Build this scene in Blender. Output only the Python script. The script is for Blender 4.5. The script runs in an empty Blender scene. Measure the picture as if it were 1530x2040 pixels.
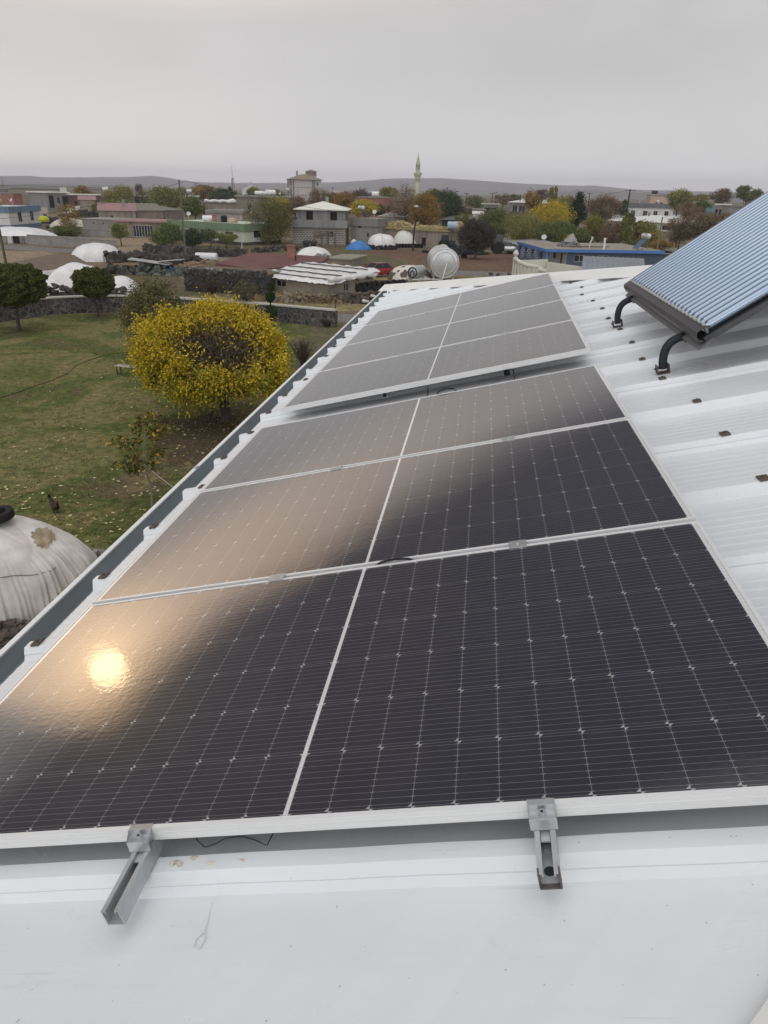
import bpy, bmesh, math, random
import numpy as np
from mathutils import Vector, Matrix
random.seed(7); rng = np.random.default_rng(7)
R = math.radians
scene = bpy.context.scene
COL = scene.collection

# ------------------------------------------------------------------ camera
H = 8.5                                     # eye height above the garden, standing on the roof
F = 1392.0                                  # focal length in pixels of a 1530 x 2040 frame
RC = Matrix(((0.9910751144, 0.0736962406, -0.1110809693),
             (0.1317025871, -0.4125234864, 0.9013760601),
             (0.0206045182, -0.9079610329, -0.4185477470)))
cam_d = bpy.data.cameras.new('camera')
cam = bpy.data.objects.new('camera', cam_d); COL.objects.link(cam)
cam_d.sensor_fit = 'VERTICAL'; cam_d.sensor_height = 36.0; cam_d.lens = F/2040*36
cam_d.clip_start = 0.05; cam_d.clip_end = 30000
m = Matrix.Identity(4)
for i in range(3):
    m[i][0] = RC[i][0]; m[i][1] = -RC[i][1]; m[i][2] = -RC[i][2]
m[2][3] = H
cam.matrix_world = m
scene.camera = cam

# ------------------------------------------------------------------ light
SUN_AZ, SUN_EL = -43.8, 17.2                # degrees from +Y towards +X, and above the horizon
sd = Vector((math.sin(R(SUN_AZ))*math.cos(R(SUN_EL)), math.cos(R(SUN_AZ))*math.cos(R(SUN_EL)), math.sin(R(SUN_EL))))
sl = bpy.data.lights.new('sun', 'SUN'); sl.energy = 0.006; sl.angle = R(2.6); sl.color = (1.0, 0.78, 0.42)    # the sun stands behind cloud: a pale disc that casts next to no shadow
so = bpy.data.objects.new('sun', sl); COL.objects.link(so)
so.rotation_euler = sd.to_track_quat('Z', 'Y').to_euler()
scene.view_settings.view_transform = 'Standard'; scene.view_settings.look = 'None'
scene.view_settings.exposure = 0.0; scene.view_settings.gamma = 1.0
scene.cycles.max_bounces = 6; scene.cycles.volume_bounces = 0
scene.cycles.volume_step_rate = 20.0

W = bpy.data.worlds.new('World'); scene.world = W; W.use_nodes = True
nt = W.node_tree; nt.nodes.clear()

class NB:
    """tiny helper for node maths"""
    def __init__(s, nt): s.nt = nt
    def n(s, t, **k):
        o = s.nt.nodes.new(t)
        for a, b in k.items(): setattr(o, a, b)
        return o
    def put(s, sock, v):
        if isinstance(v, bpy.types.NodeSocket): s.nt.links.new(v, sock)
        else: sock.default_value = v
    def m(s, op, a, b=0.0, c=None, clamp=False):
        o = s.n('ShaderNodeMath', operation=op, use_clamp=clamp)
        s.put(o.inputs[0], a); s.put(o.inputs[1], b)
        if c is not None: s.put(o.inputs[2], c)
        return o.outputs[0]
    def smooth(s, v, a, b, lo=0.0, hi=1.0):
        o = s.n('ShaderNodeMapRange', interpolation_type='SMOOTHSTEP')
        s.put(o.inputs[0], v); s.put(o.inputs[1], a); s.put(o.inputs[2], b); s.put(o.inputs[3], lo); s.put(o.inputs[4], hi)
        return o.outputs[0]
    def mix(s, f, a, b, mode='MIX'):
        o = s.n('ShaderNodeMix', data_type='RGBA', blend_type=mode)
        s.put(o.inputs[0], f)
        for i, v in ((6, a), (7, b)):
            if not isinstance(v, bpy.types.NodeSocket) and len(v) == 3: v = (*v, 1)
            s.put(o.inputs[i], v)
        return o.outputs[2]
    def noise(s, vec, scale, detail=4, rough=0.55, dist=0.0):
        o = s.n('ShaderNodeTexNoise'); s.put(o.inputs['Vector'], vec)
        o.inputs['Scale'].default_value = scale; o.inputs['Detail'].default_value = detail
        o.inputs['Roughness'].default_value = rough; o.inputs['Distortion'].default_value = dist
        return o.outputs[0]
    def ramp(s, v, stops):
        o = s.n('ShaderNodeValToRGB'); s.put(o.inputs[0], v)
        e = o.color_ramp.elements
        while len(e) < len(stops): e.new(0.5)
        for x, (p, c) in zip(e, stops):
            x.position = p; x.color = (*c, 1) if len(c) == 3 else c
        return o.outputs[0]
    def vmul(s, vec, sc):
        o = s.n('ShaderNodeVectorMath', operation='MULTIPLY'); s.put(o.inputs[0], vec); o.inputs[1].default_value = sc
        return o.outputs[0]

b = NB(nt)
tc = b.n('ShaderNodeTexCoord').outputs['Generated']
sep = b.n('ShaderNodeSeparateXYZ'); nt.links.new(tc, sep.inputs[0])
el = b.m('MULTIPLY', b.m('ARCSINE', sep.outputs[2]), 180/math.pi)
az = b.m('MULTIPLY', b.m('ARCTAN2', sep.outputs[0], sep.outputs[1]), 180/math.pi)
cl = b.noise(b.vmul(tc, (1.6, 1.6, 3.6)), 1.5, 3, 0.5, 0.3)
cl0 = b.m('SUBTRACT', cl, 0.5)
# overcast: pale at the horizon, lilac grey veil, a darker bank above the sun, bright again overhead
base = b.ramp(b.m('DIVIDE', b.m('ADD', el, b.m('MULTIPLY', cl0, 3.0)), 90.0, clamp=True),
              [(0.0, (.89, .88, .87)), (0.035, (.755, .748, .742)), (0.085, (.635, .625, .625)), (0.13, (.62, .605, .603)), (0.18, (.60, .585, .58)),
               (0.225, (.125, .12, .135)), (0.50, (.13, .13, .15)), (0.64, (1.0, .995, .995)), (1.0, (1.36, 1.355, 1.355))])
dot = b.n('ShaderNodeVectorMath', operation='DOT_PRODUCT'); nt.links.new(tc, dot.inputs[0]); dot.inputs[1].default_value = sd
ang = b.m('MULTIPLY', b.m('ARCCOSINE', b.m('MINIMUM', dot.outputs['Value'], 0.99999)), 180/math.pi)
edge = b.m('ADD', b.m('ADD', el, b.m('MULTIPLY', cl0, 7.0)), b.smooth(az, -46.0, -55.0, 0.0, 6.5))      # the bank of cloud dips beyond the sun
below = b.smooth(edge, 16.6, 21.3, 1.0, 0.03)
wide = b.m('POWER', b.m('MAXIMUM', b.m('SUBTRACT', 1.0, b.m('DIVIDE', ang, 52.0)), 0.0), 2.0)
near = b.m('POWER', b.m('MAXIMUM', b.m('SUBTRACT', 1.0, b.m('DIVIDE', ang, 10.0)), 0.0), 2.2)
g1 = b.mix(1.0, b.n('ShaderNodeRGB').outputs[0], (0, 0, 0), 'MIX')
def scaled(col, f):
    o = b.n('ShaderNodeVectorMath', operation='SCALE'); o.inputs[0].default_value = col; b.put(o.inputs['Scale'], f); return o.outputs[0]
def vadd(a, c):
    o = b.n('ShaderNodeVectorMath', operation='ADD'); b.put(o.inputs[0], a); b.put(o.inputs[1], c); return o.outputs[0]
lift = b.smooth(el, 9.5, 14.5, 0.03, 1.0)
glow = vadd(scaled((1.85, 1.20, .70), b.m('MULTIPLY', b.m('MULTIPLY', wide, below), lift)),
            scaled((2.6, 1.7, .75), b.m('MULTIPLY', near, b.smooth(edge, 16.5, 22.0, 1.0, 0.15))))
skyn = b.n('ShaderNodeTexSky', sky_type='NISHITA'); skyn.sun_disc = False
skyn.sun_elevation = R(SUN_EL); skyn.sun_rotation = R(SUN_AZ)
back = b.m('MULTIPLY', b.smooth(sep.outputs[1], -.55, .15, 1.0, 0.0), b.smooth(el, -4.0, 4.0, 0.0, 1.0))       # brightness added to the unseen sky behind us, to light the village walls
veil = b.n('ShaderNodeVectorMath', operation='SCALE'); b.put(veil.inputs[0], base); b.put(veil.inputs['Scale'], b.m('ADD', 1.0, b.m('MULTIPLY', cl0, .42)))
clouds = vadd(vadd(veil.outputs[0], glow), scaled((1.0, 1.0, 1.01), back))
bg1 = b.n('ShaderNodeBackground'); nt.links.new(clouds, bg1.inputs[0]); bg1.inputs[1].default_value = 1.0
bg2 = b.n('ShaderNodeBackground'); nt.links.new(skyn.outputs[0], bg2.inputs[0]); bg2.inputs[1].default_value = 0.05
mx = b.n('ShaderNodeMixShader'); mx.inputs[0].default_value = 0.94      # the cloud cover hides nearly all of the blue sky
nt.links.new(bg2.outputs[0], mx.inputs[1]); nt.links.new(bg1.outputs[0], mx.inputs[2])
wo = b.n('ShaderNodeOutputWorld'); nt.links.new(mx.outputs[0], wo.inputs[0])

# ------------------------------------------------------------------ helpers
def ray(px, py):
    d = RC @ Vector((px-765, py-1020, F)); return d.normalized()
def g(px, py, z=0.0):                       # where the line of sight meets the level z
    d = ray(px, py); t = (z-H)/d.z; return Vector((0, 0, H)) + d*t
def pd(px, py, d):                          # the point on the line of sight at horizontal distance d
    r = ray(px, py); return Vector((0, 0, H)) + r*(d/math.hypot(r.x, r.y))
def pxm(px, py, d):                         # pixels per metre there
    r = ray(px, py); q = RC.transposed() @ (r*(d/math.hypot(r.x, r.y))); return F/q.z

def tag(o, label=None, cat=None, group=None, kind=None):
    if label: o['label'] = label
    if cat: o['category'] = cat
    if group: o['group'] = group
    if kind: o['kind'] = kind
    return o
def empty(name, loc=(0, 0, 0), rz=0.0, label=None, cat=None, group=None, mat=None):
    o = bpy.data.objects.new(name, None); COL.objects.link(o); o.empty_display_size = 0.1
    if mat is not None: o.matrix_world = mat
    else: o.location = loc; o.rotation_euler = (0, 0, rz)
    return tag(o, label, cat, group)
def copy_tree(o, parent=None):
    c = o.copy(); COL.objects.link(c)
    if parent is not None: c.parent = parent
    for ch in list(o.children): copy_tree(ch, c)
    return c

class MB:
    """collects faces, links them as ONE mesh object"""
    def __init__(s): s.v = []; s.f = []; s.mi = []
    def add(s, vs, fs, mi=0):
        o = len(s.v); s.v.extend([tuple(x) for x in vs]); s.f.extend([tuple(i+o for i in f) for f in fs]); s.mi.extend([mi]*len(fs)); return s
    def quad(s, a, b_, c, d, mi=0): return s.add([a, b_, c, d], [(0, 1, 2, 3)], mi)
    def box(s, c, sz, M=None, mi=0):
        x, y, z = (k/2 for k in sz); c = Vector(c)
        vs = [Vector((i*x, j*y, k*z)) for i in (-1, 1) for j in (-1, 1) for k in (-1, 1)]
        if M is not None: vs = [M @ q for q in vs]
        vs = [q+c for q in vs]
        return s.add(vs, [(0, 1, 3, 2), (4, 6, 7, 5), (0, 4, 5, 1), (2, 3, 7, 6), (0, 2, 6, 4), (1, 5, 7, 3)], mi)
    def b2(s, x0, x1, y0, y1, z0, z1, mi=0): return s.box(((x0+x1)/2, (y0+y1)/2, (z0+z1)/2), (x1-x0, y1-y0, z1-z0), mi=mi)
    def tube(s, pts, rad, n=8, mi=0, cap=True):
        pts = [Vector(p) for p in pts]; k = len(pts)
        if not hasattr(rad, '__len__'): rad = [rad]*k
        up = None; rings = []
        for i in range(k):
            t = (pts[min(i+1, k-1)]-pts[max(i-1, 0)]).normalized()
            if up is None: up = t.orthogonal().normalized()
            else: up = (up - t*up.dot(t)).normalized()
            r = t.cross(up)
            rings.append([pts[i]+(up*math.cos(2*math.pi*j/n)+r*math.sin(2*math.pi*j/n))*rad[i] for j in range(n)])
        fs = [(i*n+j, i*n+(j+1) % n, (i+1)*n+(j+1) % n, (i+1)*n+j) for i in range(k-1) for j in range(n)]
        if cap: fs += [tuple(range(n))[::-1], tuple((k-1)*n+j for j in range(n))]
        return s.add([q for r_ in rings for q in r_], fs, mi)
    def prism(s, poly, z0, z1, mi=0):
        n = len(poly); vs = [(x, y, z0) for x, y in poly]+[(x, y, z1) for x, y in poly]
        return s.add(vs, [tuple(range(n))[::-1], tuple(range(n, 2*n))]+[(i, (i+1) % n, n+(i+1) % n, n+i) for i in range(n)], mi)
    def extrude(s, prof, a, b_, axis=1, mi=0, closed=True):
        """profile in the two other axes, pushed along axis from a to b_"""
        def P(p, t):
            q = list(p); q.insert(axis, t); return q
        n = len(prof); vs = [P(p, a) for p in prof]+[P(p, b_) for p in prof]
        fs = [(i, (i+1) % n, n+(i+1) % n, n+i) for i in range(n if closed else n-1)]
        if closed: fs += [tuple(range(n))[::-1], tuple(range(n, 2*n))]
        return s.add(vs, fs, mi)
    def lathe(s, prof, n=24, M=None, mi=0):
        vs = []
        for r, z in prof:
            for j in range(n):
                a = 2*math.pi*j/n; q = Vector((r*math.cos(a), r*math.sin(a), z)); vs.append(M @ q if M is not None else q)
        k = len(prof)
        fs = [(i*n+j, i*n+(j+1) % n, (i+1)*n+(j+1) % n, (i+1)*n+j) for i in range(k-1) for j in range(n)]
        fs += [tuple(range(n))[::-1], tuple((k-1)*n+j for j in range(n))]
        return s.add(vs, fs, mi)
    def stone(s, c, r, squash=0.75, mi=0):
        """an irregular chunk"""
        c = Vector(c); A = Matrix.Rotation(random.uniform(0, 6.28), 3, 'Z') @ Matrix.Rotation(random.uniform(-.5, .5), 3, 'X')
        vs = []
        for i, j, k in ((-1, -1, -1), (1, -1, -1), (1, 1, -1), (-1, 1, -1), (-1, -1, 1), (1, -1, 1), (1, 1, 1), (-1, 1, 1)):
            q = Vector((i*random.uniform(.5, 1), j*random.uniform(.5, 1), k*squash*random.uniform(.5, 1)))*r; vs.append(c + A @ q)
        return s.add(vs, [(0, 3, 2, 1), (4, 5, 6, 7), (0, 1, 5, 4), (1, 2, 6, 5), (2, 3, 7, 6), (3, 0, 4, 7)], mi)
    def build(s, name, mats, parent=None, smooth=False, bevel=0.0):
        me = bpy.data.meshes.new(name); me.from_pydata(s.v, [], s.f)
        if not isinstance(mats, (list, tuple)): mats = [mats]
        for q in mats: me.materials.append(q)
        if len(mats) > 1: me.polygons.foreach_set('material_index', s.mi)
        bm = bmesh.new(); bm.from_mesh(me); bmesh.ops.recalc_face_normals(bm, faces=bm.faces)
        if bevel: bmesh.ops.bevel(bm, geom=bm.edges[:], offset=bevel, segments=2, affect='EDGES', clamp_overlap=True)
        bm.to_mesh(me); bm.free()
        if smooth:
            me.shade_smooth()
            if smooth != 'all': me.set_sharp_from_angle(angle=R(35))
        o = bpy.data.objects.new(name, me); COL.objects.link(o)
        if parent is not None: o.parent = parent
        return o
def raw_mesh(name, verts, quads, mats, parent=None, mi=None, tri=False):
    """big meshes from numpy arrays"""
    me = bpy.data.meshes.new(name); k = 3 if tri else 4
    me.vertices.add(len(verts)); me.vertices.foreach_set('co', np.ascontiguousarray(verts, dtype=np.float32).ravel())
    n = len(quads); me.loops.add(n*k); me.loops.foreach_set('vertex_index', np.ascontiguousarray(quads, dtype=np.int32).ravel())
    me.polygons.add(n); me.polygons.foreach_set('loop_start', np.arange(0, n*k, k, dtype=np.int32))
    for q in (mats if isinstance(mats, (list, tuple)) else [mats]): me.materials.append(q)
    if mi is not None: me.polygons.foreach_set('material_index', np.asarray(mi, dtype=np.int32))
    me.update(); me.validate()
    o = bpy.data.objects.new(name, me); COL.objects.link(o)
    if parent is not None: o.parent = parent
    return o
def leaf_quads(P, size, aspect=1.5, flat=0.0):
    """one small quad per point, turned at random"""
    n = len(P); a = rng.normal(size=(n, 3)); a[:, 2] *= (1-flat); a /= np.linalg.norm(a, axis=1)[:, None]+1e-9
    c = rng.normal(size=(n, 3)); c[:, 2] *= (1-flat); c -= a*(a*c).sum(1)[:, None]; c /= np.linalg.norm(c, axis=1)[:, None]+1e-9
    s = (size*rng.uniform(.6, 1.3, n))[:, None]; a = a*s*aspect/2; c = c*s/2
    V = np.stack([P-a, P+c*.9-a*.1, P+a, P-c*.9-a*.1], 1).reshape(-1, 3)
    return V, np.arange(4*n).reshape(-1, 4)

# ------------------------------------------------------------------ materials
MATS = {}
def mat(name, col, rough=0.8, metal=0.0, var=0.25, scale=3.0, col2=None, bump=0.0, bscale=20.0, spec=0.3, stretch=(1, 1, 1), contrast=1.0):
    if name in MATS: return MATS[name]
    M_ = bpy.data.materials.new(name); M_.use_nodes = True; t = M_.node_tree; p = t.nodes['Principled BSDF']; q = NB(t)
    oc = q.vmul(q.n('ShaderNodeTexCoord').outputs['Object'], stretch)
    c2 = col2 or tuple(k*(1-var) for k in col)
    f = q.noise(oc, scale, 6, 0.6)
    f = q.smooth(f, 0.5-.28/contrast, 0.5+.28/contrast)
    q.put(p.inputs['Base Color'], q.mix(f, col, c2))
    p.inputs['Roughness'].default_value = rough; p.inputs['Metallic'].default_value = metal
    p.inputs['Specular IOR Level'].default_value = spec
    if bump:
        bn = q.n('ShaderNodeBump'); bn.inputs['Strength'].default_value = bump; bn.inputs['Distance'].default_value = 0.02
        q.put(bn.inputs['Height'], q.noise(oc, bscale, 5, 0.6)); t.links.new(bn.outputs[0], p.inputs['Normal'])
    MATS[name] = M_; return M_

def sheet_metal(name, col):
    M_ = bpy.data.materials.new(name); M_.use_nodes = True; t = M_.node_tree; p = t.nodes['Principled BSDF']; q = NB(t)
    oc = q.n('ShaderNodeTexCoord').outputs['Object']
    big = q.smooth(q.noise(q.vmul(oc, (.8, 2.2, 1)), 1.3, 6, .62, .6), .36, .68)
    c = q.mix(big, col, tuple(k*.955 for k in col))
    streak = q.smooth(q.noise(q.vmul(oc, (1.0, 22.0, 1)), 1.0, 5, .6), .50, .74)            # dirt washed down the slope
    c = q.mix(q.m('MULTIPLY', streak, .10), c, (.46, .44, .40))
    scuff = q.smooth(q.noise(q.vmul(oc, (3.0, 5.0, 1)), 2.2, 9, .74, 1.2), .575, .70)
    c = q.mix(q.m('MULTIPLY', scuff, .12), c, (.40, .385, .36))
    speck = q.smooth(q.noise(oc, 85.0, 2, .5), .745, .785)
    c = q.mix(q.m('MULTIPLY', speck, .55), c, (.20, .17, .14))
    scr = q.smooth(q.noise(q.vmul(oc, (2.6, 120.0, 1)), 1.0, 3, .5, .15), .70, .73)
    c = q.mix(q.m('MULTIPLY', scr, .22), c, (.36, .36, .37))
    q.put(p.inputs['Base Color'], c); p.inputs['Specular IOR Level'].default_value = .5
    q.put(p.inputs['Roughness'], q.m('ADD', .27, q.m('MULTIPLY', big, .06)))
    bn = q.n('ShaderNodeBump'); bn.inputs['Strength'].default_value = .12; bn.inputs['Distance'].default_value = .006
    q.put(bn.inputs['Height'], q.m('ADD', q.noise(q.vmul(oc, (.9, 5.0, 1)), 2.2, 3), q.m('MULTIPLY', q.noise(oc, 9.0, 3), .18))); t.links.new(bn.outputs[0], p.inputs['Normal'])
    MATS[name] = M_; return M_
# ================================================================== the roof we stand on
SN, CS = 0.24400872, 0.96977304                     # slope 14.1 degrees
ROOF = Matrix(((CS, 0, -SN, -1.4398306), (0, 1, 0, 1.05869682), (SN, 0, CS, 6.9786432), (0, 0, 0, 1)))
# in roof axes: x up the slope, y along the eave away from us, z off the sheet; z = 0 is the glass of the first solar panels
PAN = -0.122; RIB = 0.528; RIBH = 0.044; RIB0 = -0.03
EAVE = -0.25; VR, UF, UN = 5.5, 12.55, -2.76        # ridge line, eave corners
FAR, NEARS = 1.40, 0.98                             # run of the hips along the eave per metre of slope
def vmax(u):
    return min(VR, (UF-u)/FAR+EAVE, (u-UN)/NEARS+EAVE)

white_sheet = sheet_metal('white_sheet', (.70, .72, .735))
white_trim = mat('white_trim', (.82, .82, .79), rough=.4, var=.08, scale=4, spec=.4)
gutter_in = mat('gutter_grey', (.42, .455, .475), rough=.5, var=.25, scale=2.5, spec=.3, stretch=(1, .3, 1))
alu = mat('aluminium', (.80, .80, .79), rough=.36, metal=.25, var=.07, scale=8, stretch=(.2, 6, 6))
alu_b = mat('mill_aluminium', (.62, .63, .64), rough=.33, metal=.8, var=.15, scale=30)
galv = mat('galvanised_steel', (.54, .56, .575), rough=.4, metal=.4, var=.3, scale=14)
rusty = mat('rusty_steel', (.16, .13, .115), rough=.75, metal=.2, var=.5, scale=40)
brown_cap = mat('brown_cap', (.11, .085, .07), rough=.6, var=.4, scale=40)
black = mat('black_rubber', (.02, .02, .02), rough=.7, var=.3, scale=10)
plaster = mat('house_plaster', (.55, .53, .48), rough=.9, var=.15)
putty = mat('putty', (.66, .62, .53), rough=.7, var=.25, scale=30)
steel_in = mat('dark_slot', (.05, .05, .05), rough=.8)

HOUSE = empty('house', (0, 0, 0), label='house under the white sheet roof that carries the solar panels', cat='house')
RF = ROOF.copy()
def on_roof(o, parent):
    o.parent = parent; o.matrix_local = RF; return o

# profile of the sheet along the eave: trapezoid ribs, faint stiffening swages between them
prof = []
k0 = int((UN-RIB0)/RIB)-1
for k in range(k0, int((UF-RIB0)/RIB)+2):
    c = RIB0+k*RIB
    lap = (k % 2 == 0)
    if lap: prof += [(c-.050, PAN-.001), (c-.036, PAN+.016), (c-.0365, PAN+.0205), (c-.020, PAN+RIBH)]
    else: prof += [(c-.050, PAN), (c-.020, PAN+RIBH)]
    prof += [(c+.020, PAN+RIBH), (c+.050, PAN)]
    for j in range(1, 9) if k > 0 else ():           # swages; the sheet at our feet is plain
        y = c+.05+(RIB-.10)*j/9
        prof += [(y-.012, PAN), (y-.006, PAN+.0012), (y+.006, PAN+.0012), (y+.012, PAN)]
prof = [p for p in prof if UN < p[0] < UF]
NV = 26
rb = MB()
vs = []; cols_ = []
for (u, w) in prof:
    vm = max(vmax(u), EAVE+.01)
    vs.append([(EAVE+(vm-EAVE)*i/NV, u, w+.0012*math.sin(i*1.7+u*2.1)*(1 if 0 < i < NV else 0)) for i in range(NV+1)])
flat = [q for r_ in vs for q in r_]
fs = [(a*(NV+1)+i, (a+1)*(NV+1)+i, (a+1)*(NV+1)+i+1, a*(NV+1)+i+1) for a in range(len(prof)-1) for i in range(NV)]
rb.add(flat, fs)
sheet = on_roof(rb.build('roof_sheet', white_sheet), HOUSE)
sheet['label'] = 'white ribbed metal roof sheet'

# the other slopes of the hipped roof, below the ridge and the two hips
def P_(v, u, w=PAN-.01): return RF @ Vector((v, u, w))
uA, uB = UF-FAR*(VR-EAVE), UN+NEARS*(VR-EAVE)
fc, nc = P_(EAVE, UF), P_(EAVE, UN); rA, rB = P_(VR, uA), P_(VR, uB)
mir = lambda p: Vector((2*rA.x-p.x, p.y, p.z))
mb = MB(); mb.add([fc, rA, mir(fc)], [(0, 1, 2)]); mb.add([nc, rB, mir(nc)], [(0, 2, 1)]); mb.add([rA, rB, mir(nc), mir(fc)], [(0, 1, 2, 3)])
o = mb.build('roof_slope', white_sheet, HOUSE)
# hip caps with a hem that lifts a little between the ribs
def hipcap(a, c, side, w0, name):
    M_ = MB(); n = 60; a = Vector(a); c = Vector(c); t = (c-a).normalized(); s = Vector((-t.y, t.x, 0))*side
    rows = []
    for i in range(n+1):
        p = a+(c-a)*i/n
        wob = .008*math.sin(i*1.9)+.006*math.sin(i*.7)
        rows.append([p+s*.17+Vector((0, 0, -.005+wob)), p+s*.165+Vector((0, 0, .008+wob)), p+Vector((0, 0, .055)), p-s*.17+Vector((0, 0, -.03))])
    vv = [q for r_ in rows for q in r_]
    M_.add(vv, [(i*4+j, i*4+j+1, (i+1)*4+j+1, (i+1)*4+j) for i in range(n) for j in range(3)])
    return on_roof(M_.build(name, white_trim), HOUSE)
hipcap((EAVE-.1, UF+.10, PAN+RIBH+.004), (VR, uA, PAN+RIBH+.03), 1, 0, 'hip_cap')
hipcap((EAVE-.1, UN-.10, PAN+RIBH+.004), (VR, uB, PAN+RIBH+.03), -1, 0, 'hip_cap')
mb = MB(); mb.tube([rA+Vector((0, 0, .04)), rB+Vector((0, 0, .04))], .09, 8); mb.build('ridge_cap', white_trim, HOUSE)

# gutter, level along the eave
e0 = RF @ Vector((EAVE, 0, PAN))
xo = (RF @ Vector((-.385, 0, -.100))).x; zo = (RF @ Vector((-.385, 0, -.100))).z
xi = e0.x+.035; zb = zo-.115
sec = [(xo-.012, zo-.004), (xo-.012, zo), (xo+.012, zo), (xo+.012, zo-.010), (xo+.003, zo-.010), (xo+.003, zb), (xi, zb), (xi, e0.z-.02), (xi+.004, e0.z-.02), (xi+.004, zb-.004), (xo-.004, zb-.004), (xo-.004, zo-.004)]
y0, y1 = nc.y-.12, fc.y+.42
mb = MB(); n = len(sec)
for i in range(n):
    a, c = sec[i], sec[(i+1) % n]
    mi = 1 if i in (0, 1, 2, 3) else 0
    mb.add([(a[0], y0, a[1]), (c[0], y0, c[1]), (c[0], y1, c[1]), (a[0], y1, a[1])], [(0, 1, 2, 3)], mi)
gut = mb.build('gutter', [gutter_in, white_trim], HOUSE)
for yy in (4.15, 8.9, 0.2):                                    # joints of the gutter lengths
    mb = MB(); mb.b2(xo+.0035, xo+.0075, yy, yy+.05, zb, zo-.012); mb.b2(xo-.013, xo+.0125, yy, yy+.05, zo-.003, zo+.003); mb.build('gutter_joint', gutter_in, gut)
mb = MB(); mb.b2(e0.x+.3, 2*rA.x-e0.x-.3, nc.y+.35, fc.y-.35, -.2, e0.z-.05); mb.build('wall', plaster, HOUSE)
mb = MB(); mb.b2(xi+.005, e0.x+.34, nc.y+.05, fc.y-.05, zb-.06, zb-.03); mb.build('soffit', white_trim, HOUSE)

# screws under saddle caps along the eave and up the slope
def saddle(v, u, bright=False):
    M_ = MB(); c = (v, u, PAN+RIBH)
    M_.extrude([(-.036, .0), (-.030, .012), (.030, .012), (.036, .0), (.030, .004), (-.030, .004)], v-.028, v+.028, axis=0)
    M_.v = [(x, y+u, z+PAN+RIBH+.001) for x, y, z in M_.v]
    M_.tube([(v, u, PAN+RIBH+.012), (v, u, PAN+RIBH+.024)], .008, 8)
    return M_
sp = saddle(0, 0).build('saddle_screw', brown_cap, HOUSE); sp.matrix_local = RF
first = True
ks = [k for k in range(0, 25)]
for k in ks:
    u = RIB0+k*RIB
    for v in (-.165, 2.62, 3.95):
        if v > vmax(u)-.25 or (v > 2 and k < 1): continue
        o = sp if first else sp.copy()
        if not first: COL.objects.link(o); o.parent = HOUSE
        first = False
        o.matrix_local = RF @ Matrix.Translation((v+random.uniform(-.04, .04), u, (PAN+RIBH)*.34)) @ Matrix.Scale(.66, 4) @ Matrix.Rotation(random.uniform(-.1, .1), 4, 'Z')
# blobs and drips of putty on the nearest rib
for (v, u, s_) in ((.868, -.030, .014), (.905, -.018, .009), (.955, -.035, .008), (1.03, -.03, .008)):
    M_ = MB()
    [M_.stone((s_*.55*(k_-1.5), random.gauss(0, s_*.3), 0), s_*random.uniform(.7, 1.1), .16) for k_ in range(4)]
    o = M_.build('sealant_smear', putty, HOUSE, smooth='all'); md = o.modifiers.new('s', 'SUBSURF'); md.levels = md.render_levels = 2
    o.matrix_local = RF @ Matrix.Translation((v, u, PAN+RIBH+.001))
M_ = MB(); M_.tube([(.0, .02, .0), (.01, -.03, .002), (.012, -.05, .003), (.02, -.065, .003), (.016, -.085, .003), (.0, -.08, .003), (.0, -.062, .003), (.012, -.05, .004)], .0014, 5)
o = M_.build('putty_drip', mat('putty_white', (.80, .80, .79), rough=.6), HOUSE); o.matrix_local = RF @ Matrix.Translation((.965, -.115, PAN))

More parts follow.
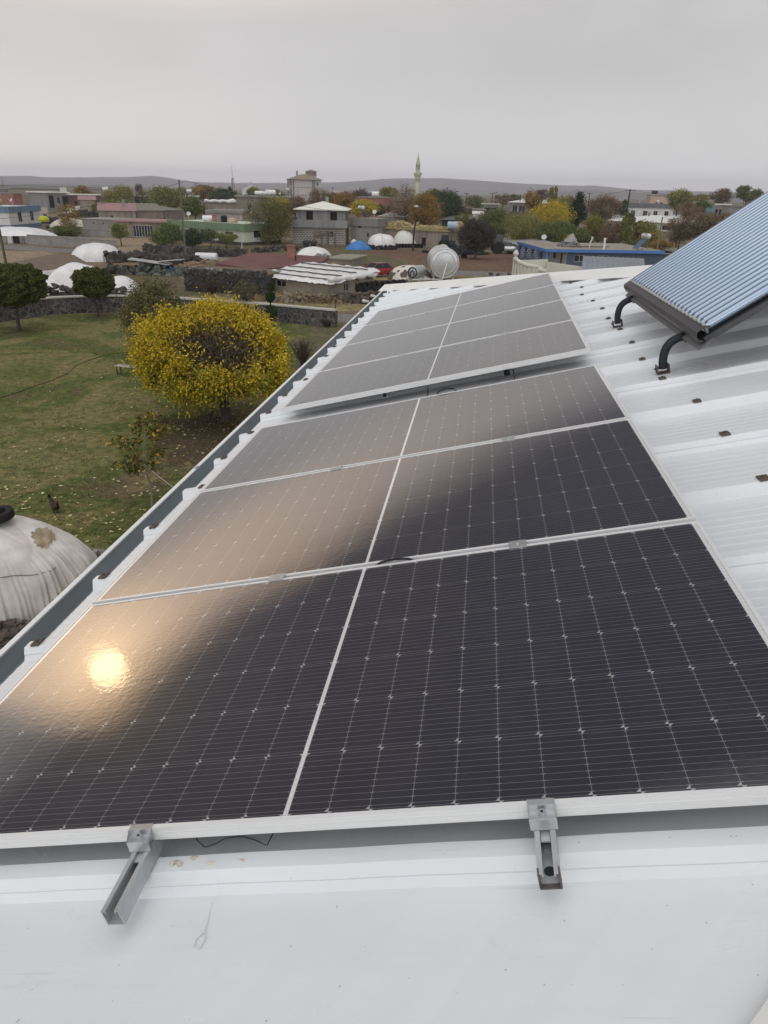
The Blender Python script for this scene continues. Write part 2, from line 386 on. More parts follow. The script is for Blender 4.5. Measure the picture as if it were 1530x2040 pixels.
# ================================================================== solar panels
PL, PW = 2.279, 1.134
def glass_material():
    M_ = bpy.data.materials.new('solar_cells'); M_.use_nodes = True; t = M_.node_tree; p = t.nodes['Principled BSDF']; q = NB(t)
    oc = q.n('ShaderNodeTexCoord').outputs['Object']; s = q.n('ShaderNodeSeparateXYZ'); t.links.new(oc, s.inputs[0])
    x, y = s.outputs[0], s.outputs[1]
    hs = q.m('SUBTRACT', x, PL/2); h = q.m('SUBTRACT', q.m('ABSOLUTE', hs), .0055)
    PX, PY, M0 = .0925, .1832, .0174
    fx = q.m('FRACT', q.m('DIVIDE', h, PX)); yy = q.m('DIVIDE', q.m('SUBTRACT', y, M0), PY); fy = q.m('FRACT', yy)
    dx = q.m('MULTIPLY', q.m('MINIMUM', fx, q.m('SUBTRACT', 1.0, fx)), PX)
    dy = q.m('MULTIPLY', q.m('MINIMUM', fy, q.m('SUBTRACT', 1.0, fy)), PY)
    sepl = q.smooth(dx, .0005, .0012, 1.0, 0.0)
    rowl = q.smooth(dy, .0004, .0010, .75, 0.0)
    fb = q.m('FRACT', q.m('ADD', q.m('MULTIPLY', fy, 10.0), 0.0))
    db = q.m('MULTIPLY', q.m('ABSOLUTE', q.m('SUBTRACT', fb, .5)), PY/10)
    bus = q.smooth(db, .0002, .0006, .60, 0.0)
    tab = q.m('MULTIPLY', q.smooth(db, .0009, .0014, .75, 0.0), q.smooth(dx, .004, .0065, 1.0, 0.0))
    up_ = q.m('GREATER_THAN', fy, .5)
    side = q.m('MULTIPLY', q.m('ABSOLUTE', q.m('SUBTRACT', q.m('SUBTRACT', 1.0, up_), fx)), PX)
    dia = q.smooth(q.m('ADD', side, dy), .0085, .0098, 1.0, 0.0)
    mid = q.smooth(h, -.0005, .0005, 1.0, 0.0)
    end = q.smooth(h, 12*PX-.001, 12*PX, 0.0, 1.0)
    e2 = q.m('MAXIMUM', q.smooth(y, M0-.001, M0, 1.0, 0.0), q.smooth(y, PW-M0, PW-M0+.001, 0.0, 1.0))
    line = q.m('MAXIMUM', q.m('MAXIMUM', q.m('MULTIPLY', sepl, .20), q.m('MULTIPLY', rowl, .21)), q.m('MAXIMUM', q.m('MULTIPLY', bus, .44), q.m('MULTIPLY', tab, .32)))
    line = q.m('MAXIMUM', line, q.m('MULTIPLY', dia, .52))
    # ribbons crossing the middle gap every so often
    white = q.m('MAXIMUM', mid, end)
    white = q.m('MULTIPLY', white, q.smooth(db, .0005, .0009, .75, 1.0))
    line = q.m('MAXIMUM', line, white)
    line = q.m('MAXIMUM', line, q.m('MULTIPLY', e2, .0))
    n1 = q.noise(oc, 2.5, 3); n2 = q.noise(oc, 9.0, 5)
    cell = q.mix(q.smooth(n1, .35, .65), (.007, .0068, .0135), (.011, .010, .017))
    oi = q.n('ShaderNodeObjectInfo').outputs['Random']
    low = q.smooth(x, .012, .11, .09, 0.0)                                       # silt along the lower frame
    rain = q.smooth(q.noise(q.vmul(oc, (2.0, 26.0, 1)), 1.0, 5, .6), .55, .78, 0.0, .025)
    dust = q.mix(q.m('ADD', q.m('ADD', q.smooth(n2, .45, .8, 0.0, .022), q.m('MULTIPLY', low, q.smooth(n2, .3, .6))), q.m('ADD', rain, q.m('MULTIPLY', oi, .008))), cell, (.4, .37, .33))
    q.put(p.inputs['Base Color'], q.mix(line, dust, (.70, .69, .68)))
    p.inputs['Roughness'].default_value = .038; p.inputs['IOR'].default_value = 2.5; p.inputs['Specular IOR Level'].default_value = .5
    bn = q.n('ShaderNodeBump'); bn.inputs['Strength'].default_value = .075; bn.inputs['Distance'].default_value = .002
    hgt = q.m('ADD', q.noise(oc, 55.0, 3), q.m('MULTIPLY', q.noise(oc, 6.0, 2), 1.5)); q.put(bn.inputs['Height'], hgt)
    t.links.new(bn.outputs[0], p.inputs['Normal'])
    p.inputs['Sheen Weight'].default_value = .05; p.inputs['Sheen Roughness'].default_value = .4
    return M_
cells = glass_material()
def make_panel():
    r_ = empty('solar_module')
    M_ = MB(); lw, t, h = .011, .0022, .035
    for (x0, x1, y0_, y1_) in ((0, PL, 0, lw), (0, PL, PW-lw, PW), (0, lw, lw, PW-lw), (PL-lw, PL, lw, PW-lw)):
        M_.b2(x0, x1, y0_, y1_, -.006, .0015)
    for (x0, x1, y0_, y1_) in ((0, PL, 0, t), (0, PL, PW-t, PW), (0, t, t, PW-t), (PL-t, PL, t, PW-t)):
        M_.b2(x0, x1, y0_, y1_, -h, -.0063)
    for zz in (-.013, -.020, -.027):                    # grooves on the outer face
        M_.b2(0, PL, -.0009, -.0001, zz-.002, zz+.001)
    M_.b2(0, PL, t+.0003, .028, -h+.0002, -h+.002); M_.b2(0, PL, PW-.028, PW-t-.0003, -h+.0002, -h+.002)
    M_.build('frame', alu, r_)
    M_ = MB(); M_.b2(lw+.0003, PL-lw-.0003, lw+.0003, PW-lw-.0003, -.0052, -.0006); M_.build('glass', cells, r_)
    M_ = MB(); M_.b2(PL/2-.09, PL/2+.09, PW-.12, PW-.05, -.022, -.0055); M_.build('junction_box', black, r_)
    return r_
PT = PW+.020
A2 = Matrix.Translation((.018, 3.939, -.004)) @ Matrix.Rotation(R(-1.255), 4, 'Z') @ Matrix.Rotation(R(-.35), 4, 'Y') @ Matrix.Rotation(R(.15), 4, 'X')   # the farther field sits skewed
panel_labels = ['solar panel nearest the camera, with the sun glinting in it', 'second solar panel from the camera, bright brown sky in its left half',
                'third solar panel, last of the near row before the gap', 'solar panel just beyond the gap, its lower frame edge in full view',
                'second solar panel beyond the gap', 'third solar panel beyond the gap', 'farthest solar panel, next to the bare roof ribs']
proto = make_panel()
for i in range(7):
    o = proto if i == 0 else copy_tree(proto)
    L = Matrix.Translation((0, i*PT, 0)) if i < 3 else A2 @ Matrix.Translation((0, (i-3)*PT, 0))
    o.matrix_world = RF @ L
    tag(o, panel_labels[i], 'solar panel', 'solar panels on the white roof')

# mounting rails: slotted channel, clamps and bolts
def channel(M_, v, u0, u1, z1=-.0355, w=.041, h=.041, t=.0028):
    x0, x1, z0 = v-w/2, v+w/2, z1-h
    M_.b2(x0, x1, u0, u1, z0, z0+t); M_.b2(x0, x0+t, u0, u1, z0+t, z1); M_.b2(x1-t, x1, u0, u1, z0+t, z1)
    M_.b2(x0+t, x0+.0105, u0, u1, z1-t, z1); M_.b2(x1-.0105, x1-t, u0, u1, z1-t, z1)
    M_.b2(x0+.0105-t, x0+.0105, u0, u1, z1-.009, z1-t-.0002); M_.b2(x1-.0105, x1-.0105+t, u0, u1, z1-.009, z1-t-.0002)
def rail(base, v, u0, u1, label, near_end, mids, matl, tilt=0.0):
    r_ = empty('mounting_rail', label=label, cat='rail', group='rails under the solar panels'); r_.matrix_world = base
    M_ = MB(); channel(M_, v, u0, u1)
    ch = M_.build('channel', matl, r_)
    M_ = MB(); zz = -.0355-.041+.003
    k = u0+.035
    while k < u0+.05: M_.prism([(v+.011*math.cos(a*math.pi/6), k+.011*math.sin(a*math.pi/6)+(.014 if a < 7 else -.014)*0) for a in range(12)], zz, zz+.0005); k += .05
    M_.build('slot', steel_in, ch)
    def clamp_end(u):
        c = empty('end_clamp'); c.parent = r_; c.location = (v, u, 0)
        M2 = MB(); prof_ = [(.012, .0016), (.012, .0048), (-.004, .0048), (-.0042, -.012), (-.024, -.012), (-.0265, -.0352), (-.0300, -.0352), (-.0272, -.0088), (-.0010, -.0088), (-.0010, .0016)]
        M2.extrude(prof_, -.027, .027, axis=0); M2.build('clamp_body', alu_b, c, bevel=.0006)
        M2 = MB(); M2.tube([(0, -.0145, -.0088), (0, -.0145, -.001)], .0068, 14); M2.tube([(0, -.0145, -.0092), (0, -.0145, -.0078)], .0095, 14)
        M2.build('bolt', galv, c, smooth=True)
        M2 = MB(); M2.tube([(0, -.0145, -.0012), (0, -.0145, -.0004)], .0034, 6); M2.build('hex_socket', steel_in, c)
        M2 = MB(); M2.b2(-.009, .009, -.050, -.02, -.0465, -.0425); M2.build('channel_nut', galv, c)
        return c
    if near_end is not None: clamp_end(near_end)
    for u in mids:
        M2 = MB(); M2.b2(v-.03, v+.03, u-.022, u+.022, .0018, .0048); M2.tube([(v, u, .0048), (v, u, .010)], .0065, 10); M2.build('mid_clamp', alu_b, r_)
    # screw that ties the channel to the rib
    M2 = MB(); M2.tube([(v, u0+.085, zz), (v, u0+.085, zz+.008)], .0085, 6); M2.tube([(v, u0+.085, zz), (v, u0+.085, zz+.002)], .013, 16); M2.build('fixing_screw', galv, r_, smooth=True)
    return r_
g1_ = [PT-.010, 2*PT-.010]
rail(RF, .795, -.175, 3.62, 'clean galvanised rail end on the left, sticking out under the nearest panel', -.001, g1_, galv)
rail(RF, 1.690, -.128, 3.62, 'short rail end with rust on its cut edge, right of the other', -.001, g1_, galv)
g2_ = [PT-.010, 2*PT-.010, 3*PT-.010]
rail(RF @ A2, .80, .02, 4.75, 'left rail under the farther field of panels beyond the gap', None, g2_, galv)
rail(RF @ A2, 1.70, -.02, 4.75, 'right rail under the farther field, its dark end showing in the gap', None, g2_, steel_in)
# the cut end of the right rail has rusted
M_ = MB(); v = 1.690
M_.b2(v-.0207, v+.0207, -.1292, -.119, -.0770, -.0736); M_.b2(v-.0212, v-.0176, -.1292, -.116, -.0735, -.0352); M_.b2(v+.0176, v+.0212, -.1292, -.113, -.0735, -.0352)
o = M_.build('rust_edge', rusty, bpy.data.objects['mounting_rail.001']); 

# black cables: a loop by the nearest panel, loops in the gaps
def cable(pts, label, rad=.003):
    M_ = MB(); M_.tube(pts, rad, 6); o = M_.build('cable', black, smooth='all'); o.matrix_world = RF; return tag(o, label, 'cable', 'panel cables')
zc = PAN+.012
cable([(.91, .06, -.045), (.915, .005, -.046), (.935, -.006, -.060), (.965, -.004, -.052), (.99, .001, -.043), (1.03, .001, -.041), (1.06, -.004, -.048), (1.085, -.008, -.062), (1.10, .03, -.05)], 'thin black cable looping below the nearest panel frame', .0014)
cable([(1.155, 3.43, -.03), (1.155, 3.50, -.045), (1.15, 3.62, -.075), (1.15, 3.80, -.085), (1.145, 3.95, -.06)], 'black cable hanging straight across the gap at mid width', .004)
cable([(1.69+.06, 3.42, -.02), (1.76, 3.55, -.05), (1.765, 3.72, -.08), (1.765, 3.96, -.05)], 'black cable across the gap beside the right rail end', .004)
cable([(1.24, 3.44, -.02), (1.27, 3.475, .012), (1.32, 3.49, .016), (1.37, 3.475, .010), (1.40, 3.44, -.02)], 'small black cable bow peeping over the third panel edge', .0045)
cable([(1.165, 1.138, -.012), (1.20, 1.143, .006), (1.25, 1.146, .010), (1.30, 1.143, .005), (1.33, 1.138, -.012)], 'short black cable bow between the two nearest panels', .0045)

# ================================================================== evacuated tube collector
def collector():
    r_ = empty('solar_collector', label='solar water collector with rows of blue glass tubes on bent legs', cat='solar collector'); r_.matrix_world = RF
    dark = mat('collector_grey', (.085, .083, .09), rough=.45, metal=.3, var=.2, scale=10)
    A = R(22.5); ca, sa = math.cos(A), math.sin(A)
    O = Vector((2.80, 0, .150)); T = Vector((ca, 0, sa)); N = Vector((-sa, 0, ca))
    u0, u1 = 3.03, 5.25
    def Q(t, u, n_): return O + T*t + N*n_ + Vector((0, u, 0))
    # bottom rail: a hat section with a flange below it
    M_ = MB(); sec = [(-.02, -.050), (-.055, -.030), (-.055, .020), (-.030, .055), (.055, .055), (.085, .018), (.085, .010), (.055, .045), (-.024, .045), (-.045, .016), (-.045, -.026), (-.014, -.043)]
    sec = [(t*.66, n_*.66+.004) for t, n_ in sec]
    k = len(sec); vv = [Q(t, u0, n_) for t, n_ in sec]+[Q(t, u1, n_) for t, n_ in sec]
    M_.add(vv, [(i, (i+1) % k, k+(i+1) % k, k+i) for i in range(k)]+[tuple(range(k))[::-1], tuple(range(k, 2*k))])
    rl = M_.build('bottom_rail', dark, r_)
    M_ = MB(); sec = [(-.075, -.075), (-.072, -.078), (.055, -.055), (.055, -.050), (.0, -.0565)]
    sec = [(t*.75, n_*.75+.004) for t, n_ in sec]
    k = len(sec); vv = [Q(t, u0-.02, n_) for t, n_ in sec]+[Q(t, u1+.02, n_) for t, n_ in sec]
    M_.add(vv, [(i, (i+1) % k, k+(i+1) % k, k+i) for i in range(k)]+[tuple(range(k))[::-1], tuple(range(k, 2*k))])
    M_.build('flange', mat('collector_flange', (.15, .15, .16), rough=.5, metal=.1), rl)
    # tubes
    gl = bpy.data.materials.new('tube_glass'); gl.use_nodes = True; p = gl.node_tree.nodes['Principled BSDF']; q = NB(gl.node_tree)
    oc = q.n('ShaderNodeTexCoord').outputs['Object']
    q.put(p.inputs['Base Color'], q.mix(q.noise(oc, 3.0), (.27, .37, .50), (.38, .45, .54)))
    p.inputs['Metallic'].default_value = .85; p.inputs['Roughness'].default_value = .10
    p.inputs['Coat Weight'].default_value = 1.0; p.inputs['Coat Roughness'].default_value = .04; p.inputs['Coat IOR'].default_value = 1.6
    nT = 25; pr = None
    for i in range(nT):
        u = u0+.05+(u1-u0-.10)*i/(nT-1)
        if pr is None:
            M_ = MB(); M_.tube([Q(.030, 0, .024), Q(.044, 0, .024), Q(.065, 0, .024), Q(1.80, 0, .024)], [.018, .027, .0295, .0295], 16)
            pr = M_.build('glass_tube', gl, r_, smooth=True); o = pr
            M_ = MB(); M_.tube([Q(.028, 0, .024), Q(.042, 0, .024)], [.0305, .031], 12); M_.build('end_cup', mat('clear_cup', (.45, .45, .42), rough=.3), pr)
        else:
            o = pr.copy(); COL.objects.link(o); o.parent = r_
            c = pr.children[0].copy(); COL.objects.link(c); c.parent = o
        o.location = (0, u, 0)
    M_ = MB(); M_.add([Q(.04, u0+.02, -.010), Q(.04, u1-.02, -.010), Q(1.8, u1-.02, -.010), Q(1.8, u0+.02, -.010)], [(0, 1, 2, 3)]); M_.build('gap_shade_sheet', mat('gap_shade_sheet', (.05, .055, .065), rough=.6), r_)  # dark sheet added under the open tubes, standing for shade in their gaps
    # side bearers and brace under the tubes
    for u in (u0+.02, u1-.02):
        M_ = MB(); vv = []
        for t in (.0, 1.85):
            for (du, n_) in ((-.02, -.045), (.02, -.045), (.02, -.012), (-.02, -.012)): vv.append(Q(t, u+du, n_))
        M_.add(vv, [(0, 1, 5, 4), (1, 2, 6, 5), (2, 3, 7, 6), (3, 0, 4, 7), (0, 3, 2, 1), (4, 5, 6, 7)]); M_.build('side_bearer', dark, r_)
    # tank at the top, beyond the frame of the picture, and its rear legs
    M_ = MB(); c0, c1 = Q(1.95, u0-.1, .05), Q(1.95, u1+.1, .05); M_.tube([c0, c0+Vector((0, .04, 0)), c1-Vector((0, .04, 0)), c1], [.17, .22, .22, .17], 24)
    M_.build('tank', mat('tank_white', (.7, .7, .7), rough=.3, metal=.4), r_, smooth=True)
    legm = mat('leg_black', (.035, .038, .045), rough=.5, metal=.3, var=.3, scale=20)
    for u in (u0+.38, u1-.20):
        pts = []; base = Vector((2.655, u, PAN+.03)); top = Q(-.015, u, -.070)
        ctrl = [base, base+Vector((.005, 0, .10)), base+Vector((.03, 0, .165)), base.lerp(top, .5)+Vector((-.005, 0, .078)), top+Vector((-.035, 0, .004)), top]
        # smooth the bend
        for s_ in range(17):
            tt = s_/16; k = len(ctrl)-1; acc = Vector((0, 0, 0))
            for j, c in enumerate(ctrl): acc += c*(math.comb(k, j)*tt**j*(1-tt)**(k-j))
            pts.append(acc)
        M_ = MB(); M_.tube(pts, .0255, 10); lg = M_.build('leg', legm, r_, smooth=True)
        M_ = MB(); M_.b2(2.62, 2.69, u-.032, u+.032, PAN+.001, PAN+.006); M_.b2(2.618, 2.624, u-.032, u+.032, PAN+.0065, PAN+.055); M_.b2(2.686, 2.692, u-.032, u+.032, PAN+.0065, PAN+.055)
        M_.tube([(2.606, u, PAN+.035), (2.618, u, PAN+.035)], .007, 8); M_.build('foot_bracket', rusty, lg)
        M_ = MB(); M_.b2(top.x-.03, top.x+.035, u-.034, u-.028, top.z-.03, top.z+.02); M_.b2(top.x-.03, top.x+.035, u+.028, u+.034, top.z-.03, top.z+.02); M_.build('leg_bracket', legm, lg)
    for u in (u0+.1, u1-.1):
        top = Q(1.8, u, -.045); M_ = MB(); M_.tube([(top.x, u, PAN+.002), top], .02, 8); M_.build('rear_leg', legm, r_, smooth=True)
    return r_
collector()
# ================================================================== ground
def sheet_mesh(name, pts, z, m_, kind='structure'):
    M_ = MB(); M_.add([(p[0], p[1], z) for p in pts], [tuple(range(len(pts)))]); return tag(M_.build(name, m_), kind=kind)
def ground_mat(name, cols, scale, fine, rough=.95, bump=.4):
    if name in MATS: return MATS[name]
    M_ = bpy.data.materials.new(name); M_.use_nodes = True; t = M_.node_tree; p = t.nodes['Principled BSDF']; q = NB(t)
    oc = q.n('ShaderNodeTexCoord').outputs['Object']
    a = q.noise(oc, scale, 7, .62, .5)
    c = q.ramp(a, [(.30+.40*i/(len(cols)-1), k) for i, k in enumerate(cols)])
    f = q.smooth(q.noise(oc, fine, 4, .7), .35, .65)
    c = q.mix(1.0, c, q.mix(f, (.70, .70, .70), (1.30, 1.28, 1.22)), 'MULTIPLY')
    f2 = q.smooth(q.noise(oc, fine*6, 3, .7), .3, .7)
    c = q.mix(1.0, c, q.mix(f2, (.8, .8, .8), (1.2, 1.2, 1.2)), 'MULTIPLY')
    q.put(p.inputs['Base Color'], c); p.inputs['Roughness'].default_value = rough; p.inputs['Specular IOR Level'].default_value = .1
    bn = q.n('ShaderNodeBump'); bn.inputs['Strength'].default_value = bump; bn.inputs['Distance'].default_value = .05
    q.put(bn.inputs['Height'], q.noise(oc, fine*2, 5, .65)); t.links.new(bn.outputs[0], p.inputs['Normal'])
    MATS[name] = M_; return M_
soil = ground_mat('soil', [(.155, .115, .08), (.12, .095, .065), (.20, .155, .105), (.10, .095, .05), (.17, .14, .09)], .06, 1.2)
lawn_m = ground_mat('lawn', [(.070, .098, .024), (.125, .130, .044), (.185, .158, .072), (.082, .108, .030), (.120, .095, .056), (.20, .172, .082)], .17, 3.5, bump=.8)
asphalt = ground_mat('asphalt', [(.16, .155, .15), (.19, .185, .18), (.145, .14, .135)], .15, 4.0, bump=.1)
redearth = ground_mat('red_earth', [(.165, .10, .075), (.14, .09, .065), (.19, .125, .09)], .10, 1.5)
tanearth = ground_mat('tan_earth', [(.30, .23, .165), (.25, .19, .13), (.34, .27, .19)], .2, 1.5)
drygrass = ground_mat('dry_grass', [(.24, .19, .10), (.17, .14, .075), (.28, .225, .12), (.12, .11, .05)], .3, 2.5)
greenish = ground_mat('thin_grass', [(.09, .10, .042), (.14, .115, .07), (.075, .085, .035)], .12, 1.5)
plain_m = ground_mat('plain', [(.13, .115, .065), (.095, .095, .045), (.16, .12, .085), (.115, .105, .06)], .012, .1)
sheet_mesh('ground', [(-5100, -280), (5100, -280), (5100, 5850), (-5100, 5850)], -.03, plain_m)
sheet_mesh('village_ground', [(-160, -40), (120, -40), (160, 190), (60, 260), (-170, 230)], -.018, soil)
lawn_pts = [(-70, -8), (-3.2, -8), (-3.4, 20), (-6.2, 40), (-7.8, 46)] + [tuple(g(x, y).xy) for x, y in ((668, 652), (480, 630), (240, 624), (130, 626), (60, 634), (0, 644))] + [(-70, 38)]
sheet_mesh('lawn', lawn_pts, 0, lawn_m)
def patch(name, px, z, m_, rough_n=5, amp=.5):
    """an irregular sheet over a ground outline"""
    P = [g(x, y) for x, y in px]; out = []
    for i, a in enumerate(P):
        c = P[(i+1) % len(P)]
        for k in range(rough_n):
            q = a.lerp(c, k/rough_n); out.append((q.x+random.uniform(-amp, amp), q.y+random.uniform(-amp, amp)*1.5))
    return sheet_mesh(name, out, z, m_)
def road(name, pts, wid, z, m_):
    L, R_ = [], []
    for i, p in enumerate(pts):
        t = (pts[min(i+1, len(pts)-1)]-pts[max(i-1, 0)]); t = Vector((t.x, t.y)).normalized(); s = Vector((-t.y, t.x))*wid/2
        L.append((p.x+s.x, p.y+s.y)); R_.append((p.x-s.x, p.y-s.y))
    return sheet_mesh(name, L+R_[::-1], z, m_)
patch('dirt_yard', [(120, 470), (300, 474), (330, 482), (290, 505), (235, 500), (60, 474)], -.010, tanearth)
patch('dirt_verge', [(-40, 498), (60, 499), (110, 504), (120, 512), (40, 525), (-40, 528)], -.010, tanearth)
patch('meadow', [(470, 489), (700, 494), (790, 505), (930, 520), (880, 533), (640, 526), (520, 505)], -.010, greenish)
patch('red_field', [(760, 495), (930, 500), (1050, 506), (1110, 535), (1050, 545), (930, 540), (830, 525), (720, 502)], -.006, redearth)
patch('dry_verge', [(700, 540), (800, 545), (1060, 548), (1100, 560), (900, 575), (740, 560)], -.006, drygrass)
patch('weedy_strip', [(200, 585), (360, 588), (560, 595), (760, 605), (740, 622), (560, 616), (240, 594)], -.006, drygrass)
patch('weedy_yard', [(225, 543), (360, 540), (380, 580), (300, 590), (240, 580)], -.004, ground_mat('weeds', [(.15, .12, .075), (.11, .095, .055), (.19, .15, .095)], .5, 3))
patch('bare_patch', [(600, 650), (720, 640), (740, 690), (640, 760), (600, 720)], .004, ground_mat('bare', [(.15, .12, .085), (.11, .10, .055), (.18, .15, .10)], .4, 3), amp=.8)
patch('leafy_patch', [(300, 850), (420, 815), (520, 850), (540, 900), (420, 960), (330, 900)], .004, ground_mat('leafmould', [(.10, .07, .045), (.075, .06, .035), (.13, .09, .055)], 1.2, 6), amp=.5)
road('road', [g(x, y) for x, y in ((-150, 483), (0, 491), (120, 499), (230, 504), (390, 513), (520, 524), (640, 531), (740, 537), (870, 542), (1085, 549), (1300, 560))], 5.2, -.002, asphalt)
road('lane', [g(x, y) for x, y in ((640, 631), (700, 634), (780, 640), (900, 650))], 3.6, .006, asphalt)

# the low hills at the edge of the plain, with a long slope in front of them
def hills(name, prof_, d, back, m_):
    vs = []; n = len(prof_)
    xs = np.linspace(prof_[0][0], prof_[-1][0], 220); ys = np.interp(xs, [p[0] for p in prof_], [p[1] for p in prof_])
    ys = ys + np.interp(xs, np.linspace(xs[0], xs[-1], 90), rng.normal(size=90)*.35)
    rows = []
    for x, y in zip(xs, ys):
        t = pd(x, y, d); f_ = pd(x, y, d-back); col = []
        for k in range(9):
            s = k/8; hgt = t.z*(s*s*(3-2*s))
            col.append((f_.x+(t.x-f_.x)*s, f_.y+(t.y-f_.y)*s, -1+hgt+(rng.normal()*1.2 if 0 < k < 8 else 0)))
        col.append((t.x*1.08, t.y*1.08, -.5)); rows.append(col)
    M_ = MB(); vs = [p for c in rows for p in c]; k = 10
    M_.add(vs, [(i*k+j, (i+1)*k+j, (i+1)*k+j+1, i*k+j+1) for i in range(len(rows)-1) for j in range(k-1)])
    return tag(M_.build(name, m_, smooth='all'), kind='structure')
hill_m = ground_mat('hill', [(.13, .105, .08), (.09, .085, .055), (.16, .13, .095), (.11, .10, .065)], .0025, .02, bump=0)
hills('hills', [(-500, 350), (0, 351), (60, 350), (90, 353), (200, 353), (255, 352), (300, 350), (330, 353), (380, 362), (470, 364), (570, 364), (660, 363), (720, 360), (765, 356), (830, 354), (900, 355.5), (950, 359), (1020, 364), (1100, 368), (1150, 370), (1180, 369), (1210, 372), (1260, 377), (1400, 381), (1530, 385), (1900, 392)], 5200, 1700, hill_m)
hills('foothills', [(900, 392), (1040, 386), (1100, 381), (1160, 379), (1230, 381), (1330, 386), (1450, 391), (1600, 396)], 3300, 700, hill_m)

# ================================================================== walls, tarps, plants
def basalt_mat():
    M_ = bpy.data.materials.new('basalt_masonry'); M_.use_nodes = True; t = M_.node_tree; p = t.nodes['Principled BSDF']; q = NB(t)
    oc = q.n('ShaderNodeTexCoord').outputs['Object']
    ds = q.n('ShaderNodeVectorMath', operation='ADD'); t.links.new(oc, ds.inputs[0])
    nz = q.n('ShaderNodeTexNoise'); nz.inputs['Scale'].default_value = 2.0; q.put(nz.inputs['Vector'], oc)
    sc_ = q.n('ShaderNodeVectorMath', operation='SCALE'); t.links.new(nz.outputs['Color'], sc_.inputs[0]); sc_.inputs['Scale'].default_value = .18; t.links.new(sc_.outputs[0], ds.inputs[1])
    v = q.n('ShaderNodeTexVoronoi', feature='DISTANCE_TO_EDGE'); v.inputs['Scale'].default_value = 3.0; q.put(v.inputs['Vector'], ds.outputs[0])
    v2 = q.n('ShaderNodeTexVoronoi', feature='F1'); v2.inputs['Scale'].default_value = 3.0; q.put(v2.inputs['Vector'], ds.outputs[0])
    s = q.n('ShaderNodeSeparateColor'); t.links.new(v2.outputs['Color'], s.inputs[0])
    st = q.mix(s.outputs[0], (.028, .027, .026), (.085, .08, .075))
    e = q.smooth(v.outputs['Distance'], .035, .085)
    q.put(p.inputs['Base Color'], q.mix(e, (.15, .14, .128), st)); p.inputs['Roughness'].default_value = .9
    bn = q.n('ShaderNodeBump'); bn.inputs['Strength'].default_value = .8; bn.inputs['Distance'].default_value = .05; q.put(bn.inputs['Height'], e); t.links.new(bn.outputs[0], p.inputs['Normal'])
    return M_
basalt = basalt_mat()
basalt_loose = mat('loose_basalt', (.040, .037, .035), rough=.95, var=.5, scale=1.6, col2=(.095, .085, .076), contrast=1.2)
concrete = mat('concrete', (.30, .29, .275), rough=.95, var=.2, scale=1.2, bump=.2)
cement = mat('cement_coping', (.50, .48, .43), rough=.9, var=.2, scale=2)
def blockmat(name, c, c2, mortar, bw=.4, bh=.2, ms=.02):
    M_ = bpy.data.materials.new(name); M_.use_nodes = True; t = M_.node_tree; p = t.nodes['Principled BSDF']; q = NB(t)
    oc = q.n('ShaderNodeTexCoord').outputs['Object']; s = q.n('ShaderNodeSeparateXYZ'); t.links.new(oc, s.inputs[0])
    cb = q.n('ShaderNodeCombineXYZ'); q.put(cb.inputs[0], q.m('ADD', s.outputs[0], s.outputs[1])); t.links.new(s.outputs[2], cb.inputs[1])
    br = q.n('ShaderNodeTexBrick'); t.links.new(cb.outputs[0], br.inputs['Vector']); br.inputs['Scale'].default_value = 1.0
    br.inputs['Brick Width'].default_value = bw; br.inputs['Row Height'].default_value = bh; br.inputs['Mortar Size'].default_value = ms
    br.inputs['Color1'].default_value = (*c, 1); br.inputs['Color2'].default_value = (*c2, 1); br.inputs['Mortar'].default_value = (*mortar, 1)
    f = q.smooth(q.noise(oc, .8, 5), .3, .7)
    q.put(p.inputs['Base Color'], q.mix(1.0, br.outputs[0], q.mix(f, (.85, .85, .85), (1.1, 1.1, 1.1)), 'MULTIPLY')); p.inputs['Roughness'].default_value = .95
    return M_
block_grey = blockmat('grey_blocks', (.27, .255, .24), (.22, .205, .19), (.18, .17, .16))
block_dark = blockmat('basalt_blocks', (.105, .095, .085), (.15, .13, .115), (.34, .32, .29), .5, .28, .06)
brick_red = blockmat('red_bricks', (.30, .115, .085), (.25, .095, .075), (.30, .20, .17), .35, .2, .02)
def wall_line(name, label, pts, h, th, m_, cope=None, group=None):
    r_ = empty(name, (pts[0].x, pts[0].y, 0), label=label, cat='wall', group=group); o0 = Vector((pts[0].x, pts[0].y, 0))
    def strip(z0, z1, w):
        M_ = MB(); L = []; R_ = []
        for i, p in enumerate(pts):
            t = Vector((pts[min(i+1, len(pts)-1)]-pts[max(i-1, 0)])); t.z = 0; t.normalize(); s = Vector((-t.y, t.x, 0))*w/2
            L.append(p-o0+s); R_.append(p-o0-s)
        for i in range(len(pts)-1):
            a, c, d, e = L[i], L[i+1], R_[i+1], R_[i]
            up = lambda q, z: (q.x, q.y, z)
            M_.quad(up(a, z0), up(c, z0), up(c, z1), up(a, z1)); M_.quad(up(e, z0), up(d, z0), up(d, z1), up(e, z1)); M_.quad(up(a, z1), up(c, z1), up(d, z1), up(e, z1)); M_.quad(up(a, z0), up(e, z0), up(d, z0), up(c, z0))
        for i in (0, -1): M_.quad((L[i].x, L[i].y, z0), (R_[i].x, R_[i].y, z0), (R_[i].x, R_[i].y, z1), (L[i].x, L[i].y, z1))
        return M_
    strip(-.1, h, th).build('wall_body', m_, r_)
    if cope: strip(h+.002, h+.09, th+.10).build('coping', cope, r_)
    return r_
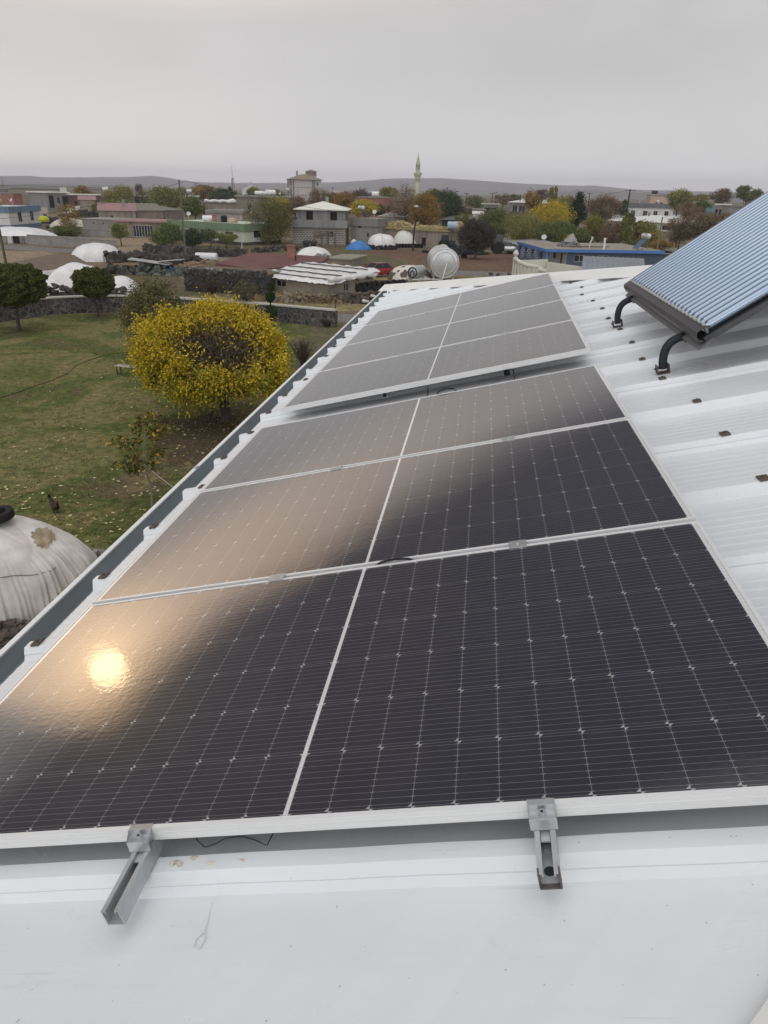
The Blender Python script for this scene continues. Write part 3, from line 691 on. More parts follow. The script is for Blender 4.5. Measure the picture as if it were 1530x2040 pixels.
def arc(px, n=6):
    P = [g(x, y) for x, y in px]; out = []
    for i in range(len(P)-1):
        p0, p1, p2, p3 = P[max(i-1, 0)], P[i], P[i+1], P[min(i+2, len(P)-1)]
        for k in range(n):
            t = k/n; out.append(.5*((2*p1)+(p2-p0)*t+(2*p0-5*p1+4*p2-p3)*t*t+(3*p1-p0-3*p2+p3)*t**3))
    return out+[P[-1]]
wall_line('garden_wall', 'curved wall of dark basalt stones with pale joints round the lawn', arc([(-140, 672), (-60, 650), (0, 640), (60, 631), (130, 624), (240, 621), (360, 626), (480, 634), (580, 643), (670, 652)]), 1.08, .42, basalt, cement)
def rubble_wall(name, label, px, h, th, size, m_=None, cat='wall', jitter=.12, kind=None):
    P = arc(px, 4); M_ = MB()
    for i in range(len(P)-1):
        a, c = P[i], P[i+1]; L = (c-a).length; n = max(1, int(L*h*th/(size**3)*.42)); t = (c-a).normalized(); s = Vector((-t.y, t.x, 0))
        for k in range(n):
            z = random.random()*h*(1+random.uniform(-jitter, jitter)); y = random.uniform(-.5, .5)*th*(1.15-.3*z/h)
            q = a+(c-a)*random.random()+s*y; M_.stone((q.x-P[0].x, q.y-P[0].y, z), size*random.uniform(.5, 1.0), .75)
        if h > .9:
            for w0, z0 in ((.62*th, 0), ):
                e = [a+s*w0/2, c+s*w0/2, c-s*w0/2, a-s*w0/2]; e = [(q.x-P[0].x, q.y-P[0].y) for q in e]; M_.prism(e, 0, h*.9)
    o = M_.build(name, m_ or basalt_loose); o.location = (P[0].x, P[0].y, 0); return tag(o, label, cat, kind=kind)
def rubble_heap(name, label, c, rx, ry, h, size, m_, n, cat='heap'):
    M_ = MB()
    for k in range(n):
        a = random.uniform(0, 6.28); r_ = math.sqrt(random.random()); z = h*(1-r_**1.6)*random.random()
        M_.stone((rx*r_*math.cos(a), ry*r_*math.sin(a), z), size*random.uniform(.4, 1.1), .7)
    o = M_.build(name, m_); o.location = c; return tag(o, label, cat)

tarp_w = mat('white_tarp', (.74, .73, .72), rough=.55, var=.12, scale=1.1, col2=(.60, .585, .57), bump=.12, bscale=3, spec=.25)
tarp_c = mat('cream_tarp', (.62, .58, .48), rough=.7, var=.25, scale=1.2, bump=.1, bscale=3)
tarp_b = mat('blue_tarp', (.06, .20, .52), rough=.45, var=.3, scale=1.5, bump=.15, bscale=3)
strap_m = mat('dark_strap', (.09, .085, .075), rough=.9, var=.3)
def tarp_heap(name, label, A, B, depth, h, m_, cat='covered heap', p=2.4, top=2.2, pleat=.035, npl=19, straps=0, skirt=None, skew=0.0, group=None, seed=0, flat=.62):
    """a stack of straw or dung bricks under a sheet: A, B ground points of the near long side"""
    rs = np.random.default_rng(seed+11)
    h *= .70
    ax = Vector((B.x-A.x, B.y-A.y, 0)); W_ = ax.length; rz = math.atan2(ax.y, ax.x); mid = (A+B)/2; ay = Vector((-math.sin(rz), math.cos(rz), 0)); c = mid+ay*depth/2
    r_ = empty(name, (c.x, c.y, 0), rz, label, cat, group)
    n, k = 208, 24; vs = []
    ph = rs.uniform(0, 6.28, 6)
    for j in range(k+1):
        s = j/k
        for i in range(n):
            a = 2*math.pi*i/n; ca, sa = math.cos(a), math.sin(a)
            rr = (abs(ca)**p+abs(sa)**p)**(-1/p)
            # s: 0 top centre, 1 bottom edge
            rad = s**.85; zz = h*(max(0.0, 1-rad**top))**flat
            pl = 1+pleat*max(0, s-.55)*(1+.9*math.sin(2*a+ph[4]))*(math.sin(npl*a+ph[0]+4*math.sin(3*a+ph[1])+2*math.sin(7*a))+.6*math.sin(npl*2.3*a+ph[2]+3*math.sin(5*a)))
            wob = 1+.05*math.sin(3*a+ph[3])+.035*math.sin(5*a+ph[4])
            x = ca*rr*rad*W_/2*pl*wob; y = sa*rr*rad*depth/2*pl*wob
            z = max(0, zz)*(1+skew*x/W_*2)+h*.03*math.sin(x*2.3/W_*6+ph[5])*math.sin(y*7/depth+ph[1])*(1-s)
            z -= h*.05*(1-abs(math.sin(x*1.3+ph[0]+y*.9+.7*math.sin(y*1.7))))**6+h*.04*(1-abs(math.sin(x*.8-y*1.9+ph[2]+.6*math.sin(x*1.4))))**6
            vs.append((x, y, max(.01, z)))
    fs = [(j*n+i, j*n+(i+1) % n, (j+1)*n+(i+1) % n, (j+1)*n+i) for j in range(k) for i in range(n)]
    M_ = MB(); M_.add(vs, fs); M_.build('sheet', m_, r_, smooth='all')
    for q in range(straps):
        x0 = (q+1)/(straps+1)*2-1; row = []
        # follow the sheet across at one station
        for i in range(25):
            y = (-1+2*i/24); best = min(vs, key=lambda v: (v[0]-x0*W_/2*.8)**2+(v[1]-y*depth/2*.98)**2); row.append((best[0], best[1], best[2]+.012))
        M_ = MB(); M_.tube(row, .014, 5); M_.build('strap', strap_m, r_)
    if skirt is not None:
        M_ = MB()
        for q in range(int(90)):
            a = random.uniform(math.pi, 2*math.pi); ca, sa = math.cos(a), math.sin(a); rr = (abs(ca)**p+abs(sa)**p)**(-1/p)
            M_.stone((ca*rr*W_/2*1.02, sa*rr*depth/2*1.02, random.uniform(0, h*.25)), random.uniform(.12, .3), .8)
        M_.build('stone_edge', skirt, r_)
    return r_

def leafmat(c1, c2, scale=.6):
    key = 'leaf_%s_%s' % (c1, c2)
    if key in MATS: return MATS[key]
    M_ = bpy.data.materials.new('leaves'); M_.use_nodes = True; t = M_.node_tree; p = t.nodes['Principled BSDF']; q = NB(t)
    oc = q.n('ShaderNodeTexCoord').outputs['Object']
    f = q.smooth(q.noise(oc, scale, 5, .65), .34, .66); f2 = q.smooth(q.noise(oc, scale*9, 3, .7), .3, .7)
    q.put(p.inputs['Base Color'], q.mix(1.0, q.mix(f, c1, c2), q.mix(f2, (.72, .72, .72), (1.28, 1.28, 1.28)), 'MULTIPLY'))
    p.inputs['Roughness'].default_value = .65; p.inputs['Specular IOR Level'].default_value = .15
    MATS[key] = M_; return M_
GREEN = ((.075, .098, .034), (.125, .140, .048)); DARK = ((.036, .054, .028), (.064, .084, .038)); OLIVE = ((.150, .150, .052), (.22, .185, .060)); YELLOW = ((.42, .31, .030), (.27, .23, .045))
ORANGE = ((.36, .22, .05), (.23, .165, .065)); BROWN = ((.175, .125, .078), (.24, .165, .088)); PURPLE = ((.14, .108, .095), (.19, .14, .112)); PALE = ((.24, .245, .060), (.15, .17, .05)); BARE = ((.058, .048, .045), (.085, .07, .062)); CONIF = ((.024, .042, .028), (.045, .064, .036))
bark = mat('bark', (.075, .060, .048), rough=.95, var=.4, scale=6, bump=.5, bscale=12)
ORANGE = ((.25, .15, .04), (.16, .115, .05)); BROWN = ((.115, .082, .055), (.165, .115, .065)); PURPLE = ((.10, .078, .068), (.135, .10, .08)); PALE = ((.16, .17, .045), (.10, .12, .04)); BARE = ((.058, .048, .045), (.085, .07, .062)); CONIF = ((.018, .032, .022), (.034, .050, .030))
def tree(name, label, cx, yt, yb, w, d, cols, n=1600, leaf=.26, clumps=22, shape='round', trunk=True, group=None, cat='tree', spread=.30, aspect=1.3, top=None, depthk=.9, seed=None):
    c = pd(cx, (yt+yb)/2, d); zt = pd(cx, yt, d).z; zb = max(.15, pd(cx, yb, d).z); rx = w/2/pxm(cx, (yt+yb)/2, d)
    root = empty(name, (c.x, c.y, 0), random.uniform(0, 6.28), label, cat, group)
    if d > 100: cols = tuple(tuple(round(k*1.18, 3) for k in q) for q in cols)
    hz = (zt-zb)/2; zc = (zt+zb)/2
    cen = []
    if shape == 'ball':                                  # clipped: a dense lumpy shell
        a = rng.normal(size=(n, 3)); a /= np.linalg.norm(a, axis=1)[:, None]; q = a/((np.abs(a)**2.5).sum(1)**(1/2.5))[:, None]
        lump = 1+.07*np.sin(a[:, 0]*8+d)*np.sin(a[:, 2]*7+2)+.06*np.sin(a[:, 1]*13+a[:, 0]*6)+.05*np.sin(a[:, 2]*17+a[:, 0]*11)
        P = q*(lump*(1-np.abs(rng.normal(size=n))*.12))[:, None]*np.array([rx, rx*depthk, hz])+np.array([0, 0, zc]); cen = P[:14]*.8
    else:
        for k in range(clumps):
            for _ in range(30):
                v = rng.uniform(-1, 1, 3); r_ = np.linalg.norm(v)
                if r_ > 1 or r_ < .28: continue
                if shape == 'cone': v[:2] = v[:2]*((1-(v[2]+1)/2)+.05)
                elif shape == 'column': v[:2] *= .85
                elif shape == 'dome' and v[2] < -.75: continue
                elif shape == 'round': v = v/r_*(r_**.5)
                break
            cen.append(v*np.array([rx*(1-spread*.45), rx*depthk*(1-spread*.45), hz*(1-spread*.45)])+np.array([0, 0, zc]))
        cen = np.array(cen); per = max(4, n//clumps)
        sig = np.array([rx*spread, rx*spread, hz*spread*.9])*(.8 if shape != 'column' else .6)
        P = np.concatenate([q+rng.normal(size=(per, 3))*sig*rng.uniform(.55, 1.1) for q in cen])
        P = P[P[:, 2] > .12]
        rad = np.sqrt((P[:, 0]/rx)**2+(P[:, 1]/(rx))**2+((P[:, 2]-zc)/max(hz, .1))**2)
        P = P[rad < rng.uniform(.95, 1.36, len(P))]
    V, Q_ = leaf_quads(P, leaf, aspect)
    if trunk:
        M_ = MB(); r0 = max(.05, rx*.055); zf = zb+(zt-zb)*(.55 if shape not in ('cone', 'column') else .9)
        pts = [Vector((random.gauss(0, .03)*i, random.gauss(0, .03)*i, zf*i/6-.05)) for i in range(7)]
        M_.tube(pts, [r0*(1.25-.15*i) for i in range(7)], 7)
        order = np.argsort(rng.random(len(cen)))[:min(len(cen), 14)]
        for k in order:
            e = Vector(cen[k]); i = random.choice((3, 4, 5)); s = pts[i]
            if shape == 'cone' or e.z < .3: continue
            M_.tube([s, s.lerp(e, .5)+Vector((0, 0, -.05*rx)), e, e+(e-s)*.25], [r0*.45, r0*.3, r0*.16, r0*.05], 5)
        M_.build('trunk', bark, root)
    raw_mesh('crown', V, Q_, leafmat(*cols), root)
    return root
# ================================================================== houses of the village
pane_m = mat('window_glass', (.025, .028, .032), rough=.15, var=.4, scale=2, spec=.6)
frame_m = mat('window_frame', (.42, .40, .38), rough=.6, var=.15)
dark_in = mat('dark_opening', (.018, .017, .016), rough=.95)
def paint(n, c, var=.14, rough=.85, scale=.7, bump=.08): return mat(n, c, rough=rough, var=min(.5, var*1.9), scale=scale, bump=bump, bscale=6, stretch=(1.7, 1.7, .32))
white_w = paint('white_render', (.66, .66, .63)); tan_w = paint('tan_render', (.33, .28, .225), .3); grey_w = paint('grey_render', (.27, .265, .255), .2); mint_w = paint('mint_render', (.56, .60, .49), .1)
pink_w = paint('pale_pink_render', (.52, .47, .46), .1); maroon_w = paint('maroon_render', (.17, .105, .10), .25); blue_p = mat('blue_paint', (.07, .19, .46), rough=.5, var=.2, scale=2)
slate_blue = paint('slate_blue_paint', (.16, .245, .33), .2); green_p = paint('green_paint', (.17, .235, .145), .15); mud = mat('mud_roof', (.175, .135, .10), rough=1, var=.35, scale=.8, col2=(.12, .095, .065), bump=.5, bscale=5)
pink_r = mat('pink_roof', (.34, .20, .19), rough=.7, var=.2, scale=1); olive_r = mat('olive_roof', (.21, .195, .15), rough=.8, var=.25, scale=1); white_r = mat('white_roof', (.70, .70, .66), rough=.5, var=.1, scale=.6); brown_r = mat('brown_roof', (.25, .205, .165), rough=.7, var=.15, scale=1)
maroon_r = mat('maroon_roof', (.165, .072, .068), rough=.8, var=.25, scale=.6, bump=.1); flat_r = mat('flat_roof', (.33, .285, .235), rough=.95, var=.25, scale=.6, bump=.2); grey_r = mat('grey_metal_roof', (.25, .265, .29), rough=.5, metal=.1, var=.15, scale=1)
straw = mat('straw', (.36, .28, .13), rough=1, var=.4, scale=2, col2=(.22, .19, .10), bump=.8, bscale=10); steel = mat('stainless_steel', (.62, .63, .64), rough=.30, metal=.55, var=.2, scale=3); wood = mat('weathered_wood', (.19, .15, .115), rough=.9, var=.35, scale=4)
white_plastic = mat('white_plastic', (.72, .72, .70), rough=.4, var=.1)
HM = {}
def wall_face(M_, O, X, Wd, Hh, inn, ops, rev=.14):
    """one wall with real openings; ops = (x0,x1,z0,z1)"""
    X = Vector(X); inn = Vector(inn); Z = Vector((0, 0, 1)); O = Vector(O)
    xs = sorted({0, Wd, *[o[0] for o in ops], *[o[1] for o in ops]}); zs = sorted({0, Hh, *[o[2] for o in ops], *[o[3] for o in ops]})
    for i in range(len(xs)-1):
        for j in range(len(zs)-1):
            cx, cz = (xs[i]+xs[i+1])/2, (zs[j]+zs[j+1])/2
            if any(o[0] < cx < o[1] and o[2] < cz < o[3] for o in ops): continue
            M_.quad(O+X*xs[i]+Z*zs[j], O+X*xs[i+1]+Z*zs[j], O+X*xs[i+1]+Z*zs[j+1], O+X*xs[i]+Z*zs[j+1])
    for o in ops:
        c = [O+X*o[0]+Z*o[2], O+X*o[1]+Z*o[2], O+X*o[1]+Z*o[3], O+X*o[0]+Z*o[3]]
        for i in range(4): M_.quad(c[i], c[(i+1) % 4], c[(i+1) % 4]+inn*rev, c[i]+inn*rev)
def window_part(root, O, X, inn, o, kind, rev=.14):
    X = Vector(X); inn = Vector(inn); O = Vector(O); Z = Vector((0, 0, 1)); w, h = o[1]-o[0], o[3]-o[2]
    P = O+X*o[0]+Z*o[2]+inn*(rev-.05)
    M3 = Matrix((X, inn, Z)).transposed()
    def bx(M_, x0, x1, y0, y1, z0, z1): M_.box(P+X*(x0+x1)/2+inn*(y0+y1)/2+Z*(z0+z1)/2, (x1-x0, y1-y0, z1-z0), M3)
    if kind == 'hole':
        M_ = MB(); bx(M_, .002, w-.002, .045, .05, .002, h-.002); return M_.build('opening', dark_in, root)
    fm = {'w': frame_m, 'd': steel, 'g': steel}.get(kind, frame_m); t = .06 if w > .5 else .04
    M_ = MB(); bx(M_, 0, w, 0, .04, 0, t); bx(M_, 0, w, 0, .04, h-t, h); bx(M_, 0, t, 0, .04, t, h-t); bx(M_, w-t, w, 0, .04, t, h-t)
    if kind == 'w' and w > .7: bx(M_, w/2-t/2, w/2+t/2, 0, .04, t, h-t)
    if kind == 'g':
        k = max(2, int(w/.5))
        for i in range(1, k): bx(M_, w*i/k-.03, w*i/k+.03, 0, .04, t, h-t)
    f = M_.build('window' if kind == 'w' else ('gate' if kind == 'g' else 'door'), fm, root)
    M_ = MB(); bx(M_, t*.5, w-t*.5, .042, .048, t*.5, h-t*.5); M_.build('pane' if kind == 'w' else 'leaf', pane_m if kind != 'd' else mat('door_brown', (.12, .08, .055)), f)
    return f
def house(name, label, A, B, depth, wallm, front=(), right=(), left=(), roof=None, cat='house', group=None, plinth=None, h=None):
    ax = Vector((B.x-A.x, B.y-A.y, 0)); Wd = ax.length; rz = math.atan2(ax.y, ax.x); mid = (A+B)/2; Hh = h or max(.6, mid.z)
    root = empty(name, (mid.x, mid.y, 0), rz, label, cat, group)
    HM[root.name] = (Matrix.Translation((mid.x, mid.y, 0)) @ Matrix.Rotation(rz, 4, 'Z'), Wd, Hh, depth)
    M_ = MB()
    faces = [((-Wd/2, 0, 0), (1, 0, 0), Wd, (0, 1, 0), front), ((Wd/2, 0, 0), (0, 1, 0), depth, (-1, 0, 0), right), ((-Wd/2, depth, 0), (0, -1, 0), depth, (1, 0, 0), left), ((Wd/2, depth, 0), (-1, 0, 0), Wd, (0, -1, 0), ())]
    for O, X, L, inn, ops in faces:
        oo = [(q[0]*L, q[1]*L, q[2]*Hh, q[3]*Hh) for q in ops]; wall_face(M_, O, X, L, Hh, inn, oo)
        for q, o in zip(ops, oo): window_part(root, O, X, inn, o, q[4] if len(q) > 4 else 'w')
    M_.quad((-Wd/2, 0, Hh), (Wd/2, 0, Hh), (Wd/2, depth, Hh), (-Wd/2, depth, Hh))
    M_.build('wall', wallm, root)
    if plinth: 
        M_ = MB(); x, y, e = Wd/2+.03, depth+.03, plinth[0]
        M_.b2(-x, x, -.03, -.004, 0, e); M_.b2(Wd/2+.004, x, -.004, depth+.004, 0, e); M_.b2(-x, -Wd/2-.004, -.004, depth+.004, 0, e); M_.build('plinth', plinth[1], root)
    if roof:
        kind = roof[0]
        if kind == 'slab':
            _, ov, th, rm = roof; M_ = MB(); M_.b2(-Wd/2-ov, Wd/2+ov, -ov, depth+ov, Hh+.003, Hh+th); M_.build('roof', rm, root)
        elif kind == 'parapet':
            _, ov, ph, pm, rm = roof; M_ = MB(); t = .18
            for (x0, x1, y0_, y1_) in ((-Wd/2-ov, Wd/2+ov, -ov, -ov+t), (-Wd/2-ov, Wd/2+ov, depth+ov-t, depth+ov), (-Wd/2-ov, -Wd/2-ov+t, -ov+t, depth+ov-t), (Wd/2+ov-t, Wd/2+ov, -ov+t, depth+ov-t)):
                M_.b2(x0, x1, y0_, y1_, Hh-ph, Hh+.12)
            M_.build('parapet', pm, root); M_ = MB(); M_.b2(-Wd/2-ov+t, Wd/2+ov-t, -ov+t, depth+ov-t, Hh-.12, Hh-.02) if ov > t else M_.b2(-Wd/2-ov+t+.003, Wd/2+ov-t-.003, -ov+t+.003, depth+ov-t-.003, Hh+.003, Hh+.03); M_.build('roof', rm, root)
        elif kind == 'hip':
            _, ov, rise, rm = roof; x, a, c = Wd/2+ov, -ov, depth+ov; r2 = (c-a)/2; rx_ = max(.05, x-r2) if x > r2 else .05; ym = (a+c)/2; z = Hh
            M_ = MB(); M_.add([(-x, a, z), (x, a, z), (x, c, z), (-x, c, z), (-rx_, ym, z+rise), (rx_, ym, z+rise), (-x, a, z-.12), (x, a, z-.12), (x, c, z-.12), (-x, c, z-.12)], [(0, 1, 5, 4), (1, 2, 5), (2, 3, 4, 5), (3, 0, 4), (0, 1, 7, 6), (1, 2, 8, 7), (2, 3, 9, 8), (3, 0, 6, 9), (6, 7, 8, 9)]); M_.build('roof', rm, root)
        elif kind == 'shed':
            _, ov, rise, rm = roof; x = Wd/2+ov; M_ = MB(); M_.extrude([(-ov, Hh+.01), (depth+ov, Hh+.01+rise), (depth+ov, Hh+.09+rise), (-ov, Hh+.09)], -x, x, axis=0); M_.build('roof', rm, root)
            M_ = MB(); M_.extrude([(.05, Hh-.02), (depth-.02, Hh-.02), (depth-.02, Hh+rise*.98)], -Wd/2+.02, Wd/2-.02, axis=0); M_.build('gable_fill', wallm, root)
        elif kind == 'gable':                       # the gable faces us
            _, ov, rise, rm = roof; x = Wd/2+ov; M_ = MB(); M_.extrude([(-x, Hh-.02), (0, Hh+rise), (x, Hh-.02), (x, Hh+.1), (0, Hh+rise+.12), (-x, Hh+.1)], -ov, depth+ov, axis=1); M_.build('roof', rm, root)
            M_ = MB(); M_.extrude([(-Wd/2, Hh), (Wd/2, Hh), (0, Hh+rise*Wd/(2*x)-.03)], .01, depth-.01, axis=1); M_.build('gable_wall', wallm, root)
    return root
def at_house(root, s, y, z=None, dz=0.0):
    M4, Wd, Hh, dp = HM[root.name]; return M4 @ Vector(((s-.5)*Wd, y, (Hh if z is None else z)+dz))
def poly_house(name, label, pts, z, wallm, roofm, th=.18, cat='shed'):
    P = [g(x, y, z) for x, y in pts]; c = sum(P, Vector())/len(P); root = empty(name, (c.x, c.y, 0), 0, label, cat)
    L = [(p.x-c.x, p.y-c.y) for p in P]; M_ = MB(); M_.prism([(x*.975, y*.975) for x, y in L], 0, z-th); M_.build('wall', wallm, root)
    M_ = MB(); M_.prism(L, z-th+.003, z); M_.build('roof', roofm, root); return root, c
def cistern(label, loc, rz=0, L=1.4, r=.42, m_=None, legs=.35, group=None):
    t = empty('water_tank', loc, rz, label, 'water tank', group); M_ = MB()
    Mx = Matrix.Translation((0, 0, legs+r)) @ Matrix.Rotation(R(90), 4, 'Y')
    M_.lathe([(r*.3, -L/2-.08), (r*.85, -L/2-.03), (r, -L/2+.06), (r, L/2-.06), (r*.85, L/2+.03), (r*.3, L/2+.08)], 18, Mx); M_.build('barrel', m_ or white_plastic, t, smooth=True)
    M_ = MB()
    for x in (-L*.3, L*.3):
        for y in (-r*.7, r*.7): M_.b2(x-.03, x+.03, y-.03, y+.03, 0, legs+r*.5)
        M_.b2(x-.035, x+.035, -r*.7, r*.7, legs*.6, legs*.6+.05)
    M_.build('stand', mat('stand_grey', (.2, .2, .2), rough=.6), t); return t
def heater(label, loc, rz, s=1.0, group='solar water heaters'):
    t = empty('water_heater', loc, rz, label, 'water heater', group); M_ = MB()
    Mx = Matrix.Translation((0, .5*s, 1.75*s)) @ Matrix.Rotation(R(90), 4, 'Y'); r = .34*s; L = 1.5*s
    M_.lathe([(r*.2, -L/2-.06), (r*.9, -L/2-.02), (r, -L/2+.05), (r, L/2-.05), (r*.9, L/2+.02), (r*.2, L/2+.06)], 18, Mx); M_.build('tank', steel, t, smooth=True)
    M_ = MB(); A = R(38)
    for x in (-.55*s, .55*s): M_.tube([(x, -.9*s, 0), (x, .55*s, 1.5*s)], .03, 6); M_.tube([(x, .6*s, 0), (x, .55*s, 1.5*s)], .03, 6)
    M_.tube([(-.55*s, .6*s, .7*s), (.55*s, .6*s, .7*s)], .025, 6); M_.build('stand', mat('stand_grey', (.2, .2, .2), rough=.6), t)
    M_ = MB(); c = Vector((0, -.25*s, .76*s)); M_.box(c, (1.3*s, 1.55*s, .08), Matrix.Rotation(math.atan2(1.5, 1.45), 3, 'X')); M_.build('collector', mat('collector_blue', (.10, .14, .26), rough=.3, spec=.6), t); return t
def pole(name, label, base, top_px, rad=.11, m_=None, arm=None, d=None, lamp=False, cat='pole', group=None, tilt=0.0):
    r_ = ray(*top_px); dd = math.hypot(base.x, base.y); hz = H+r_.z*dd/math.hypot(r_.x, r_.y)
    t = empty(name, (base.x, base.y, 0), 0, label, cat, group); M_ = MB(); M_.tube([(0, 0, -.1), (0, 0, hz*.5), (tilt*hz, 0, hz)], [rad*1.2, rad, rad*.8], 8); M_.build('shaft', m_ or wood, t)
    if arm:
        M_ = MB(); M_.b2(-arm/2+tilt*hz, arm/2+tilt*hz, -.06, .06, hz-.32, hz-.20); M_.build('crossarm', m_ or wood, t)
        for x in (-arm/2+.1, 0, arm/2-.1): M2 = MB(); M2.tube([(x+tilt*hz, 0, hz-.2), (x+tilt*hz, 0, hz-.02)], .06, 6); M2.build('insulator', mat('insulator', (.3, .27, .24), rough=.3), t)
    if lamp:
        M_ = MB(); M_.tube([(0, 0, hz-.1), (.5, -.25, hz+.15), (.9, -.45, hz+.18)], .035, 6); M_.build('lamp_arm', galv, t)
        M_ = MB(); M_.box((1.15, -.57, hz+.16), (.6, .22, .10), Matrix.Rotation(R(-26), 3, 'Z')); M_.build('lamp_head', white_plastic, t, bevel=.03)
    return t, hz

# ---------------------------------------------------------------- left side
h1 = house('house', 'white house with slate blue roof band at the left edge', pd(15, 413, 163), pd(77, 410, 174), 9, white_w, front=[(.27, .40, .30, .78), (.66, .78, .32, .80)], left=[(.2, .35, .3, .75)], roof=('parapet', .25, .95, slate_blue, flat_r), plinth=(.8, slate_blue))
cistern('white water tank on the roof of the white and blue house', at_house(h1, .05, 3, dz=.1), .2, 2.0, .55)
cistern('yellow barrel on the roof at the left edge', at_house(h1, -.03, 1.5, dz=.1), 1.2, 1.2, .5, mat('yellow_plastic', (.45, .40, .03), rough=.5))
o = house('shed', 'small red brick hut behind the white and blue house', pd(25, 386, 215), pd(43, 386, 217), 4, brick_red, front=[(.72, .9, .05, .55, 'hole')], roof=('slab', .15, .15, flat_r), cat='shed')
house('house', 'grey concrete house at the far left edge', pd(-30, 377, 330), pd(16, 377, 330), 10, grey_w, front=[(.45, .6, .35, .75), (.75, .88, .3, .8, 'hole')], roof=('slab', .6, .3, concrete))
wall_line('yard_wall', 'cream yard wall behind the white and blue house', [pd(45, 400, 225).xy.to_3d(), pd(92, 402, 220).xy.to_3d()], 2.4, .25, paint('cream_render', (.52, .47, .39)), None)
h3 = house('house', 'long low house with white roof edge and open porch', pd(92, 384, 285), pd(135, 385, 290), 10, grey_w, front=[(.08, .30, .1, .85, 'hole'), (.45, .60, .35, .75), (.7, .95, .05, .8, 'hole')], roof=('slab', .5, .35, white_r))
house('shed', 'long maroon walled shed with pale roof edge', pd(137, 387, 288), pd(222, 391, 295), 9, maroon_w, front=[(.10, .16, .1, .6, 'hole'), (.6, .7, .4, .7)], roof=('slab', .4, .3, white_r), cat='shed')
house('shed', 'low shed with dull red roof beside the long maroon shed', pd(157, 398, 250), pd(190, 399, 250), 7, tan_w, roof=('shed', .3, 1.0, pink_r), cat='shed')
tarp_heap('tarp_heap', 'cream covered heap behind the orange sparse tree', g(122, 424), g(188, 425), 8, 2.8, tarp_c, p=3.2, flat=.5, seed=1)
rubble_heap('rubble_heap', 'dark heap of stones below the cream covered heap', g(170, 432), 8, 4, 1.8, .6, basalt_loose, 160)
rubble_heap('rubble_heap', 'dark heap of stones beside the white and blue house', g(92, 444), 5, 4, 1.6, .5, basalt_loose, 130)
h5 = house('barn', 'tan barn with a pink sheet roof', pd(196, 420, 168), pd(270, 421, 168), 8, tan_w, front=[(.32, .37, .55, .75, 'hole')], roof=('shed', .25, 1.3, pink_r), cat='barn')
house('barn', 'brownish block barn with olive roof, right of the pink roofed one', pd(271, 420, 169), pd(325, 420, 170), 8, blockmat('brown_blocks', (.25, .20, .165), (.21, .17, .14), (.17, .14, .12)), roof=('shed', .3, 1.2, olive_r), cat='barn')
house('barn', 'rough block barn with a pale verge, next to the dark green tree', pd(326, 420, 172), pd(363, 419, 176), 8, bpy.data.materials['brown_blocks'], roof=('shed', .3, .9, olive_r), cat='barn')
tarp_heap('tarp_heap', 'white dome of sheeting between the tan barn and the garage', g(236, 442), g(296, 444), 6, 2.9, tarp_w, seed=2, top=2.6)
house('shed', 'long grey block shed left of the garage', pd(163, 437, 147), pd(233, 438, 144), 7, block_grey, front=[(.30, .34, .72, .82, 'hole'), (.57, .61, .72, .82, 'hole')], roof=('slab', .12, .12, concrete), cat='shed')
h7 = house('garage', 'garage with wavy pink roof edge and dark slatted gate', pd(232, 442, 141), pd(336, 443, 137), 8, tan_w, front=[(.30, .68, .02, .80, 'g')], roof=('slab', .5, .22, pink_r), cat='garage')
tarp_heap('tarp_tent', 'long white tent-like tarp at the left edge by the road', g(-70, 481), g(78, 485), 8.5, 2.9, tarp_w, cat='covered heap', p=3.5, pleat=.03, top=2.5, seed=3)
for x, w_, m_ in zip((3, 12, 23, 36, 47, 55), ('leftmost grey', 'second grey', 'narrow pale', 'black', 'light grey', 'rightmost pale'), (grey_w, concrete, white_w, dark_in, grey_w, concrete)):
    M_ = MB(); M_.b2(-.45, .45, -.25, .25, 0, .95); M_.b2(-.5, .5, -.3, .3, .953, 1.02); q = g(x, 484.5)
    o = tag(M_.build('block_pier', m_, bevel=.03), w_+' block pier at the foot of the long white tent', 'pier', 'piers along the white tent'); o.location = (q.x, q.y-.3, 0)
wall_line('block_wall', 'grey block wall along the road left of the yard', arc([(58, 486), (120, 490), (180, 494), (233, 499)]), 1.25, .3, block_grey, concrete)
house('hut', 'small rough stone hut at the end of the block wall', pd(84, 459, 138), pd(107, 460, 137), 3.5, blockmat('rough_blocks', (.22, .19, .165), (.17, .15, .13), (.25, .23, .2), .5, .3, .05), roof=('slab', .1, .12, mud), cat='hut')
tarp_heap('tarp_heap', 'cream heap with dark arches at its foot behind the bushy tree', g(84, 457), g(162, 459), 7, 2.9, tarp_c, p=2.6, seed=4, skirt=basalt_loose)
o = MB(); o.lathe([(.9, 0), (1.0, .35), (.85, .75), (.45, .95), (.05, 1.0)], 16); tag(o.build('yellow_cover', mat('yellow_sheet', (.50, .50, .03), rough=.5), smooth=True), 'bright yellow cover on a heap beside the white and blue house', 'cover').location = pd(88, 441, 162)
wall_line('yard_wall', 'low grey wall below the long block shed', [g(163, 472), g(228, 474)], 1.3, .3, block_grey, concrete)
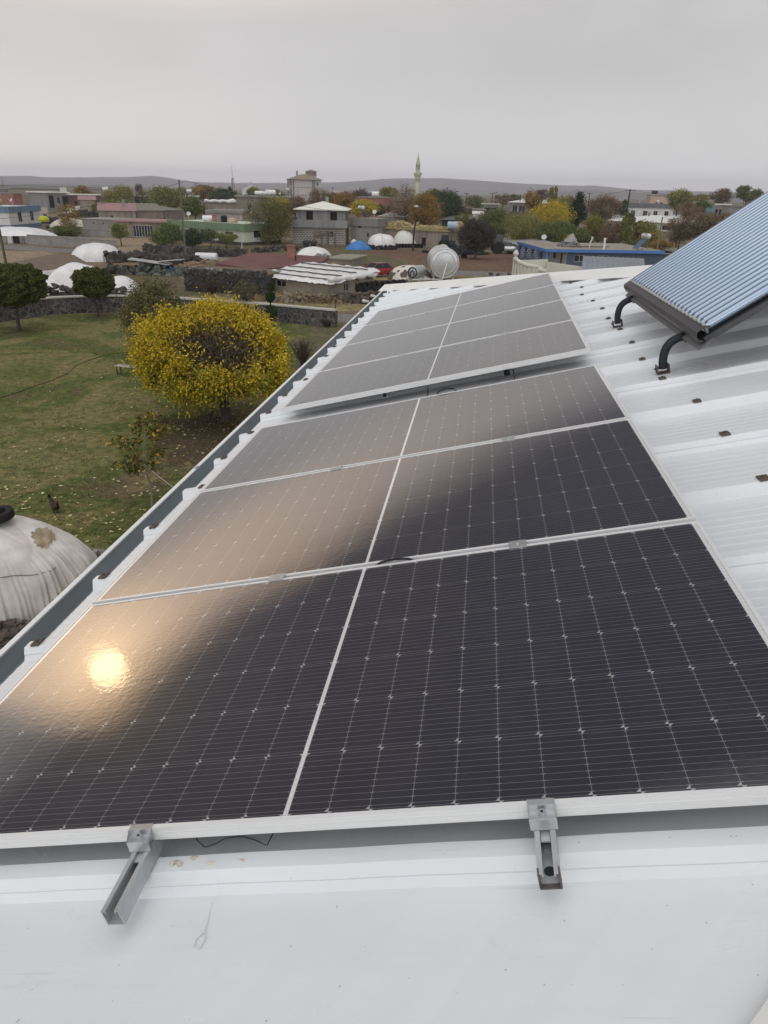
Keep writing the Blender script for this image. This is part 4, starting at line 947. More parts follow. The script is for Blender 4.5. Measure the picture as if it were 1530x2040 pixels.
# mud roofed shed with a sheet over its front, dome behind it
ps, pc = poly_house('mud_shed', 'low shed with a wide earth roof and a white sheet along its front', [(-40, 560), (-30, 534), (4, 527), (104, 506), (148, 508), (186, 531), (58, 546)], 1.25, block_grey, mud, .25)
tarp_heap('tarp_heap', 'white dome beyond the earth roofed shed, beside the road', g(124, 521), g(214, 524), 6.5, 2.75, tarp_w, seed=5, top=2.8, pleat=.03, straps=0)
a_, b_ = g(56, 566, 0), g(186, 548, 0)
M_ = MB(); n = 40; rows = []
for i in range(n+1):
    s = i/n; q0 = g(57, 545.5, 1.3).lerp(g(186, 530.5, 1.3), s); w = .05*math.sin(s*37)+.04*math.sin(s*83); dn = (q0*-1); dn.z = 0; dn.normalize()
    rows.append([q0+Vector((0, 0, .04+w*.4))-dn*.6, q0+Vector((0, 0, .05+w))+dn*.15, q0+dn*(.35+w)+Vector((0, 0, -.5+w)), q0+dn*(.7+w*2)+Vector((0, 0, -1.1+.10*math.sin(s*21)))])
M_.add([p for r_ in rows for p in r_], [(i*4+j, i*4+j+1, (i+1)*4+j+1, (i+1)*4+j) for i in range(n) for j in range(3)])
o = M_.build('hanging_sheet', mat('pinkish_sheet', (.60, .55, .50), rough=.8, var=.15, scale=1.5, bump=.2, bscale=4), ps, smooth='all'); o.location = (-pc.x, -pc.y, 0)
big = tarp_heap('tarp_heap', 'large white sheeted heap behind the garden wall by the round trees', g(74, 589), g(236, 588), 4.6, 3.3, tarp_w, p=2.3, top=2.3, pleat=.06, seed=6, straps=0, skew=-.12, flat=.80)
tarp_heap('tarp_heap', 'low white sheet spreading right of the large sheeted heap', g(205, 591), g(284, 590), 4.0, 2.0, tarp_w, p=2.2, top=2.2, pleat=.08, seed=7, flat=.85, skew=-.25)
for i, (x, y) in enumerate(((110, 569), (122, 572), (146, 578), (226, 583))):
    t = MB(); t.stone((0, 0, 0), .28, .6); q = g(x, y, 1.0 if i < 3 else .5); tag(t.build('weight_stone', basalt_loose), ['first', 'second', 'third', 'fourth'][i]+' dark stone from the left holding down the large white sheet', 'stone', 'stones on the white sheet').location = q
rubble_wall('rubble_wall', 'dark loose stone wall under the large white sheeted heap', [(86, 592), (170, 594), (250, 594)], .75, 1.0, .3)
# rubble walls in the middle
rubble_wall('rubble_wall', 'long dark rubble wall along the near side of the road', [(214, 523), (280, 521), (340, 524), (395, 531)], 1.0, 1.6, .38)
rubble_wall('rubble_wall', 'dark rubble wall in front of the scrap heap', [(212, 542), (250, 546), (300, 545), (345, 543)], .75, 1.6, .38)
rubble_wall('rubble_wall', 'dark stone wall across the road from the green and white house', [(287, 503), (350, 507), (420, 510), (490, 511)], 1.05, .9, .4)
rubble_wall('rubble_wall', 'line of stones behind the maroon flat roof', [(500, 504), (560, 500), (600, 500)], .6, 1.0, .35)
ruin = house('stone_barn', 'roofless barn of black basalt rubble behind the lawn wall', pd(366, 541, 67), pd(526, 553, 63.5), 5, blockmat('black_rubble', (.036, .033, .031), (.056, .051, .047), (.075, .068, .06), .28, .17, .03), roof=('slab', .02, .10, mud), cat='barn')
M4, Wd, Hh, dp = HM[ruin.name]; M_ = MB()
for k in range(420):
    x = random.uniform(-Wd/2, Wd/2); M_.stone((x, random.uniform(-.10, .45), Hh+random.uniform(-.05, .32)), random.uniform(.10, .24), .7)
for k in range(500): M_.stone((random.uniform(-Wd/2, Wd/2), -.02, random.uniform(0, Hh)), random.uniform(.06, .15), .8)
M_.build('loose_stones', basalt_loose, ruin)
M_ = MB()
for k in range(60): M_.stone((random.uniform(-Wd/2, Wd/2*.6), random.uniform(-.1, .4), Hh+random.uniform(.2, .4)), random.uniform(.07, .14), .7)
M_.build('pale_stones', concrete, ruin)
c = g(305, 546); rubble_heap('scrap_heap', 'heap of grey and greenish scrap with boards in the rubble yard', c, 4.5, 1.8, 1.1, .4, mat('scrap', (.16, .17, .155), rough=.8, var=.6, scale=2, col2=(.06, .075, .06)), 130)
M_ = MB(); M_.box((0, 0, 1.15), (4.2, 1.6, .06), Matrix.Rotation(.12, 3, 'Y') @ Matrix.Rotation(.2, 3, 'Z')); M_.box((2.2, .3, 1.3), (2.6, 1.1, .05), Matrix.Rotation(-.1, 3, 'Y')); o = tag(M_.build('scrap_boards', mat('scrap_board', (.42, .44, .42), rough=.6, var=.4, scale=1.5)), 'pale sheets lying on the scrap heap', 'boards'); o.location = g(302, 546)+Vector((0, 0, .1))
tarp_heap('blue_cloth', 'small blue plastic sack at the end of the scrap heap', g(329, 545), g(340, 546), .9, 1.0, tarp_b, cat='sack', p=2, seed=8)
rubble_heap('earth_bank', 'tan earth bank behind the basalt barn', g(440, 538), 5, 2.5, .9, .5, mat('bank', (.25, .19, .12), rough=1, var=.3, scale=1.5), 260)
o = cistern('white cylinder tank lying by the road in front of the green house', g(412, 521), .05, 2.6, .5, mat('white_metal', (.66, .67, .68), rough=.4, var=.08), .03)

# ---------------------------------------------------------------- middle
h8 = house('house', 'white house with a broad green roof band and trees before it', pd(338, 440, 133), pd(485, 447, 121), 9, mint_w, front=[(.20, .315, .20, .60), (.42, .52, .18, .66), (.75, .86, .24, .62)], right=[(.25, .45, .35, .75, 'hole')], roof=('parapet', .35, .95, green_p, flat_r), plinth=(.45, basalt_loose))
cistern('white barrel lying on the green banded roof', at_house(h8, .36, 3.0, dz=.02), .1, 1.7, .45, legs=.05)
for i, (s, y, sz, m_, lb) in enumerate(((.46, 3.0, (.9, .6, 1.0), mat('red_box', (.30, .14, .13)), 'reddish'), (.52, 3.4, (1.3, .8, 1.1), grey_w, 'grey'), (.58, 3.0, (.8, .7, .9), dark_in, 'black'))):
    M_ = MB(); M_.box((0, 0, sz[2]/2), sz); M_.box((0, 0, sz[2]+.03), (sz[0]+.08, sz[1]+.08, .05)); o = M_.build('roof_crate', m_, bevel=.03); o.location = at_house(h8, s, y, dz=.03); tag(o, lb+' crate among the things on the green banded roof', 'crate')
M_ = MB(); M_.lathe([(.8, 0), (.78, .3), (.6, .6), (.3, .75), (.05, .8)], 18); o = tag(M_.build('roof_dome', mat('tan_dome', (.45, .34, .26), rough=.8, var=.2)), 'tan domed oven on the green banded roof', 'oven'); o.location = at_house(h8, .68, 3.2, dz=.03)
heater('solar heater with a round tank at the corner of the green banded roof', at_house(h8, .93, 4, dz=.03), 1.9, .85)
house('house', 'tan house with two windows right behind the green banded roof', pd(414, 424, 160), pd(482, 425, 158), 8, paint('beige_render', (.43, .38, .33)), front=[(.24, .38, .25, .68), (.62, .76, .22, .66)], roof=('slab', .4, .55, grey_w))
h9 = house('house', 'low house with white sheeting rolled along its roof edge', pd(407, 404, 195), pd(470, 405, 195), 8, tan_w, front=[(.15, .3, .3, .7, 'hole'), (.5, .62, .3, .7, 'hole')], roof=('slab', .3, .3, grey_w))
M4, Wd, Hh, dp = HM[h9.name]; M_ = MB(); M_.tube([(-Wd/2+i*Wd/12, -.2, Hh+.45+.1*math.sin(i*1.9)) for i in range(13)], [.30, .36, .28, .4, .33, .3, .42, .36, .3, .45, .5, .55, .4], 8); o = M_.build('rolled_sheet', tarp_w, h9, smooth='all')
house('hall', 'long hall with an olive roof edge and white tanks on top', pd(470, 391, 235), pd(577, 395, 232), 9, olive_r, front=[(.2, .28, .3, .7), (.5, .58, .3, .7)], roof=('slab', .4, .4, mat('olive_band', (.28, .275, .215))), cat='hall')
hh = [o for o in bpy.data.objects if o.name.startswith('hall')][0]
for s, r_, lb in ((.40, .55, 'first of the white tanks on the long olive hall'), (.47, .5, 'second of the white tanks on the long olive hall'), (.62, .75, 'largest white tank on the long olive hall')): cistern(lb, at_house(hh, s, 3, dz=.4), .1, 2.4 if r_ < .7 else 2.9, r_, legs=.2)
heater('solar heater with a white tank at the right end of the olive hall', at_house(hh, .96, 4, dz=.4), 2.0, 1.1)
house('house', 'white gabled house beyond the lattice mast', pd(482, 377, 330), pd(517, 378, 330), 12, white_w, front=[(.15, .28, .45, .75), (.6, .75, .45, .75)], roof=('gable', .6, 3.0, mat('pale_roof', (.48, .47, .46))))
# apartment block: bands and balconies
ap = house('apartment_building', 'four storey block with a brown hipped roof on the skyline', pd(588, 357, 318), pd(640, 358.5, 322), 9, pink_w,
           front=[(s, s+.07, f, f+.13) for f in (.08, .32, .56, .80) for s in (.82,)], left=[(s, s+.10, f, f+.13) for f in (.08, .32, .56, .80) for s in (.12, .45, .72)], roof=('hip', .7, 2.0, brown_r), cat='apartment block')
M4, Wd, Hh, dp = HM[ap.name]
M_ = MB(); M_.b2(Wd*.13, Wd*.27, -.12, -.003, .3, Hh-.1); M_.build('stair_panel', grey_w, ap)
for f in (.25, .49, .73): M_ = MB(); M_.b2(-Wd/2-.05, Wd*.13-.01, -.10, -.004, Hh*f, Hh*f+.28); M_.b2(Wd*.27+.01, Wd/2, -.10, -.004, Hh*f, Hh*f+.28); M_.build('floor_band', mat('band_grey', (.33, .29, .28)), ap)
for y in (1.5, 5, 8.5): M_ = MB(); M_.b2(-Wd/2-.15, -Wd/2-.004, y, y+1.0, .2, Hh-.1); M_.build('pilaster', mat('pilaster_brown', (.25, .20, .18)), ap)
M_ = MB(); M_.b2(1.6, 5.0, 3.5, 7.5, Hh+1.2, Hh+3.1); M_.add([(1.2, 3.1, Hh+3.1), (5.4, 3.1, Hh+3.1), (5.4, 7.9, Hh+3.1), (1.2, 7.9, Hh+3.1), (3.3, 5.5, Hh+3.9)], [(0, 1, 4), (1, 2, 4), (2, 3, 4), (3, 0, 4), (0, 1, 2, 3)]); M_.build('stair_head', brown_r, ap)
M_ = MB(); M_.b2(-3.6, -3.0, 4, 4.6, Hh+1.0, Hh+3.2); M_.build('chimney', grey_w, ap)
# two storey grey house
A, B = pd(584, 489, 125), pd(688, 488.5, 124); A.z = B.z = 0
zt = pd(690, 418, 124).z; zb_ = pd(640, 452, 124).z
h2 = house('house', 'grey two storey house with a white hipped roof and bare block ground floor', A, B, 7.5, block_dark, front=[(.63, .78, .45, .82), ], roof=None, h=zb_-.12)
M4, Wd, Hh, dp = HM[h2.name]
M_ = MB(); M_.b2(-Wd/2-.15, Wd/2+.35, -.5, dp+.2, Hh+.003, Hh+.22); M_.b2(-Wd/2-.15, Wd/2+.35, -.5, -.36, Hh+.223, Hh+1.15); M_.b2(Wd/2+.21, Wd/2+.35, -.357, 1.2, Hh+.223, Hh+1.15); M_.b2(-Wd/2-.15, -Wd/2-.02, -.357, 2.8, Hh+.223, Hh+1.35); M_.build('balcony', grey_w, h2)
U = Hh+.225; HU = zt-U; M_ = MB(); x0, x1 = -Wd/2+.75, Wd/2-.05
ops = [((.19)*(x1-x0), (.33)*(x1-x0), .35*HU, .88*HU), (.69*(x1-x0), .83*(x1-x0), .33*HU, .86*HU)]
wall_face(M_, (x0, .35, U), (1, 0, 0), x1-x0, HU, (0, 1, 0), ops); M_.quad((x1, .35, U), (x1, dp, U), (x1, dp, U+HU), (x1, .35, U+HU)); M_.quad((x0, .35, U), (x0, dp, U), (x0, dp, U+HU), (x0, .35, U+HU)); M_.quad((x0, dp, U), (x1, dp, U), (x1, dp, U+HU), (x0, dp, U+HU))
M_.build('upper_wall', grey_w, h2)
for o_ in ops: window_part(h2, (x0, .35, U), (1, 0, 0), (0, 1, 0), o_, 'hole')
M_ = MB(); e = .55; z = U+HU; M_.add([(x0-e, .35-e, z), (x1+e, .35-e, z), (x1+e, dp+e, z), (x0-e, dp+e, z), ((x0+x1)/2, dp/2+.2, z+1.15), (x0-e, .35-e, z-.16), (x1+e, .35-e, z-.16), (x1+e, dp+e, z-.16), (x0-e, dp+e, z-.16)], [(0, 1, 4), (1, 2, 4), (2, 3, 4), (3, 0, 4), (0, 1, 6, 5), (1, 2, 7, 6), (2, 3, 8, 7), (3, 0, 5, 8), (5, 6, 7, 8)]); M_.build('roof', mat('cream_roof', (.74, .73, .64), rough=.5, var=.06), h2)
an = house('annex', 'grey flat roofed annex joined to the two storey house', pd(699, 436, 126), pd(752, 437, 124), 7, grey_w, front=[(.27, .40, .66, .76, 'hole'), (.6, .68, .3, .5)], roof=('parapet', .18, 1.1, paint('dark_grey_render', (.22, .21, .2)), flat_r), cat='house')
heater('solar heater with a dark round tank on the grey annex', at_house(an, .3, 2, dz=.03), 2.2, .95)
# wooden rack in front of it
rk = empty('wooden_rack', g(645, 494), 0, 'wooden rack on legs with brushwood in front of the grey house', 'rack'); M_ = MB()
for x in (-1.6, -.4, .5, 1.7):
    for y in (0, 1.0): M_.tube([(x, y, 0), (x+random.uniform(-.05, .05), y, 2.2)], .09, 6)
M_.build('post', wood, rk); M_ = MB()
for k in range(80): a = Vector((random.uniform(-1.9, 1.2), random.uniform(-.1, 1.1), random.uniform(1.5, 2.4))); M_.tube([a, a+Vector((random.uniform(.4, 1.0), random.uniform(-.2, .2), random.uniform(-.15, .15)))], .03, 4)
M_.build('brushwood', mat('brushwood', (.20, .155, .11), rough=1, var=.4, scale=3), rk)
ct = empty('cart', g(617, 493), .05, 'dark low trailer beside the wooden rack', 'trailer'); M_ = MB(); M_.b2(-1.1, 1.1, -.6, .6, .55, .62); M_.b2(-1.1, 1.1, -.6, -.55, .623, .95); M_.b2(-1.1, 1.1, .55, .6, .623, .95); M_.tube([(1.1, 0, .55), (2.0, 0, .4)], .05, 6); M_.build('bed', mat('cart_dark', (.05, .05, .055)), ct)
for x in (-.6, .6):
    for y in (-.66, .66): M_ = MB(); M_.lathe([(.12, -.08), (.3, -.09), (.34, -.05), (.34, .05), (.3, .09), (.12, .08)], 16, Matrix.Translation((x, y, .34)) @ Matrix.Rotation(R(90), 4, 'X')); M_.build('wheel', black, ct, smooth=True)
tarp_heap('tarp_heap', 'bright blue tarpaulin heap in front of the grey annex', g(689, 498), g(738, 499), 3.2, 1.9, tarp_b, p=1.9, top=1.4, pleat=.08, seed=9)
tarp_heap('sack_pile', 'beige sack beside the blue tarpaulin', g(694, 490), g(707, 491), 1.3, 1.5, tarp_c, cat='sack', seed=10)
tarp_heap('tarp_heap', 'white topped heap with dark sides, right of the blue tarpaulin', g(733, 497), g(790, 498), 4.5, 3.1, tarp_w, p=3, top=3, flat=.4, seed=12, skirt=mat('dark_dung', (.045, .042, .038), rough=1, var=.4), straps=1)
tarp_heap('tarp_heap', 'tall cream dome in front of the straw topped wall', g(785, 492), g(845, 493), 5, 4.0, mat('ivory_tarp', (.66, .65, .59), rough=.6, var=.12, scale=1.2, bump=.1, bscale=3), seed=13, top=2.6)
sb = house('straw_barn', 'long low barn with straw spread over its flat roof', pd(752, 455, 127), pd(893, 462, 121), 6, tan_w, front=[(.02, .10, .05, .7, 'hole'), (.64, .70, .1, .6, 'hole')], roof=('slab', .35, .25, straw), cat='barn')
M4, Wd, Hh, dp = HM[sb.name]; M_ = MB()
for k in range(300): M_.stone((random.uniform(-Wd/2, Wd/2), random.uniform(0, dp), Hh+.22+random.random()*.2), random.uniform(.2, .5), .4)
for k in range(120): M_.stone((random.gauss(-Wd*.38, 1.1), random.uniform(.5, dp-.5), Hh+.3+random.random()*.6), random.uniform(.3, .55), .6)
M_.build('straw_heap', straw, sb)
house('shed', 'greenish hut with a patch of pale blue behind the straw barn', pd(757, 431, 150), pd(805, 433, 148), 5, paint('green_grey_render', (.24, .25, .2), .3), front=[(.55, .82, .25, .7, 'hole')], roof=('shed', .4, .5, mat('pale_sheet_roof', (.45, .43, .38))), cat='shed')
M4, Wd, Hh, dp = HM[[k for k in HM][-1]]; M_ = MB(); M_.b2(Wd*.06, Wd*.31, -.05, -.01, Hh*.28, Hh*.68); M_.build('pale_panel', mat('pale_blue_sheet', (.36, .40, .45), var=.3, scale=1.5), bpy.data.objects[list(HM)[-1]])
rb_ = house('house', 'red brick house with a white tank on its roof', pd(738, 394, 200), pd(784, 395, 203), 9, brick_red, front=[(.32, .52, .35, .70, 'hole'), (.72, .9, .35, .68, 'hole'), (.75, .85, .02, .22, 'hole')], roof=('slab', .15, .22, concrete))
cistern('white barrel tank on the red brick house', at_house(rb_, .42, 3, dz=.22), .1, 1.7, .6, legs=.1)
# minaret
B0 = pd(831, 378, 470); mz = pd(834, 305, 470).z
mn = empty('minaret', (B0.x, B0.y, 0), .2, 'slender pale green minaret with a balcony and pointed spire', 'minaret'); mint = paint('minaret_stone', (.50, .53, .38), .1); k = mz/32
M_ = MB(); M_.lathe([(2.0, 0), (2.0, 6*k), (1.55, 7.5*k), (1.55, 17.2*k)], 16); M_.build('shaft', mint, mn, smooth=True)
M_ = MB(); M_.lathe([(1.57, 17.2*k), (1.8, 17.8*k), (2.35, 19.0*k), (2.5, 19.4*k), (2.5, 20.4*k), (2.3, 20.4*k), (2.3, 19.6*k), (1.3, 19.6*k)], 16); M_.build('balcony', mint, mn, smooth=True)
M_ = MB(); M_.lathe([(1.25, 19.7*k), (1.25, 24.4*k)], 16); M_.build('upper_shaft', mint, mn, smooth=True)
for z in (15.2, 16.2, 22.6, 23.6, 24.4): M_ = MB(); M_.lathe([(1.62 if z < 18 else 1.34, (z-.15)*k), (1.62 if z < 18 else 1.34, (z+.22)*k)], 16); M_.build('dark_ring', mat('ring_dark', (.10, .12, .09)), mn)
M_ = MB(); M_.lathe([(1.45, 24.7*k), (1.1, 26.2*k), (.55, 29.0*k), (.12, 31*k)], 16); M_.build('spire', mat('spire_green', (.40, .44, .28)), mn, smooth=True)
M_ = MB(); M_.tube([(0, 0, 30.8*k), (0, 0, 32.2*k)], .1, 6); M_.build('finial', mat('brass', (.4, .36, .2)), mn)
# barn with sheeted roof in the middle ground
bn_ = house('barn', 'plastered barn with white sheeting and battens over its roof', pd(529, 549, 66.3), pd(654.5, 560.5, 61.3), 6.2, mat('stained_plaster', (.34, .29, .225), rough=.95, var=.3, scale=.9, col2=(.21, .18, .145), bump=.2, bscale=5), front=[(.17, .33, .38, .78)], right=[(.33, .45, .32, .80), (.70, .80, .02, .42, 'hole')], roof=None, cat='barn')
M4, Wd, Hh, dp = HM[bn_.name]; M_ = MB(); nx, ny = 44, 22; vs = []
for j in range(ny+1):
    for i in range(nx+1):
        x = -Wd/2-.9+(Wd+1.45)*i/nx; y = -.45+(dp+.9)*j/ny; z = Hh+.10+.09*max(0, y)+.05*math.sin(i*.9)*math.sin(j*1.1)+.03*random.random()
        if i in (0, nx) or j in (0, ny): z -= .20+.08*random.random(); x += random.uniform(-.06, .06); y += random.uniform(-.06, .06)
        vs.append((x, y, z))
M_.add(vs, [(j*(nx+1)+i, j*(nx+1)+i+1, (j+1)*(nx+1)+i+1, (j+1)*(nx+1)+i) for j in range(ny) for i in range(nx)]); M_.build('roof_sheeting', tarp_w, bn_, smooth='all')
for (x0, y0_, x1, y1_) in ((-Wd/2-.7, .1, Wd/2+.3, .1), (-Wd/2-.6, 1.8, Wd/2+.2, 1.7), (-Wd/2-.5, 3.5, Wd/2+.2, 3.5), (-Wd/2-.4, 5.2, Wd/2+.2, 5.1), (Wd/2+.05, .1, Wd/2+.05, 6.2)):
    M_ = MB(); M_.tube([(x0+(x1-x0)*i/14, y0_+(y1_-y0_)*i/14+random.uniform(-.05, .05), Hh+.20+.09*y0_+random.uniform(-.02, .03)) for i in range(15)], .055, 6); M_.build('batten', strap_m, bn_)
M_ = MB(); M_.tube([(Wd/2+.35, -.3+i*.5, Hh+.20+.06*math.sin(i*2)) for i in range(14)], [.22+.06*math.sin(i*1.7) for i in range(14)], 8); M_.build('rolled_edge', tarp_w, bn_, smooth='all')
rubble_heap('rubble_heap', 'heap of stones and scrap at the foot of the sheeted barn', g(578, 600), 2.2, 1.0, .55, .28, mat('mixed_scrap', (.15, .10, .08), rough=.9, var=.6, scale=3, col2=(.30, .27, .22)), 90)
o = MB(); P = rng.normal(size=(900, 3))*np.array([1.8, .5, .28]); P[:, 2] = np.abs(P[:, 2]); V, Q_ = leaf_quads(P, .16, 3.0); q = raw_mesh('dry_weeds', V, Q_, leafmat((.28, .22, .11), (.20, .15, .09))); q.location = g(588, 600); tag(q, 'dry tan weeds against the sheeted barn wall', 'weeds')
mr, mc = poly_house('flat_roof_house', 'low house with a wide maroon flat roof and a brick chimney', [(430, 524), (498, 503), (560, 505), (655, 512), (640, 523), (590, 529), (512, 537)], 1.5, tan_w, maroon_r, .22, cat='house')
q = g(581, 512, 1.5); M_ = MB(); M_.b2(-.42, .42, -.3, .3, 0, 1.15); M_.b2(-.5, .5, -.38, .38, 1.153, 1.25); o = M_.build('chimney', brick_red, mr); o.location = (q.x-mc.x, q.y-mc.y, 1.5)
q = g(589, 520, 1.5); M_ = MB(); M_.tube([(0, 0, 0), (0, 0, .55)], .08, 8); o = M_.build('vent_pipe', black, mr); o.location = (q.x-mc.x, q.y-mc.y, 1.5)
tarp_heap('tarp_heap', 'smooth white dome behind the maroon flat roof', g(582, 517), g(652, 519), 6, 2.0, tarp_w, seed=14, top=2.7, pleat=.03)
sm = house('shed', 'low concrete shed with a mossy roof left of the red car', pd(652, 517, 88.5), pd(699, 517.5, 87.5), 6, tan_w, front=[(.66, .74, .08, .40, 'hole')], roof=('slab', .15, .16, mat('mossy_roof', (.31, .29, .22), rough=.9, var=.3, scale=1)), cat='shed')
rubble_wall('rubble_wall', 'crumbling grey wall between the sheeted barn and the maroon roof', [(603, 531), (630, 528), (652, 524)], 1.0, .6, .32, concrete)
tarp_heap('straw_bale', 'yellowish bale beside the low concrete shed', g(652, 537), g(664, 538), 1.2, 1.1, straw, cat='bale', seed=15, p=3)

# red car
def car():
    r_ = empty('parked_car', g(748, 551), R(196+90-60), 'red car parked on the dirt track beyond the roof', 'car')
    red = mat('red_car_paint', (.30, .025, .03), rough=.3, var=.1, spec=.5); glass = mat('car_glass', (.02, .025, .03), rough=.1, spec=.7)
    # body: sections along x (front +x)
    X = [-2.1, -2.05, -1.5, -.6, .5, 1.2, 1.9, 2.08]; top = [.72, .86, .92, .90, .92, .88, .76, .62]; bot = [.42, .30, .26, .25, .25, .26, .30, .40]; wd = [.70, .78, .83, .84, .84, .82, .76, .66]
    vs = []; n = 10
    for x, t, bo, w in zip(X, top, bot, wd):
        mid_ = (t+bo)/2
        for (yy, zz) in ((-w*.9, bo), (-w, bo+.1), (-w, mid_), (-w*.97, t-.12), (-w*.86, t), (w*.86, t), (w*.97, t-.12), (w, mid_), (w, bo+.1), (w*.9, bo)): vs.append((x, yy, zz))
    k = len(X); fs = [(i*n+j, i*n+(j+1) % n, (i+1)*n+(j+1) % n, (i+1)*n+j) for i in range(k-1) for j in range(n)]+[tuple(range(n))[::-1], tuple((k-1)*n+j for j in range(n))]
    M_ = MB(); M_.add(vs, fs); bd = M_.build('body', red, r_, smooth=True)
    def cabin(z0, z1, inset, mt, name):
        M_ = MB(); b0 = [(-1.75, -.74), (.95, -.74), (.95, .74), (-1.75, .74)]; t0 = [(-1.15, -.58), (.25, -.58), (.25, .58), (-1.15, .58)]
        M_.add([(x, y, z0) for x, y in b0]+[(x, y, z1) for x, y in t0], [(0, 1, 5, 4), (1, 2, 6, 5), (2, 3, 7, 6), (3, 0, 4, 7), (4, 5, 6, 7)]); return M_.build(name, mt, r_)
    cabin(.88, 1.36, 0, glass, 'windows')
    M_ = MB(); M_.b2(-1.13, .22, -.56, .56, 1.362, 1.40); M_.build('roof', mat('car_roof', (.16, .03, .035), rough=.3), r_, bevel=.015)
    for x0, z0, x1, z1 in ((.95, .89, .25, 1.37), (-1.75, .89, -1.15, 1.37), (-.45, .9, -.45, 1.37)):
        for s in (-1, 1): M_ = MB(); M_.tube([(x0, s*.742, z0), (x1, s*.585, z1)], .035, 5); M_.build('pillar', red, r_)
    for x in (-1.35, 1.3):
        for s in (-1, 1):
            Mx = Matrix.Translation((x, s*.74, .30)) @ Matrix.Rotation(R(90), 4, 'X'); M_ = MB(); M_.lathe([(.18, -.1), (.28, -.1), (.31, -.06), (.31, .06), (.28, .1), (.18, .1)], 20, Mx); w = M_.build('wheel', black, r_, smooth=True)
            M_ = MB(); M_.lathe([(.05, -.09), (.18, -.08), (.18, .08), (.05, .09)], 16, Mx); M_.build('rim', steel, w)
    for s in (-1, 1):
        M_ = MB(); M_.box((2.02, s*.52, .62), (.10, .30, .13)); M_.build('headlight', mat('lamp_glass', (.6, .6, .58), rough=.15), r_)
        M_ = MB(); M_.box((-2.08, s*.55, .74), (.08, .26, .12)); M_.build('tail_light', mat('tail_red', (.3, .01, .01), rough=.2), r_)
        M_ = MB(); M_.box((.72, s*.88, .96), (.10, .14, .09)); M_.build('mirror', red, r_)
    for x in (2.09, -2.12): M_ = MB(); M_.box((x, 0, .42), (.10, 1.4, .14)); M_.build('bumper', black, r_)
    return r_
car()
# tanks by the near edge of the yard
def big_tank(label, c, r, L, rz, ribs, spoked=False):
    t = empty('steel_tank', c, rz, label, 'tank'); z0 = r+.35; Mx = Matrix.Translation((0, 0, z0)) @ Matrix.Rotation(R(90), 4, 'X')   # axis along -y .. +y
    prof_ = [(r, L), (r, 0)] if not ribs else [(r*(1+.012*(i % 2)), L*(1-i/ribs)) for i in range(ribs+1)]
    M_ = MB(); M_.lathe([(r, -L)]+[(a, -z) for a, z in prof_][0:]+[(r, 0)], 40, Mx); M_.build('shell', steel, t, smooth=True)
    M_ = MB(); M_.lathe([(r*1.0, .0), (r*1.03, .02), (r*1.03, .10), (r*.96, .11), (r*.93, .04), (r*.75, .12), (r*.72, .10), (r*.70, .14), (r*.4, .19), (r*.05, .21)], 40, Mx); e = M_.build('end_plate', steel, t, smooth=True)
    if spoked:
        for a in range(12): M_ = MB(); M_.tube([(.1*math.cos(a*math.pi/6), -.24, z0+.1*math.sin(a*math.pi/6)), (r*.92*math.cos(a*math.pi/6), -.16, z0+r*.92*math.sin(a*math.pi/6))], .03, 5); M_.build('spoke', mat('dark_spoke', (.06, .06, .06)), e)
        M_ = MB(); M_.lathe([(r*.9, .12), (r*.05, .20)], 24, Mx); M_.build('grille', dark_in, e)
    for y in (L*.15, L*.8):
        for s in (-1, 1): M_ = MB(); M_.b2(s*r*.7-.08, s*r*.7+.08, y-.1, y+.1, 0, z0-r*.5); M_.build('leg', galv, t)
    return t
bt = g(884, 561); big_tank('big stainless steel tank lying on its side, round end towards the roof', bt, 1.45, 4.6, R(9), 22)
st = g(822, 562); big_tank('small white tank with a dark spoked end beside the big steel tank', st, .58, 2.2, R(-18), 0, True)
t = empty('pipe', (0, 0, 0), 0, 'white pipe from the spoked tank up to the big steel tank', 'pipe'); M_ = MB(); a = st+Vector((0, -.7, .9)); c = bt+Vector((-.1, -1.0, .35)); M_.tube([a, a+Vector((0, -.5, -.55)), c+Vector((-2.0, -.3, -.05)), c+Vector((0, -.2, 0)), c+Vector((.35, .3, 1.5)), bt+Vector((.3, -.3, 1.75))], .05, 8); M_.build('pipe_run', white_plastic, t, smooth='all')
def cow_tarp():
    M_ = bpy.data.materials.new('patched_sheet'); M_.use_nodes = True; tt = M_.node_tree; p = tt.nodes['Principled BSDF']; q = NB(tt); oc = q.n('ShaderNodeTexCoord').outputs['Object']
    q.put(p.inputs['Base Color'], q.mix(q.smooth(q.noise(oc, .9, 2, .4, .6), .52, .58), (.62, .59, .53), (.10, .075, .06))); p.inputs['Roughness'].default_value = .8; return M_
tarp_heap('tarp_heap', 'white sheeted heap with brown patches behind the small spoked tank', g(802, 562), g(872, 558), 4, 2.0, cow_tarp(), p=2.8, seed=16, flat=.5)
